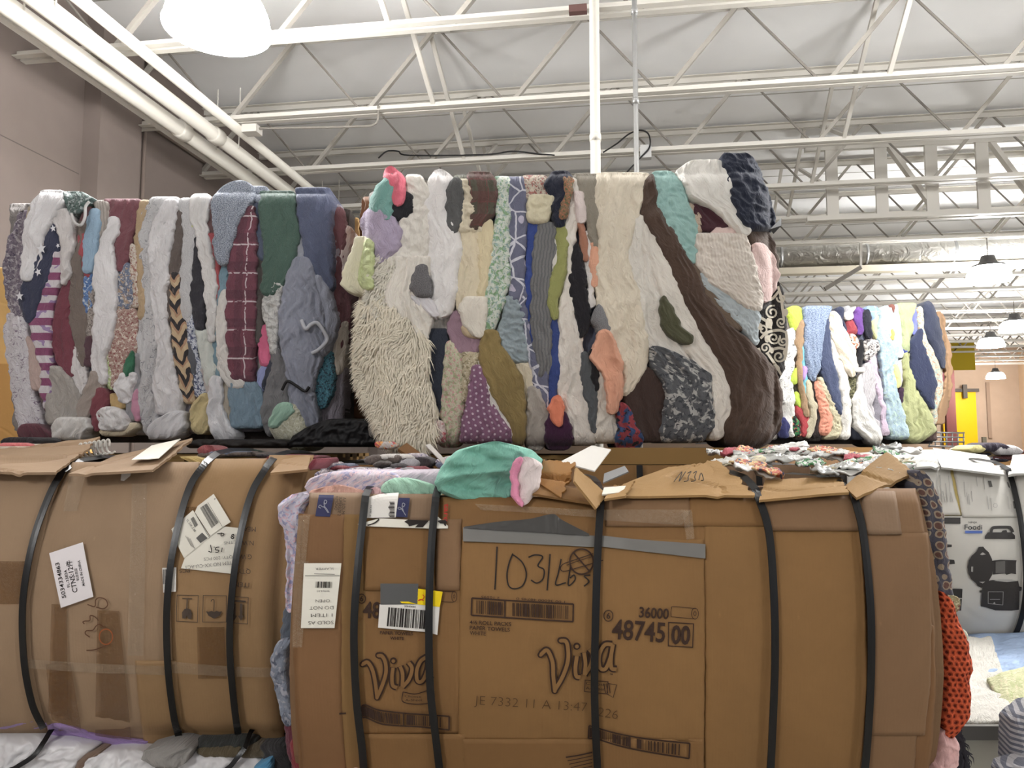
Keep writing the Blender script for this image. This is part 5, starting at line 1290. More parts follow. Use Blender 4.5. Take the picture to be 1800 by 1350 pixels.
# yellow / grey / white shop label
o = mark(S, s3, lambda mb: poly_px(mb, S, [r(*k) for k in ((897,478),(1130,460),(1290,478),(1525,505),(1500,797),(1380,768),(880,722))], .0165), 'paper_label', M_paper)
mark(S, o, lambda mb: poly_px(mb, S, [r(*k) for k in ((905,260),(1302,262),(1292,478),(905,480))], .0175), 'grey_block', flat('slate_print', (84, 84, 84), .6))
mark(S, o, lambda mb: (poly_px(mb, S, [r(*k) for k in ((1298,314),(1556,346),(1526,506),(1290,478))], .0175), poly_px(mb, S, [r(*k) for k in ((1110,448),(1200,448),(1292,476),(1130,464))], .0185)), 'yellow_block', flat('yellow_print', (236, 206, 10), .6))
mark(S, o, lambda mb: (bars_px(mb, S, [r(990,507), r(1380,540), r(1368,735), r(972,705)], .018, 9, 34), text_px(mb, S, '20H0602', *r(1215, 500), 3, -3, .018, w=20)), 'barcode', M_ink)
mark(S, o, lambda mb: stroke_px(mb, S, [r(1348,375), r(1362,398), r(1345,425), r(1302,436), r(1330,424), r(1358,440)], 1.2, .0195), 'red_handwriting', flat('red_ink', (210, 50, 40), .7))
# carton print, left panel
def left_a(mb):
    text_px(mb, S, '48', 655, 1071, 28, -2, .009, w=31, bold=.02)
def left_c(mb):
    stroke_px(mb, S, [(637 + 6.5 * math.cos(t * .42), 1051 - 8 * math.sin(t * .42)) for t in range(16)], 1.6, .009)
    text_px(mb, S, '6', 637, 1051, 9, 0, .009, bold=.02)
def left_b(mb): text_px(mb, S, 'PAPER TOWELS', 698, 1111, 5.4, -2, .0105, w=58, bold=.02); text_px(mb, S, 'WHITE', 699, 1120, 5.4, -2, .0105, w=24, bold=.02)
def left_d(mb):
    stroke_px(mb, S, [(778, 1038), (799, 1038)], 1.0, .0105); stroke_px(mb, S, [(777, 1056), (798, 1057)], 1.0, .0105)
    stroke_px(mb, S, [(799 + 4.5 * math.cos(t * .42), 1047 - 9.2 * math.sin(t * .42)) for t in range(16)], 1.0, .0105)
    stroke_px(mb, S, [(799 + 1.5 * math.cos(t * .42), 1047 - 3 * math.sin(t * .42)) for t in range(16)], .8, .0105)
mark(S, s3, left_a, 'printed_number'); mark(S, s3, left_b, 'printed_text'); mark(S, s3, left_c, 'printed_symbol'); mark(S, s3, left_d, 'printed_roll_drawing')
def logo(P, w1, w2, lift, sheet_o, kmat):
    strokes = P['strokes']
    mark(S, sheet_o, lambda mb: [stroke_px(mb, S, s, w1, lift, True, 10) for s in strokes] + [poly_px(mb, S, [(c[0] + (rr + (w1 - w2) / 2) * math.cos(t * .5), c[1] - (rr + (w1 - w2) / 2) * math.sin(t * .5)) for t in range(13)], lift) for c, rr in P['caps']], 'logo_outline')
    mark(S, sheet_o, lambda mb: [stroke_px(mb, S, s, w2, lift + .0012 + .0003 * i, True, 10) for i, s in enumerate(strokes)] + [poly_px(mb, S, [(c[0] + rr * math.cos(t * .5), c[1] - rr * math.sin(t * .5)) for t in range(13)], lift + .0028) for c, rr in P['caps']], 'logo_fill', kmat)
f = cx((470, 1030, .2371)); h = cx((800, 1030, .25))
V1 = [[f(712,570), f(750,556), f(785,610), f(806,700), f(820,810)], [f(820,812), f(852,740), f(884,640), f(882,560), f(858,512), f(828,505)], [f(938,595), f(930,665), f(936,725), f(966,742)], [f(990,585), f(1008,640), f(1006,735)], [f(1006,738), f(1055,680), f(1078,600), f(1052,556)], [f(1190,512), f(1140,548), f(1112,620), f(1118,690), f(1155,690), f(1190,610), f(1200,520)], [f(1204,510), f(1196,600), f(1200,670), f(1230,688)]]
logo({'strokes': V1, 'caps': [(f(940,545), 3.2), (f(820,815), 3.0), (f(712,572), 2.6), (f(828,505), 2.6)]}, 12, 6.2, .0105, s3, K['b'])
V2 = [[h(600,470), h(645,440), h(682,520), h(688,620), h(698,715)], [h(698,718), h(752,625), h(788,520), h(790,430), h(775,378), h(738,372)], [h(852,480), h(842,560), h(848,618), h(875,628)], [h(902,455), h(912,530), h(905,610)], [h(905,612), h(948,540), h(962,470), h(940,432)], [h(1100,398), h(1045,402), h(1008,470), h(1010,555), h(1050,568), h(1085,490), h(1100,410)], [h(1104,396), h(1090,480), h(1092,560), h(1128,572)]]
logo({'strokes': V2, 'caps': [(h(852,412), 3.4), (h(698,722), 3.2), (h(600,472), 2.8), (h(738,372), 2.8)]}, 12.5, 6.5, .0145, s4, K['a'])
def banner1(mb):
    stroke_px(mb, S, [f(1010,775), f(1100,790), f(1190,765)], 1.6, .0105); stroke_px(mb, S, [f(1010,775), f(1008,845), f(1100,865), f(1200,858), f(1240,840), f(1240,770)], 1.6, .0105)
    text_px(mb, S, 'Choose', *f(1082,808), 4, -3, .0105, w=28); text_px(mb, S, 'A-Sheet', *f(1090,835), 4, 0, .0105, w=30)
mark(S, s3, banner1, 'printed_badge')
def banner2(mb):
    frame_px(mb, S, [h(910,648), h(1070,660), h(1062,745), h(905,728)], 1.4, .0145); stroke_px(mb, S, [h(1070,672), h(1130,682), h(1105,770), h(1062,745)], 1.4, .0145, False)
    text_px(mb, S, 'Choose', *h(985,675), 5, -4, .0145, w=34); text_px(mb, S, 'A-Sheet', *h(982,708), 5, -4, .0145, w=34)
    for k in range(3): stroke_px(mb, S, [h(1040 + 18*k, 672), h(1052 + 16*k, 740)], 1.2, .0145, True, 3)
    text_px(mb, S, 'TM', *h(1092,608), 2.5, 0, .0145, bold=.03)
mark(S, s4, banner2, 'printed_badge')
def stripcode(mb, top, bot, lift, divs, seed):
    t, b = smooth_pts(top, 10), smooth_pts(bot, 10)
    stroke_px(mb, S, top, 2.6, lift); stroke_px(mb, S, bot, 2.6, lift)
    at_ = lambda A, k: A[int(np.clip(k, 0, 1) * (len(A) - 1))]
    for d in (0, 1) + tuple(divs): stroke_px(mb, S, [at_(t, d), at_(b, d)], 2.6, lift, True, 3)
    rr = random.Random(seed); k = .05
    while k < .95:
        if all(abs(k - d) > .035 for d in divs):
            A = t[0] + 0; i = k * (len(t) - 1); j = int(i); u = i - j
            pa = t[j] * (1 - u) + t[min(j + 1, len(t) - 1)] * u; i2 = k * (len(b) - 1); j2 = int(i2); u2 = i2 - j2; pb = b[j2] * (1 - u2) + b[min(j2 + 1, len(b) - 1)] * u2
            stroke_px(mb, S, [pa * .88 + pb * .12, pa * .12 + pb * .88], rr.choice((.8, 1.2, 2.0, 2.8)), lift, True, 2)
        k += rr.choice((.012, .017, .022))
M_bar = flat('faded_bar_print', (92, 68, 44), .8)
def code_obj(sheet_o, top, bot, lift, divs, seed): mark(S, sheet_o, lambda mb: stripcode(mb, top, bot, lift, divs, seed), 'barcode', M_print)
code_obj(s3, [f(705,880), f(735,871), f(830,908), f(1000,930), f(1130,940), f(1350,955)], [f(712,966), f(742,966), f(850,1010), f(1000,1025), f(1130,1032), f(1350,1055)], .0105, (.62,), 4)
code_obj(s4, [h(938,966), h(1000,985), h(1150,1025), h(1350,1060), h(1640,1090)], [h(932,1055), h(1000,1062), h(1150,1108), h(1350,1150), h(1635,1196)], .0145, (.62,), 7)
code_obj(s4, [h(120,76), h(350,92), h(600,106), h(828,118)], [h(116,196), h(350,212), h(600,228), h(825,241)], .0145, (.36,), 2)
mark(S, s4, lambda mb: text_px(mb, S, '48745', *h(1283,306), 34, -4, .0145, w=93, bold=.016), 'printed_number')
mark(S, s4, lambda mb: text_px(mb, S, '36000', *h(1390,181), 18, -4, .0145, w=52, bold=.02), 'printed_number')
def main_box(mb):
    text_px(mb, S, '00', *h(1577,334), 31, -3, .0145, w=33, bold=.03)
    frame_px(mb, S, [h(1492,246), h(1665,256), h(1660,420), h(1490,410)], 1.8, .0145)
def main_six(mb):
    stroke_px(mb, S, [(h(1072,200)[0] + 8 * math.cos(t * .42), h(1072,200)[1] - 9.5 * math.sin(t * .42)) for t in range(16)], 1.6, .0145); text_px(mb, S, '6', *h(1072,200), 10, 0, .0145, bold=.02)
def main_roll(mb):
    stroke_px(mb, S, [h(1680,150), h(1530,136), h(1512,150), h(1508,195), h(1525,208), h(1678,222)], 1.0, .0145)
    for rr in (1, .36): stroke_px(mb, S, [(h(1676,185)[0] + rr * 6 * math.cos(t * .42), h(1676,185)[1] - rr * 9.5 * math.sin(t * .42)) for t in range(16)], 1.0, .0145)
def main_txt(mb):
    for s, x, y, w in (('4/6 ROLL PACKS', 250, 252, 290), ('PAPER TOWELS', 245, 290, 280), ('WHITE', 162, 322, 112)): text_px(mb, S, s, *h(x, y), 6.6, -3, .0145, w=w * .25, bold=.012)
def main_codes(mb): text_px(mb, S, '1 00 36000 48745 0', *h(600,92), 4, 176, .0145, w=85)
mark(S, s4, lambda mb: text_px(mb, S, '2 10595', *h(250,72), 4, 176, .0145, w=32), 'printed_code')
mark(S, s4, main_box, 'printed_number_box'); mark(S, s4, main_six, 'printed_symbol'); mark(S, s4, main_roll, 'printed_roll_drawing'); mark(S, s4, main_txt, 'printed_text'); mark(S, s4, main_codes, 'printed_code')
mark(S, s4, lambda mb: (text_px(mb, S, 'JE 7332 11 A 13:47', *h(530,822), 16, -3.6, .0145, w=197, bold=-.018), text_px(mb, S, '226', *h(1070,880), 16, -10, .0145, w=35, bold=-.018)), 'inkjet_code', flat('inkjet_brown', (84, 60, 36), .8))
def bot_txt(mb):
    for i in range(5): stroke_px(mb, S, [h(775 + i * 12, 1185 + i * 24), h(870, 1170 + i * 24), h(960, 1150 + i * 24)], 1.4 if i else 2.4, .0165)
mark(S, s4, bot_txt, 'printed_lines'); mark(S, s3, lambda mb: stroke_px(mb, S, [f(540,936), f(590,932)], 3, .0105, True, 3), 'printed_tick')
g = cx((780, 760, .2889))
def hand(mb):
    for s in ([(325,690),(320,800),(312,950)], [(420,732),(398,790),(385,860),(395,925),(430,945),(480,925),(502,860),(480,790),(430,745),(412,742)], [(515,755),(555,740),(600,752),(572,805),(608,830),(602,885),(565,910),(530,892)], [(645,735),(637,840),(627,955)], [(712,765),(695,850),(680,920),(740,908)], [(770,800),(755,922),(795,892),(790,862),(765,880)], [(888,862),(852,868),(880,900),(850,930)]):
        stroke_px(mb, S, [g(*p) for p in s], 2.4, .0145)
mark(S, s4, hand, 'handwriting', M_ink)
def hook_sym(mb):
    c = g(835, 780); stroke_px(mb, S, [(c[0] + 20.5 * math.cos(t * .3), c[1] - 22 * math.sin(t * .3)) for t in range(22)], 2.8, .016); stroke_px(mb, S, [g(782,722), g(886,842)], 2.8, .016, True, 4)
    stroke_px(mb, S, [g(905,732), g(800,768), g(725,795), g(708,825), g(735,838), g(830,812), g(905,790), g(965,772)], 1.6, .016); stroke_px(mb, S, [g(915,745), g(820,775), g(745,802)], 1.2, .016)
mark(S, s4, hook_sym, 'no_hooks_symbol')
# tapes
def patch(surf, parent, name, mat, pts_rows, lift, label=None, amp=.0015):
    return strip(surf, name, mat, pts_rows, parent, None, lift=lift, depth=.001, R=.001, amp=amp, style='crumple', grow=0, rough=.5, res=.01, round_ends=False, label=label)
def tape_poly(surf, parent, name, mat, top, bot, lift, label=None):
    t, b = smooth_pts(top, 10), smooth_pts(bot, 10); n = len(t); i = np.linspace(0, len(b) - 1, n); b = np.stack([np.interp(i, np.arange(len(b)), b[:, k]) for k in (0, 1)], 1)
    G = np.stack([surf.px(t[:, 0] * (1 - f) + b[:, 0] * f, t[:, 1] * (1 - f) + b[:, 1] * f, lift + .002 * fbm(np.arange(n) * .4, np.full(n, f * 5), 3)) for f in np.linspace(0, 1, 6)], 1)
    mb = MB(); mb.quadgrid(G, True); return mb.build(name, mat, parent, True, label=label)
tape_poly(S, FB, 'duct_tape', M_duct, [g(120,573), g(400,590), g(700,612), g(922,624)], [g(120,658), g(400,668), g(700,682), g(922,694)], .0165, 'grey duct tape band')
tape_poly(S, FB, 'duct_tape', M_duct, [g(950,622), g(1200,648), g(1582,675)], [g(955,690), g(1200,718), g(1582,762)], .0165, 'grey duct tape band')
tape_poly(S, FB, 'torn_film', flat('dark_film', (62, 60, 58), .3, .5), [g(130,568), g(340,538), g(520,522), g(660,493), g(720,530), g(880,612)], [g(125,578), g(340,592), g(520,602), g(660,610), g(720,614), g(880,624)], .019, 'dark torn plastic film')
tape_poly(S, FB, 'clear_tape', M_clear, [g(190,432), g(500,448), g(920,470)], [g(230,470), g(560,488), g(920,515)], .014)
tape_poly(S, FB, 'clear_tape', M_clear, [g(960,468), g(1200,466), g(1500,468)], [g(960,530), g(1200,545), g(1440,560)], .016)
tape_poly(S, FB, 'clear_tape', M_clear, [g(1440,475), g(1500,475)], [g(1468,650), g(1515,640)], .0175)
tape_poly(S, FB, 'clear_tape', M_clear, [(520, 985), (545, 985)], [(517, 1135), (534, 1135)], .0155)
tape_poly(S, FB, 'clear_tape', M_clear, [(527, 905), (548, 905)], [(522, 990), (540, 990)], .0155)
straps(S, FB, FST, 13, .026, .62)

# clothes showing at the left side of the front bale
SE = Surf(1.98, 0.0)
flo = fab((206, 200, 216), 'floral', (150, 150, 190), (214, 176, 190), k=1.6)
for nm, mt, rows, ex in (
 ('nightgown', flo, [(865,512,560),(890,496,545),(915,500,540),(950,512,535),(1010,514,530),(1070,510,528)], dict(lift=.05, amp=.012, R=.03, label='lilac floral nightgown squeezed out at the left side')),
 ('shirt', fab((84, 92, 104)), [(1060,508,530),(1085,500,528),(1110,500,526),(1135,502,520)], dict(lift=.03)),
 ('shirt', fab((124, 132, 148), 'floral', (90, 96, 116), (160, 160, 172), k=1), [(1115,500,522),(1150,486,512),(1180,488,510),(1230,500,522),(1265,508,526)], dict(lift=.05, amp=.014, label='grey-blue shirt squeezed out at the left side')),
 ('shirt', fab((180, 160, 156)), [(1140,505,530),(1200,512,532),(1250,514,535)], dict(lift=.03)),
 ('shirt', fab((96, 32, 52)), [(1240,500,530),(1290,505,530),(1320,510,545),(1360,520,560)], dict(lift=.02)),
 ('shirt', fab((130, 20, 36)), [(1290,514,545),(1330,518,550),(1370,525,552)], dict(lift=.03)),
 ('shirt', fab((206, 172, 64)), [(1262,524,538),(1300,526,542),(1325,535,548)], dict(lift=.04, label='yellow cloth at the lower left')),
 ('shirt', fab((226, 190, 190)), [(1318,632,648),(1345,610,650),(1400,590,655)], dict(lift=.16, label='pale pink cloth below the first strap')),
 ('shirt', fab((206, 160, 160)), [(1345,535,556),(1400,535,565)], dict(lift=.06)),
 ('shirt', fab((80, 60, 110)), [(945,508,522),(985,506,520)], dict(lift=.02)),
): strip(SE, nm, mt, rows, FB, depth=.22, **ex)
# clothes at the right side
SG = Surf(2.0, 0.0)
for nm, mt, rows, ex in (
 ('printed_shirt', fab((74, 72, 84), 'medallion', (150, 132, 110), (104, 70, 60), k=1.9), [(826,1592,1612),(850,1596,1626),(890,1600,1642),(940,1608,1650),(1000,1616,1656),(1060,1626,1666)], dict(lift=.05, R=.05, amp=.008, label='dark shirt with round medallion print at the right side')),
 ('shirt', fab((150, 140, 100), 'floral', (120, 60, 50), (196, 186, 150), k=2.4), [(1040,1640,1666),(1070,1645,1672)], dict(lift=.05)),
 ('crochet_shawl', None, [(1032,1626,1638),(1060,1628,1655),(1090,1630,1668),(1130,1632,1682),(1165,1634,1690),(1180,1636,1680),(1210,1638,1686),(1245,1638,1684),(1280,1634,1656)], dict(lift=.07, R=.05, amp=.010, style='crumple', label='orange open-knit crochet shawl at the right side')),
 ('baby_blanket', fab((222, 172, 168)), [(1268,1628,1652),(1300,1622,1668),(1340,1612,1666),(1400,1590,1660)], dict(lift=.06, amp=.018, R=.04, style='crumple', label='pink cloth bunched at the lower right side')),
 ('shirt', fab((44, 46, 84)), [(1300,1650,1672),(1345,1655,1678)], dict(lift=.01)),
):
    if mt is None:
        T = NT('orange_crochet', .9); uv = T.uv(); A = alb((206, 92, 58))
        sp = T.xy(T.sc(uv, 75, 75)); row = T.math('MULTIPLY', T.math('FLOOR', sp[1]), .5)
        a_ = T.math('SUBTRACT', T.math('FRACT', T.math('ADD', sp[0], row)), .5); b_ = T.math('SUBTRACT', T.math('FRACT', sp[1]), .5)
        dd = T.math('SQRT', T.math('ADD', T.math('MULTIPLY', T.math('MULTIPLY', a_, a_), 1.6), T.math('MULTIPLY', b_, b_)))
        T.color(T.mix(T.ramp(dd, .22, .30), alb((110, 36, 24)), A)); T.bump(T.ramp(dd, .1, .55), .9, .012); mt = T.m
    strip(SG, nm, mt, rows, FB, depth=.12, **ex)

# ---- things on top of the front bale: flaps (parts), loose cloth (things)
A3 = lambda x, y, d: at(np.array(float(x)), np.array(float(y)), d)
fl1 = panel('top_flap', K['f'], [A3(1062, 868, 1.87), A3(1328, 872, 1.87), A3(1262, 808, 2.12), A3(1178, 818, 2.12)], FB, .006, .012, 4, ragged=.06, label='torn top flap with scribbled writing')
mb = MB()
def fl_pt(s, t, lift=.012): 
    a, b, c, d = [A3(1062, 868, 1.87), A3(1328, 872, 1.87), A3(1262, 808, 2.12), A3(1178, 818, 2.12)]
    n = np.cross(b - a, d - a); n /= np.linalg.norm(n); return (a*(1-s)+b*s)*(1-t)+(d*(1-s)+c*s)*t + n * lift
for s0, seq in ((.42, ((0,.25),(.01,.55),(.04,.25),(.05,.55))), (.50, ((0,.5),(.03,.55),(.02,.4),(.03,.28),(0,.25))), (.56, ((0,.5),(.03,.55),(.02,.4),(.03,.28),(0,.25))), (.62, ((0,.3),(.02,.5),(.04,.3),(.02,.28)))):
    P = [fl_pt(s0 + a, b) for a, b in seq]; mb.tube(smooth_pts(P, 4), .0012, 4)
mb.build('handwriting', M_ink, fl1)
panel('top_flap', K['f'], [A3(1334, 878, 1.86), A3(1492, 868, 1.86), A3(1478, 838, 2.03), A3(1345, 842, 2.03)], FB, .006, .008, 9, ragged=.03)
panel('top_flap', K['f'], [A3(1484, 850, 1.93), A3(1505, 872, 1.86), A3(1612, 832, 2.02), A3(1562, 792, 2.06)], FB, .007, .012, 12, ragged=.03, label='bent-up flap at the right corner')
panel('top_flap', K['f'], [A3(1062, 878, 1.84), A3(1100, 872, 1.85), A3(1115, 845, 1.92), A3(1078, 852, 1.92)], FB, .006, .012, 5, n=14, ragged=.15)
panel('torn_cardboard', card('glossy_kraft', (150, 108, 62), .35), [A3(940, 842, 1.92), A3(985, 872, 1.86), A3(1012, 812, 1.95), A3(955, 805, 1.98)], FB, .006, .03, 15, ragged=.1, label='crumpled torn cardboard')
panel('torn_cardboard', K['f'], [A3(1010, 845, 1.86), A3(1050, 892, 1.82), A3(1068, 868, 1.88), A3(1012, 822, 1.92)], FB, .006, .010, 16, n=16, ragged=.08)
panel('torn_cardboard', K['b'], [A3(935, 868, 1.87), A3(1052, 884, 1.86), A3(1052, 858, 1.92), A3(940, 850, 1.92)], FB, .006, .008, 17, n=16)
panel('paper_flap', M_paper, [A3(985, 812, 2.02), A3(1045, 828, 1.98), A3(1074, 790, 2.08), A3(1040, 783, 2.1)], FB, .004, .004, 18, n=14, label='white paper flap')
panel('plastic_scrap', flat('grey_plastic', (140, 140, 140), .3), [A3(1060, 848, 1.98), A3(1105, 828, 2.02), A3(1098, 818, 2.05), A3(1062, 832, 2.02)], FB, .004, .004, 19, n=10)
panel('paper_scrap', M_paper2, [A3(1058, 868, 1.86), A3(1095, 864, 1.87), A3(1100, 852, 1.9), A3(1062, 855, 1.9)], FB, .004, .012, 20, n=10)
# cloth layers packed in the top of the bale
ST = Surf(2.02, 0.0)
def layers(surf, parent, x0, x1, ytop, ybot, n, seed, cols, lift=0, depth=.3, hmin=6, hmax=14, wmin=40, wmax=150, name='packed_garment', amp=.006):
    r = random.Random(seed)
    for i in range(n):
        w = r.uniform(wmin, wmax); x = r.uniform(x0, x1 - w * .5); y = ytop + (ybot - ytop) * (i + r.random()) / n; h = r.uniform(hmin, hmax); x2 = min(x1, x + w)
        sk = r.uniform(-5, 5)
        strip(surf, name, cols[r.randrange(len(cols))], [(y, x + w * .12, x2 - w * .12), (y + h * .5, x, x2), (y + h, x + w * .05, x2 - w * .05)], parent,
              lift=lift + .004 * i, depth=depth, R=.012, amp=amp, style='crumple', grow=0, rough=3, res=.006)
dk = [fab(c) for c in ((96, 84, 78), (60, 54, 56), (120, 40, 50), (150, 146, 150), (92, 98, 120), (190, 184, 178), (70, 62, 58))] + [fab((170, 160, 166), 'floral', (110, 100, 130), (200, 190, 190), k=2)]
S2 = Surf(2.25, 0.0)
layers(S2, FB, 545, 800, 796, 836, 26, 21, dk, depth=.12, hmin=10, hmax=20, wmin=30, wmax=90, amp=.012)
brt = [fab(c) for c in ((206, 206, 204), (220, 216, 210), (150, 156, 160), (120, 130, 120), (214, 206, 190))] + [fab((190, 196, 190), 'floral', (90, 150, 80), (60, 60, 70), k=1.6), fab((216, 214, 210), 'lines', (90, 90, 90)), fab((190, 60, 80))]
rp = random.Random(5)
scrap = [flat('scrap_white', (206, 204, 198), .5), flat('scrap_grey', (150, 150, 148), .35), flat('scrap_cream', (206, 196, 170), .6), fab((206, 206, 202), 'lines', (90, 90, 90)), fab((200, 204, 196), 'camo', (70, 140, 80), (60, 60, 70), k=1.4), fab((176, 60, 76)), flat('scrap_film', (176, 176, 172), .2, .6), fab((216, 180, 120), 'camo', (190, 90, 60), (60, 70, 110), k=1.6), flat('scrap_white2', (216, 214, 210), .4)]
for i in range(46):
    x = rp.uniform(1275, 1575); t = rp.random(); d0 = 1.98 + .5 * t; y = 836 - 40 * t - rp.uniform(0, 6); w = rp.uniform(18, 46); hh = rp.uniform(4, 9); sk = rp.uniform(-14, 14); tl = rp.uniform(-7, 7)
    o = panel('packed_scrap', scrap[rp.randrange(len(scrap))], [A3(x - w, y + tl, d0), A3(x + w, y - tl, d0), A3(x + w * .8 + sk, y - hh - tl, d0 + .10), A3(x - w * .8 + sk, y - hh + tl, d0 + .10)], FB, .004, .013, 200 + i, n=16, style='crumple', ragged=.1)
    o.data.polygons.foreach_set('use_smooth', [True] * len(o.data.polygons))
for nm, mt, rows, ex in (
 ('nightgown', fab((206, 192, 202), 'floral', (160, 156, 190), (222, 190, 196), k=1.8), [(828,580,700),(840,555,716),(855,545,690),(868,548,660),(874,560,600)], dict(lift=.06, amp=.010, label='pink and lilac floral nightgown folded over the top edge')),
 ('shirt', fab((222, 166, 146)), [(850,590,620),(858,560,645),(866,553,648),(880,625,646)], dict(lift=.085, amp=.010, label='peach cloth edge')),
 ('shirt', fab((190, 178, 190)), [(828,690,790),(842,660,790),(856,655,780),(866,660,700)], dict(lift=.05, amp=.008)),
 ('shirt', fab((224, 176, 176)), [(854,655,680),(864,646,690),(878,646,656)], dict(lift=.09)),
 ('shirt', fab((160, 206, 180)), [(838,690,735),(850,680,765),(862,675,775),(874,730,772),(884,750,770)], dict(lift=.085, amp=.010, label='pale mint cloth edge')),
 ('shirt', fab((116, 26, 42)), [(806,548,556),(814,543,556),(826,540,550)], dict(lift=.0)),
): strip(ST, nm, mt, rows, FB, depth=.25, R=.02, grow=1, res=.005, **ex)
SMt = Surf(1.95, 0.0)
MB_ = strip(SMt, 'mint_blanket', fab((112, 178, 158)), [(776,848,900),(790,806,938),(806,790,952),(826,778,950),(846,770,925),(862,772,908),(874,790,908),(884,850,902)], None, lift=.06, depth=.16, R=.045, amp=.026, style='drape', res=.0035)
tag(MB_, 'mint green blanket bunched on top of the front bale', 'blanket')
WP = thing('baby_shirt', 'white baby shirt with a pink edge beside the mint blanket', 'shirt')
strip(SMt, 'shirt_body', fab((222, 206, 204)), [(802,910,936),(815,906,950),(840,903,947),(865,905,937),(884,912,926)], WP, lift=.085, depth=.12, R=.025, amp=.010)
strip(SMt, 'pink_edge', fab((226, 130, 168)), [(802,908,920),(820,901,911),(845,899,907),(868,903,912),(886,912,922)], WP, lift=.098, depth=.05, R=.012, amp=.006)

# ------------------------------------------------------------------ left lower bale
LST = [[(120, 826), (96, 870), (68, 950), (51, 1050), (52, 1150), (66, 1230), (86, 1275)], [(368, 812), (338, 860), (312, 960), (301, 1060), (302, 1160), (312, 1250), (324, 1300)], [(476, 816), (446, 870), (424, 960), (412, 1060), (410, 1140), (416, 1220), (424, 1285)]]
SLb = Surf(2.24, 0.0, u0=-1.92, u1=-.64, v0=.79, v1=1.565, bulge=.12, ru=.05, rv=.05)
SLb.pinch = strap_paths(SLb, LST); SLb.pd = .014; SLb.pw = .05
LB = thing('cardboard_bale', 'strapped bale in brown cartons with a white label tilted on its side, lower left', 'bale')
core_block(SLb, -1.90, -.66, .82, 1.52, .70, K['m'], LB, inset=.06)
S = SLb
sheet(S, LB, K['m'], [(818,-240,530),(1050,-280,510),(1180,-270,495),(1290,-240,500)], -.006)
sheet(S, LB, K['l'], [(800,-240,118),(900,-250,88),(1050,-270,56),(1180,-265,60),(1288,-240,84)], .006, 'grey-brown carton at the left edge')
l1 = sheet(S, LB, K['l'], [(812,128,352),(900,86,330),(1000,58,312),(1060,50,305),(1150,54,306),(1230,68,316),(1300,90,326)], .006, 'carton panel with the tilted white label')
sheet(S, LB, K['m'], [(1160,240,312),(1230,246,318),(1308,256,328)], .012)
l2 = sheet(S, LB, K['m'], [(806,362,470),(900,326,440),(1000,306,420),(1060,302,412),(1150,304,412),(1250,314,420),(1310,322,430)], .008, 'carton panel with shipping labels')
l3 = sheet(S, LB, K['m'], [(800,474,552),(860,450,532),(960,424,516),(1060,412,506),(1160,410,498),(1230,416,494),(1316,426,502)], .006, 'carton panel at the right end')
for top, bot in (([(96,1060),(122,1060)], [(90,1250),(126,1262)]), ([(176,1070),(214,1072)], [(172,1290),(236,1300)]), ([(330,890),(375,890)],[(318,905),(360,905)]), ([(86,1165),(130,1165)], [(96,1262),(148,1280)]), ([(350,1100),(398,1100)], [(352,1190),(402,1190)]), ([(-10,985),(60,985)], [(-20,1060),(52,1060)])):
    tape_poly(S, LB, 'packing_tape', M_tape, top, bot, .0145)
tape_poly(S, LB, 'clear_tape', M_clear, [(55,1156),(180,1164),(300,1168)], [(55,1172),(180,1180),(300,1184)], .016); tape_poly(S, LB, 'clear_tape', M_clear, [(305,1160),(400,1168),(500,1172)], [(305,1180),(400,1186),(500,1188)], .016)
tape_poly(S, LB, 'clear_tape', M_clear, [(128,828),(156,828)], [(116,898),(140,898)], .013)
tape_poly(S, LB, 'clear_tape', M_clear, [(236,850),(262,850)], [(228,1150),(256,1150)], .013)
a_ = cx((0, 730, .459))
o = mark(S, l1, lambda mb: poly_px(mb, S, [a_(202,525), a_(330,483), a_(370,690), a_(247,733)], .0165), 'paper_label', flat('label_bluish', (226, 220, 222), .6))
def lt(mb):
    for s, x, y, hh, w in (('5034334863', 247,628,7.2,63), ('FL-3382A', 271,621,5,31), ('CTNS:12件', 289,613,8.6,57), ('MADE IN CHINA', 325,600,4.4,45)): text_px(mb, S, s, *a_(x, y), hh, 101.5, .018, w=w, bold=.008)
    text_px(mb, S, '制造商国', *a_(308,606), 4, 101.5, .018, w=21)
mark(S, o, lt, 'label_print', M_ink)
z = cx((80, 930, .1705))
def hw(mb):
    for s in ([(465,765),(540,785),(550,720),(590,695),(650,715),(672,770),(630,808),(555,792)], [(435,965),(420,945),(440,935),(490,928),(495,880),(540,890),(580,930)], [(490,1100),(445,1065),(455,1035),(520,1028),(555,985),(590,968),(635,1000)], [(455,1235),(540,1228),(630,1195),(700,1165)]):
        stroke_px(mb, S, [z(*p) for p in s], 1.9, .016)
mark(S, l1, hw, 'handwriting', M_marker)
mark(S, l1, lambda mb: stroke_px(mb, S, [z(655 + 68 * math.cos(t * .32), 1095 - 78 * math.sin(t * .32)) for t in range(21)], 1.9, .016), 'handwriting', flat('orange_marker', (150, 84, 48), .8))
b_ = cx((290, 850, .1925))
for pts, lf in (([(505,380),(695,400),(630,815),(170,765),(215,640),(430,480)], .0165), ([(85,410),(280,237),(435,480),(200,672),(133,540)], .0185), ([(300,255),(325,200),(470,90),(625,345),(545,395),(440,470)], .0205)):
    o = mark(S, l2, lambda mb: poly_px(mb, S, [b_(*k) for k in pts], lf), 'paper_label', M_paper2)
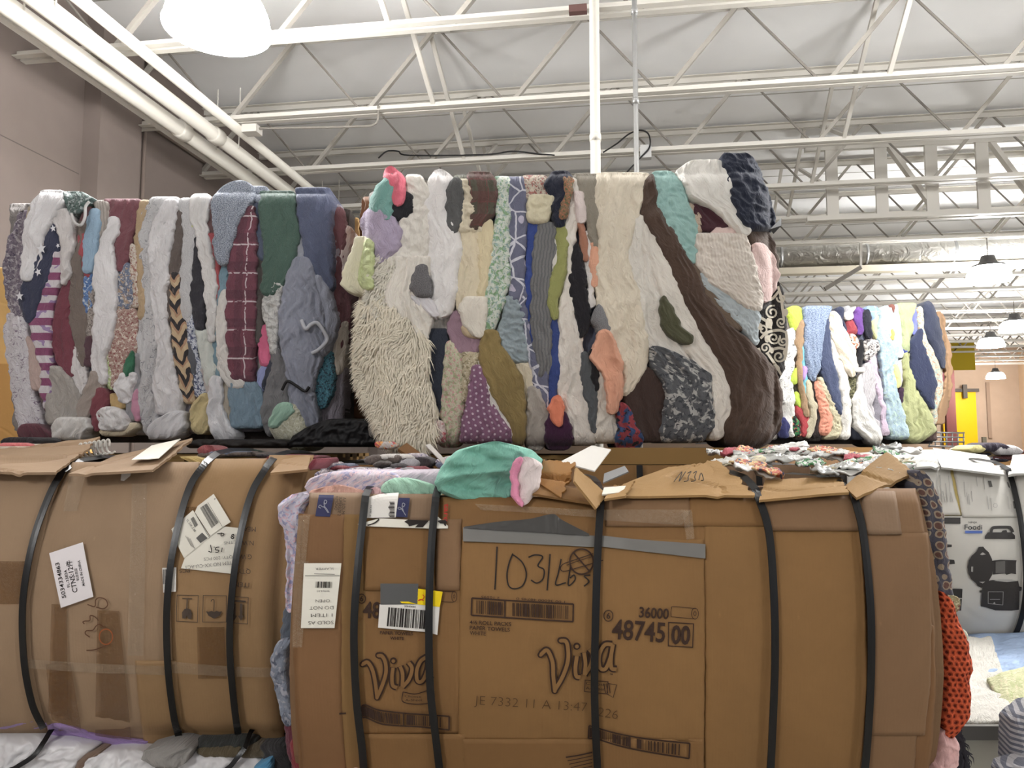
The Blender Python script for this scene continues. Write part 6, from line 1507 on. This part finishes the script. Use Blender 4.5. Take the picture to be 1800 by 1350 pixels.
def l2print(mb):
    text_px(mb, S, 'ITEM NO XX-CU-ACT', *b_(425,735), 6.2, 186, .020, w=84, bold=-.012); text_px(mb, S, 'QTY: 200 PCS', *b_(512,668), 5.4, 185, .020, w=50, bold=-.012); text_px(mb, S, 'CTNS', *b_(620,530), 5, 186, .020, w=22, bold=-.012)
    bars_px(mb, S, [b_(350,215), b_(410,175), b_(520,345), b_(455,400)], .022, 5, 26); bars_px(mb, S, [b_(260,315), b_(290,295), b_(330,370), b_(300,395)], .020, 6, 16)
    text_px(mb, S, 'YL 33K-5.00', *b_(265,375), 4, -55, .020, w=26); text_px(mb, S, '4', *b_(482,135), 3.5, -58, .022)
    stroke_px(mb, S, [b_(418,165), b_(550,385)], .6, .022, True, 4); stroke_px(mb, S, [b_(300,262), b_(430,485)], .6, .020, True, 4)
    for i in range(4): stroke_px(mb, S, [b_(215 + i * 14, 470 + i * 8), b_(265 + i * 12, 560 + i * 10)], .5, .020, True, 3)
    poly_px(mb, S, [b_(310,490), b_(365,440), b_(415,490), b_(350,535)], .0195)
mark(S, l2, l2print, 'label_print', flat('label_grey_print', (96, 94, 92), .8))
def l2hand(mb):
    for s in ([(550,575),(545,615)], [(525,570),(495,575),(490,595),(520,600),(510,618),(488,615)], [(478,575),(482,568)], [(425,608),(455,612),(445,550)], [(505,450),(540,445),(565,450),(560,465),(540,468),(545,440)], [(640,495),(630,480),(655,465),(650,455),(635,465),(655,485),(642,497)]): stroke_px(mb, S, [b_(*p) for p in s], 1.5, .0225)
mark(S, l2, l2hand, 'handwriting', M_ink)
M_cgp = flat('carton_grey_print', (76, 64, 56), .8)
for t_, x_, y_, w_ in (('MEAS:', 772,410,150), ('N.W.:', 758,535,140), ('G.W.:', 745,660,130), ('QTY:', 738,790,125), ('ITEM:', 710,915,155)): mark(S, l2, lambda mb: text_px(mb, S, t_, *b_(x_, y_), 8.2, 178, .016, w=w_ * .1925, bold=.0), 'printed_text', M_cgp)
mark(S, l2, lambda mb: text_px(mb, S, 'PCS', *b_(200,790), 6, 182, .015, w=18), 'printed_text', M_cgp)
def sym_glass(mb):
    frame_px(mb, S, [b_(*k) for k in [(133,1008),(325,1012),(318,1255),(125,1245)]], 1.1, .0155)
    stroke_px(mb, S, [b_(180,1040), b_(270,1042)], 1.6, .0155, True, 3); stroke_px(mb, S, [b_(225,1042), b_(220,1135)], 2, .0155, True, 3)
    poly_px(mb, S, [b_(*k) for k in ((180,1220),(178,1165),(200,1135),(225,1128),(255,1140),(267,1175),(262,1225),(235,1225),(222,1196),(205,1222))], .0155)
def sym_umb(mb):
    frame_px(mb, S, [b_(*k) for k in [(370,1012),(580,1015),(578,1253),(365,1253)]], 1.1, .0155)
    poly_px(mb, S, [b_(*k) for k in ((395,1155),(420,1160),(445,1152),(468,1160),(492,1152),(515,1160),(542,1155),(520,1195),(467,1222),(418,1195))], .0155)
    stroke_px(mb, S, [b_(466,1155), b_(468,1060), b_(452,1050), b_(440,1066)], 1.4, .0155)
def sym_up(mb):
    frame_px(mb, S, [b_(*k) for k in [(600,1020),(778,1030),(772,1270),(598,1257)]], 1.1, .0155)
    stroke_px(mb, S, [b_(610,1060), b_(755,1066)], 3, .0155, True, 3)
    for x in (712, 650):
        stroke_px(mb, S, [b_(x + 3, 1085), b_(x, 1200)], 4.6, .0155, True, 3); poly_px(mb, S, [b_(x - 28, 1195), b_(x + 26, 1195), b_(x, 1242)], .0155)
mark(S, l2, sym_glass, 'fragile_symbol', M_cgp); mark(S, l2, sym_umb, 'keep_dry_symbol', M_cgp); mark(S, l2, sym_up, 'this_way_up_symbol', M_cgp)
o = mark(S, l1, lambda mb: poly_px(mb, S, [b_(0,762), b_(128,755), b_(125,975), b_(10,985)], .017), 'paper_label', M_paper)
mark(S, o, lambda mb: bars_px(mb, S, [b_(8,775), b_(40,772), b_(40,905), b_(8,908)], .0185, 8, 10), 'barcode', M_greyprint)
o = mark(S, l1, lambda mb: poly_px(mb, S, [(219,828), (236,824), (234,836), (223,845), (217,844)], .016), 'paper_label', M_paper)
straps(S, LB, LST, 11.5, .027, .6)
# top flaps of the left bale
panel('top_flap', K['l'], [A3(-60, 832, 2.15), A3(98, 832, 2.15), A3(172, 768, 2.45), A3(-40, 790, 2.5)], LB, .007, .015, 31, ragged=.05, label='folded-over top flap at the left')
fl = panel('top_flap', K['l'], [A3(120, 832, 2.13), A3(272, 826, 2.13), A3(338, 770, 2.42), A3(205, 798, 2.42)], LB, .007, .010, 33, ragged=.04, label='raised top flap with a paper label')
def on_flap(s, t, lift):
    a, b, c, d = [A3(120, 832, 2.13), A3(272, 826, 2.13), A3(338, 770, 2.42), A3(205, 798, 2.42)]
    n = np.cross(b - a, d - a); n /= np.linalg.norm(n); return (a*(1-s)+b*s)*(1-t)+(d*(1-s)+c*s)*t + n * lift
panel('paper_label', M_paper2, [on_flap(.62, .22, .014), on_flap(.95, .20, .014), on_flap(.92, .85, .014), on_flap(.58, .78, .014)], fl, .002, .002, 34, n=10)
panel('top_flap', K['m'], [A3(475, 832, 2.14), A3(540, 824, 2.14), A3(546, 802, 2.3), A3(500, 806, 2.3)], LB, .007, .006, 35, n=14)
mb = MB()
for i in range(7):
    c0 = A3(138 + i * 8, 792 - i * 1.2, 2.42); mb.tube(smooth_pts([c0 + np.array([0.012*math.cos(t), 0, .022*math.sin(t)]) @ np.eye(3) + RT * .004 * t for t in np.linspace(0, 5.5, 8)], 3), .0035, 6)
tag(mb.build('cord_coil', fab((206, 202, 194)), None, True), 'coil of white cord between the left flaps', 'cord')
S3 = Surf(2.62, 0.0)
layers(S3, LB, 310, 560, 792, 816, 14, 41, dk, depth=.2, hmin=5, hmax=10, wmin=25, wmax=90)
strip(S3, 'red_shirt', fab((140, 62, 66)), [(782,350,372),(792,342,382),(804,350,380)], LB, lift=.0, depth=.1, R=.02, amp=.014)
strip(S3, 'packed_garment', fab((206, 176, 100)), [(802,322,350),(812,345,372),(818,360,380)], LB, lift=.05, depth=.15, R=.01)
strip(S3, 'packed_garment', fab((210, 100, 100), 'stripe', (226, 214, 196), k=2), [(778,0,40),(784,-10,58),(792,-10,40)], LB, lift=.0, depth=.15, R=.01)
strip(S3, 'packed_garment', fab((40, 38, 42)), [(768,0,40),(776,-10,46),(784,-10,40)], LB, lift=-.04, depth=.15, R=.01)

# lining cloth along the bottom of the left bale
for rows, c in (([(1262,60,86),(1280,-60,90),(1292,-60,50)], (150, 122, 176)), ([(1276,-10,52),(1288,-20,20)], (206, 160, 156))):
    strip(S, 'sheet_edge', fab(c), rows, LB, lift=.0, depth=.1, R=.012)
strip(S, 'sheet_edge', fab((150, 118, 178)), [(1270,88,110),(1288,92,170),(1300,104,262),(1314,150,258)], LB, lift=.012, depth=.1, R=.012, label='purple sheet edge under the carton')

# ------------------------------------------------------------------ bottom tier at left: bale of white bags
SBg = Surf(2.27, 0.0, u0=-1.95, u1=-.62, v0=0.0, v1=.79, bulge=.05, ru=.05, rv=.05)
BB = thing('bag_bale', 'bale of white plastic bags under the lower left bale', 'bale')
core_block(SBg, -1.93, -.64, .02, .74, .72, M_core, BB, inset=.05)
M_bag = flat('white_bag_film', (206, 204, 206), .35, .5, noise=.06)
for rows in ([(1284,-30,70),(1296,-40,94),(1312,-40,84),(1345,-40,40),(1420,-40,30)], [(1296,96,150),(1308,62,172),(1330,32,152),(1350,20,142),(1420,20,140)], [(1314,190,260),(1325,160,300),(1345,140,290),(1420,140,290)],
             [(1318,330,400),(1330,300,420),(1350,290,410),(1420,290,410)], [(1326,420,462),(1340,405,470),(1420,400,470)]):
    strip(SBg, 'plastic_bag', M_bag, rows, BB, lift=.03, depth=.10, R=.03, amp=.012, style='crumple')
for nm, c, rows, ex in (('folded_shirt', (142, 138, 134), [(1290,318,345),(1305,275,352),(1320,268,345),(1335,296,330)], dict(lift=.07, amp=.016, label='grey cloth roll between bale and bags')),
                    ('folded_shirt', (52, 54, 52), [(1292,345,455),(1306,350,450),(1316,350,420)], dict(lift=.02)), ('folded_shirt', (92, 80, 56), [(1306,350,430),(1318,352,425),(1328,370,420)], dict(lift=.03)),
                    ('folded_shirt', (92, 80, 60), [(1302,440,470),(1318,425,480),(1330,430,480)], dict(lift=.025)), ('folded_shirt', (56, 54, 56), [(1302,460,500),(1325,470,515),(1350,480,525),(1420,480,530)], dict(lift=.03)),
                    ('folded_shirt', (60, 140, 184), [(1320,480,490),(1335,460,488),(1355,470,485)], dict(lift=.06, label='bright blue cloth corner')), ('folded_shirt', (120, 96, 80), [(1314,165,190),(1330,148,165),(1350,138,150)], dict(lift=.035))):
    strip(SBg, nm, fab(c), rows, BB, depth=.2, R=.018, **dict(dict(amp=.008), **ex))
straps(SBg, BB, [[(98, 1290), (80, 1315), (50, 1335), (25, 1352), (10, 1420)], [(302, 1326), (290, 1345), (280, 1420)], [(442, 1302), (420, 1330), (405, 1350), (395, 1420)]], 8, .055, .3)

def plain_bale(name, label, surf, u0, u1, v0, v1, depth, mat, strap_n=4):
    T = thing(name, label, 'bale'); 
    core_block(surf, u0, u1, v0, v1, depth, M_core, T, inset=.05)
    n = 4; us = np.linspace(u0, u1, n + 1)
    for i in range(n):
        u = np.linspace(us[i], us[i+1], 10)[None, :] + np.zeros((14, 1)); v = np.linspace(v0, v1, 14)[:, None] + np.zeros((1, 10))
        mb = MB(); mb.quadgrid(surf.pt(u, v, -.03 + .012 * (i % 2) + .006 * fbm(u * 4, v * 4, i))); o = mb.build('cardboard_sheet', mat[i % len(mat)], T, uv=np.stack([u.ravel(), v.ravel()], 1))
    for k in range(strap_n):
        uu = u0 + (u1 - u0) * (k + .5) / strap_n; v = np.linspace(v0, v1, 16)
        mb = MB(); mb.quadgrid(np.stack([surf.pt(np.full(16, uu - .011), v, -.005), surf.pt(np.full(16, uu + .011), v, -.005)], 1), True); mb.build('strap', M_strap, T)
    return T
kk = [K['b'], K['c'], K['a'], K['e']]
plain_bale('cardboard_bale', 'bale on the floor under the front carton bale, below the frame', Surf(1.98, 0, u0=-.54, u1=1.04, v0=0, v1=.70, bulge=.02), -.53, 1.03, .0, .70, .66, kk)
plain_bale('cardboard_bale', 'shadowed bale carrying the pale clothing bale', Surf(2.72, 0, u0=-.62, u1=1.1, v0=.78, v1=1.53, bulge=.02), -.60, 1.08, .785, 1.535, .95, kk)
plain_bale('cardboard_bale', 'bottom bale under the shadowed one behind the front bale', Surf(2.72, 0, u0=-.62, u1=1.1, v0=0, v1=.78, bulge=.02), -.60, 1.08, 0, .78, .95, kk)
plain_bale('cardboard_bale', 'shadowed bale carrying the starred-cloth bale', Surf(3.06, 0, u0=-2.2, u1=-.66, v0=.78, v1=1.53, bulge=.02), -2.18, -.68, .785, 1.535, .95, kk)
plain_bale('cardboard_bale', 'bottom bale under the shadowed one at left', Surf(3.06, 0, u0=-2.2, u1=-.66, v0=0, v1=.78, bulge=.02), -2.18, -.68, 0, .78, .95, kk)
plain_bale('cardboard_bale', 'bale carrying the distant clothing bale at right', Surf(5.44, 0, u0=1.4, u1=3.3, v0=.78, v1=1.59, bulge=.02), 1.42, 3.28, .785, 1.595, .95, kk)
plain_bale('cardboard_bale', 'bottom bale of the distant stack at right', Surf(5.44, 0, u0=1.4, u1=3.3, v0=0, v1=.78, bulge=.02), 1.42, 3.28, 0, .78, .95, kk)
plain_bale('cardboard_bale', 'bale carrying the grey wire cart', Surf(6.9, 0, u0=3.3, u1=5.3, v0=0, v1=1.55, bulge=.02), 3.4, 5.2, 0, 1.555, .95, kk)

# dark bags in the shade between the tiers
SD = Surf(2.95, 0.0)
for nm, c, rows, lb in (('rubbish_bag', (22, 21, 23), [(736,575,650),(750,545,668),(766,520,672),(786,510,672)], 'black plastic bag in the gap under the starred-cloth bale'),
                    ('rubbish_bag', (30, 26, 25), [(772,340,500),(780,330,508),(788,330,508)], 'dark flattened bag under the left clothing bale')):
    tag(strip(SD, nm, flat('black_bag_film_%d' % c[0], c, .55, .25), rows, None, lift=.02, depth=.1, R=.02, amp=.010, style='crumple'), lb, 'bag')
strip(Surf(2.66, 0), 'packed_garment', fab((200, 190, 186), 'floral', (190, 50, 60), (230, 160, 60), k=1.5), [(776,660,690),(784,658,695),(790,665,690)], FB, lift=0, depth=.05, R=.008)
CT = panel('cardboard_scrap', K['d'], [A3(700, 788, 2.6), A3(728, 808, 2.56), A3(745, 800, 2.58), A3(715, 778, 2.64)], None, .012, .004, 51, n=10); tag(CT, 'brown cardboard scrap leaning under the fur', 'cardboard')
PT = panel('plastic_tube', flat('pale_plastic', (176, 170, 164), .3), [A3(748, 782, 2.2), A3(790, 826, 2.1), A3(796, 822, 2.1), A3(756, 780, 2.2)], FB, .006, .0, 52, n=8)

# bright carton at far left, behind
CB = thing('carton_stack', 'bright yellow-tan carton beside the left clothing bale', 'carton')
SX = Surf(3.6, 0)
strip(SX, 'carton_side', card('bright_kraft', (226, 184, 120)), [(470,-90,40),(600,-90,40),(650,-90,40)], CB, depth=.5, R=.005, amp=.006, style='card', round_ends=False)
strip(SX, 'carton_side', card('bright_kraft2', (206, 158, 96)), [(640,-90,45),(740,-90,60),(800,-90,60)], CB, lift=.02, depth=.5, R=.005, amp=.01, style='card', round_ends=False)

# ================================================================== right: bale of white appliance cartons, blankets, tote
NST = [[(1766, 824), (1776, 856), (1788, 915), (1796, 985), (1796, 1045), (1786, 1095), (1768, 1134)], [(2010, 830), (2040, 900), (2060, 1000), (2050, 1080), (2030, 1130)]]
SN = Surf(3.05, 0.0, u0=1.25, u1=2.75, v0=.80, v1=1.535, bulge=.12, ru=.06, rv=.03)
SN.pinch = strap_paths(SN, NST); SN.pd = .018; SN.pw = .05
NB = thing('white_carton_bale', 'strapped bale of white cooker cartons behind the orange shawl', 'bale')
core_block(SN, 1.27, 2.73, .80, 1.50, .75, M_core, NB, inset=.06)
M_wc = flat('white_carton_board', (206, 203, 196), .55, .35, noise=.03)
M_wc2 = flat('white_carton_board_grey', (196, 196, 198), .5, .35, noise=.02)
M_cook = flat('black_cooker_print', (56, 53, 52), .5)
M_cook2 = flat('grey_cooker_print', (98, 96, 94), .5)
M_faint = flat('faint_grey_print', (172, 170, 166), .7)
S = SN
sheet(S, NB, M_wc, [(818,1490,2090),(960,1500,2120),(1145,1480,2090)], -.004)
n1 = sheet(S, NB, M_wc, [(822,1560,1668),(870,1580,1678),(905,1600,1687)], .008, 'instruction panel of a white carton')
sheet(S, NB, card('carton_edge', (176, 158, 100)), [(826,1667,1675),(870,1677,1684),(906,1650,1690)], .004)
n2 = sheet(S, NB, M_wc, [(826,1674,1766),(870,1684,1778),(909,1690,1788)], .010, 'plain upper panel of a white carton')
n3 = sheet(S, NB, M_wc, [(907,1640,1790),(1000,1650,1797),(1080,1655,1790),(1145,1650,1766)], .004, 'white carton panel with cooker picture')
n4 = sheet(S, NB, M_wc, [(826,1782,2010),(900,1794,2040),(990,1800,2055),(1080,1792,2040),(1145,1775,2015)], .006)
j = cx((1640, 780, .13333)); k_ = cx((1640, 940, .14072))
def mk(o, fn, name, mat): return mark(S, o, fn, name, mat)
mk(n3, lambda mb: (text_px(mb, S, 'Foodi', *j(515,1096), 8.6, 0, .0085, w=31, bold=.012), text_px(mb, S, 'NINJA', *j(508,1037), 3.2, 0, .0085, w=15, bold=.01)), 'printed_text', flat('dark_text', (60, 60, 64), .7))
mk(n3, lambda mb: poly_px(mb, S, [j(405,1143), j(635,1143), j(632,1178), j(408,1178)], .0085), 'blue_bar', flat('blue_print', (96, 120, 190), .7))
mk(n3, lambda mb: poly_px(mb, S, [j(0,970), j(345,970), j(345,1052), j(100,1048)], .0085), 'black_bar', M_cook)
def lid(mb):
    poly_px(mb, S, [j(*p) for p in ((662,1250),(668,1210),(705,1165),(1020,1165),(1062,1205),(1062,1252))], .0085)
    stroke_px(mb, S, [j(745,1170), j(760,1120), j(800,1100), j(970,1098), j(1010,1115), j(1035,1165)], 5.2, .0085)
    poly_px(mb, S, [j(880,1165), j(900,1140), j(950,1135), j(960,1165)], .0088)
mk(n3, lid, 'cooker_lid_picture', M_cook)
def lid2(mb):
    poly_px(mb, S, [k_(*p) for p in ((415,400),(430,320),(470,255),(525,205),(555,150),(610,145),(640,180),(680,215),(720,300),(730,390),(720,500),(680,570),(640,600),(590,660),(540,635),(520,600),(460,550),(425,480))], .0085)
def pot(mb):
    poly_px(mb, S, [k_(*p) for p in ((600,640),(660,575),(720,560),(1045,570),(1060,640),(1090,650),(1088,690),(1062,700),(1055,930),(960,942),(760,938),(640,900),(580,888),(595,720),(565,715),(562,692),(598,690))], .0087)
    poly_px(mb, S, [k_(*p) for p in ((720,320),(830,308),(1025,315),(1018,350),(1018,470),(1020,488),(960,478),(900,495),(880,478),(725,492))], .0089)
mk(n3, lid2, 'cooker_lid_picture', M_cook); mk(n3, pot, 'cooker_picture', M_cook)
def hi(mb):
    frame_px(mb, S, [k_(668,706), k_(855,706), k_(850,870), k_(668,852)], .8, .0105); poly_px(mb, S, [k_(740,570), k_(800,552), k_(960,552), k_(1035,572), k_(900,584)], .0105)
    poly_px(mb, S, [k_(730,850), k_(745,832), k_(760,850), k_(745,862)], .0105); stroke_px(mb, S, [k_(690,800), k_(815,800)], 1.0, .0105, True, 3)
    poly_px(mb, S, [k_(565,240), k_(600,215), k_(640,240), k_(590,250)], .0105); poly_px(mb, S, [k_(555,582), k_(630,580), k_(600,602)], .0105); poly_px(mb, S, [k_(458,392), k_(480,392), k_(478,460), k_(456,455)], .0105)
mk(n3, hi, 'cooker_highlights', M_faint)
mk(n3, lambda mb: poly_px(mb, S, [k_(760,330), k_(880,322), k_(880,470), k_(760,478)], .0105), 'cooker_sheen', M_cook2)
def handles(mb):
    poly_px(mb, S, [k_(100,60), k_(140,60), k_(150,115), k_(220,120), k_(218,150), k_(158,155), k_(165,300), k_(250,310), k_(258,360), k_(170,368), k_(100,330)], .0085)
mk(n3, handles, 'cooker_handle_picture', M_cook)
def shots(mb):
    poly_px(mb, S, [k_(180,668), k_(352,672), k_(348,785), k_(180,780)], .0085); poly_px(mb, S, [k_(180,795), k_(345,795), k_(335,942), k_(180,935)], .0085)
sh = mk(n3, shots, 'recipe_pictures', M_cook)
mk(n3, lambda mb: poly_px(mb, S, [k_(230,810), k_(290,815), k_(300,890), k_(230,895)], .0098), 'food_picture', flat('food_red', (150, 110, 96), .7))
def faint(mb):
    for x, y0, y1 in ((385,500,700), (420,640,790), (445,660,800), (480,620,760), (640,420,600), (690,690,860), (735,710,880), (960,690,860), (1000,790,900), (545,430,560)): stroke_px(mb, S, [j(x, y0), j(x + 15, y1)], 1.0, .0125, True, 4)
    stroke_px(mb, S, [(j(795,810)[0] + 3.6 * math.cos(t * .42), j(795,810)[1] + 3.6 * math.sin(t * .42)) for t in range(16)], .7, .0125)
mk(n2, faint, 'faint_print', M_faint)
for pts in ([(698,485),(740,485),(760,565),(720,570)], [(945,500),(965,510),(990,580),(970,575)], [(1025,755),(1060,755),(1072,850),(1040,850)]): mk(n2, lambda mb: poly_px(mb, S, [j(*p) for p in pts], .0125), 'printed_icon', M_cook2)
def instr(mb):
    for i, (x, y0, y1) in enumerate(((50,400,760), (90,410,770), (130,620,770), (165,520,770), (205,420,770), (20,680,760), (235,640,770))): stroke_px(mb, S, [j(x - 20, y0), j(x + 10, y1)], 1.4 if i % 2 else .9, .0105, True, 4)
mk(n1, instr, 'faint_print', M_faint)
straps(S, NB, NST, 9, .022, .6)
M_paperboard = flat('white_flap_board', (178, 177, 172), .5, noise=.04)
panel('top_flap', M_paperboard, [A3(1655, 822, 2.98), A3(1766, 834, 2.96), A3(1735, 800, 3.4), A3(1640, 788, 3.5)], NB, .008, .012, 61, label='white top flap')
panel('top_flap', M_paperboard, [A3(1772, 832, 2.96), A3(1990, 824, 2.96), A3(1960, 790, 3.4), A3(1780, 800, 3.4)], NB, .008, .012, 62)
panel('top_flap', M_paperboard, [A3(1590, 824, 2.98), A3(1652, 820, 2.98), A3(1640, 788, 3.4), A3(1575, 790, 3.4)], NB, .008, .015, 63)
panel('top_flap', M_paperboard, [A3(1500, 828, 2.98), A3(1585, 824, 2.98), A3(1560, 794, 3.4), A3(1480, 796, 3.4)], NB, .008, .015, 64)
SNt = Surf(3.55, 0)
layers(SNt, NB, 1670, 1790, 784, 806, 10, 71, [fab((206, 200, 196)), fab((60, 56, 70)), fab((110, 56, 56)), fab((210, 186, 130)), fab((216, 214, 214), 'floral', (120, 120, 140), (180, 176, 180), k=1.5)], depth=.15, hmin=6, hmax=12, wmin=30, wmax=70, lift=.05)
for i, (cc, rows) in enumerate((((60, 52, 66), [(778,1722,1748),(786,1714,1760),(794,1720,1756)]), ((214, 210, 210), [(782,1748,1770),(792,1738,1784),(800,1740,1780)]), ((206, 196, 130), [(782,1700,1712),(790,1692,1716),(796,1696,1714)]))):
    strip(Surf(3.5, 0), 'packed_garment', fab(cc), rows, NB, lift=.06, depth=.12, R=.02)
plain_bale('cardboard_bale', 'bottom bale under the white carton bale', Surf(3.05, 0, u0=1.25, u1=2.75, v0=0, v1=.79, bulge=.02), 1.27, 2.73, 0, .79, .8, kk)

plain_bale('cardboard_bale', 'bottom bale under the quilts, beside the grey-rimmed tote', Surf(2.44, 0, u0=1.6, u1=2.7, v0=0, v1=.74, bulge=.0), 1.62, 2.68, 0, .74, .5, kk)
# white storage tote with grey rim
TT = thing('storage_tote', 'white plastic tote with a grey rim at the lower right', 'tote')
STt = Surf(2.36, 0)
u0, u1 = 1.16, 1.54; M_tote = flat('white_tote_plastic', (206, 204, 190), .4); M_rim = flat('grey_tote_rim', (122, 120, 116), .45)
def shell(u0, u1, z0, z1, w0, w1, t, name, mat, parent, surf):
    for nm, b in ((0, (u0, u1, w0, w0 - t)), (1, (u0, u1, w1 + t, w1)), (2, (u0, u0 + t, w0 - t, w1 + t)), (3, (u1 - t, u1, w0 - t, w1 + t))):
        mb = MB(); c = surf.o + surf.r * ((b[0] + b[1]) / 2) + surf.n * ((b[2] + b[3]) / 2); c[2] = (z0 + z1) / 2
        mb.box(c, (b[1] - b[0], abs(b[2] - b[3]), z1 - z0), (surf.r, surf.n, np.array([0, 0, 1.]))); mb.build(name, mat, parent)
shell(u0, u1, .0, .735, 0, -.45, .006, 'tote_side', M_tote, TT, STt)
shell(u0 - .012, u1 + .012, .735, .775, .012, -.462, .016, 'tote_rim', M_rim, TT, STt)
pboard(u0, u1, .02, .03, 0, -.45, 'tote_bottom', STt, TT, M_tote)
def cloth_panel(name, mat, c, label, cat, amp=.02, n=44, seed=0, curl=None, thick=.012, style='crumple'):
    o = panel(name, mat, c, None, thick, amp, seed, n=n, curl=curl, style=style); o.data.polygons.foreach_set('use_smooth', [True] * len(o.data.polygons)); tag(o, label, cat); return o
cloth_panel('white_blanket', fab((220, 216, 206)), [A3(1640, 1268, 2.37), A3(1790, 1270, 2.40), A3(1742, 1120, 2.86), A3(1670, 1118, 2.86)], 'white blanket heaped in the grey-rimmed tote', 'blanket', .007, seed=81, style='drape')
TQ = NT('blue_quilt', .9); uvq = TQ.uv(); TQ.color(alb((164, 184, 214))); TQ.bump(TQ.noise(uvq, 22, 2), .8, .03)
cloth_panel('blue_quilt', TQ.m, [A3(1735, 1192, 2.62), A3(1830, 1170, 2.66), A3(1860, 1112, 3.0), A3(1700, 1112, 2.98)], 'light blue quilt lying before the white cartons', 'quilt', .012, seed=82, style='smooth')
cloth_panel('yellow_quilt', fab((206, 206, 160), 'floral', (190, 196, 140), (222, 214, 176), k=.8), [A3(1735, 1192, 2.58), A3(1788, 1262, 2.42), A3(1900, 1250, 2.45), A3(1880, 1140, 2.7)], 'pale yellow-green quilt beside the white blanket', 'quilt', .016, seed=83, style='smooth')
STr = Surf(2.2, 0)
for rows, lb, ex in (([(1236,1808,1900),(1262,1782,1900),(1290,1776,1900),(1330,1778,1900),(1420,1770,1900)], 'dark blue and white striped jumper, upper fold at the right edge', dict(lift=.02)), ([(1322,1756,1815),(1338,1744,1860),(1420,1738,1880)], 'dark blue and white striped jumper, lower fold at the right edge', dict(lift=.08))):
    tag(strip(STr, 'striped_jumper', fab((104, 108, 122), 'stripe', (176, 176, 180), k=3.2), rows, None, depth=.05, R=.03, amp=.02, **ex), lb, 'jumper', 'striped jumper folds')
FT = thing('fur_trimmed_coat', 'navy coat with black fur trim between shawl and tote', 'coat')
SFt = Surf(2.18, 0)
strip(SFt, 'coat_body', fab((40, 44, 84)), [(1290,1646,1670),(1320,1648,1684),(1420,1640,1690)], FT, lift=.0, depth=.15, R=.03)
strip(SFt, 'fur_trim', fab((52, 50, 58)), [(1250,1652,1670),(1290,1655,1678),(1340,1662,1686),(1420,1662,1690)], FT, lift=.02, depth=.1, R=.03)
fur(SFt, FT, [(1250,1652,1672),(1290,1655,1682),(1340,1662,1690),(1400,1662,1692)], (0, 0, 1.0), 1500, .03, .035, fab((56, 54, 62), crease=0), 9)
CL = strip(Surf(2.7, 0), 'cream_cushion', fab((216, 210, 186), 'rib', (190, 190, 170), k=.4), [(1100,1676,1690),(1112,1674,1704),(1135,1676,1708)], None, lift=0, depth=.05, R=.03, amp=.004); tag(CL, 'cream piped cushion edge beside the blue quilt', 'cushion')
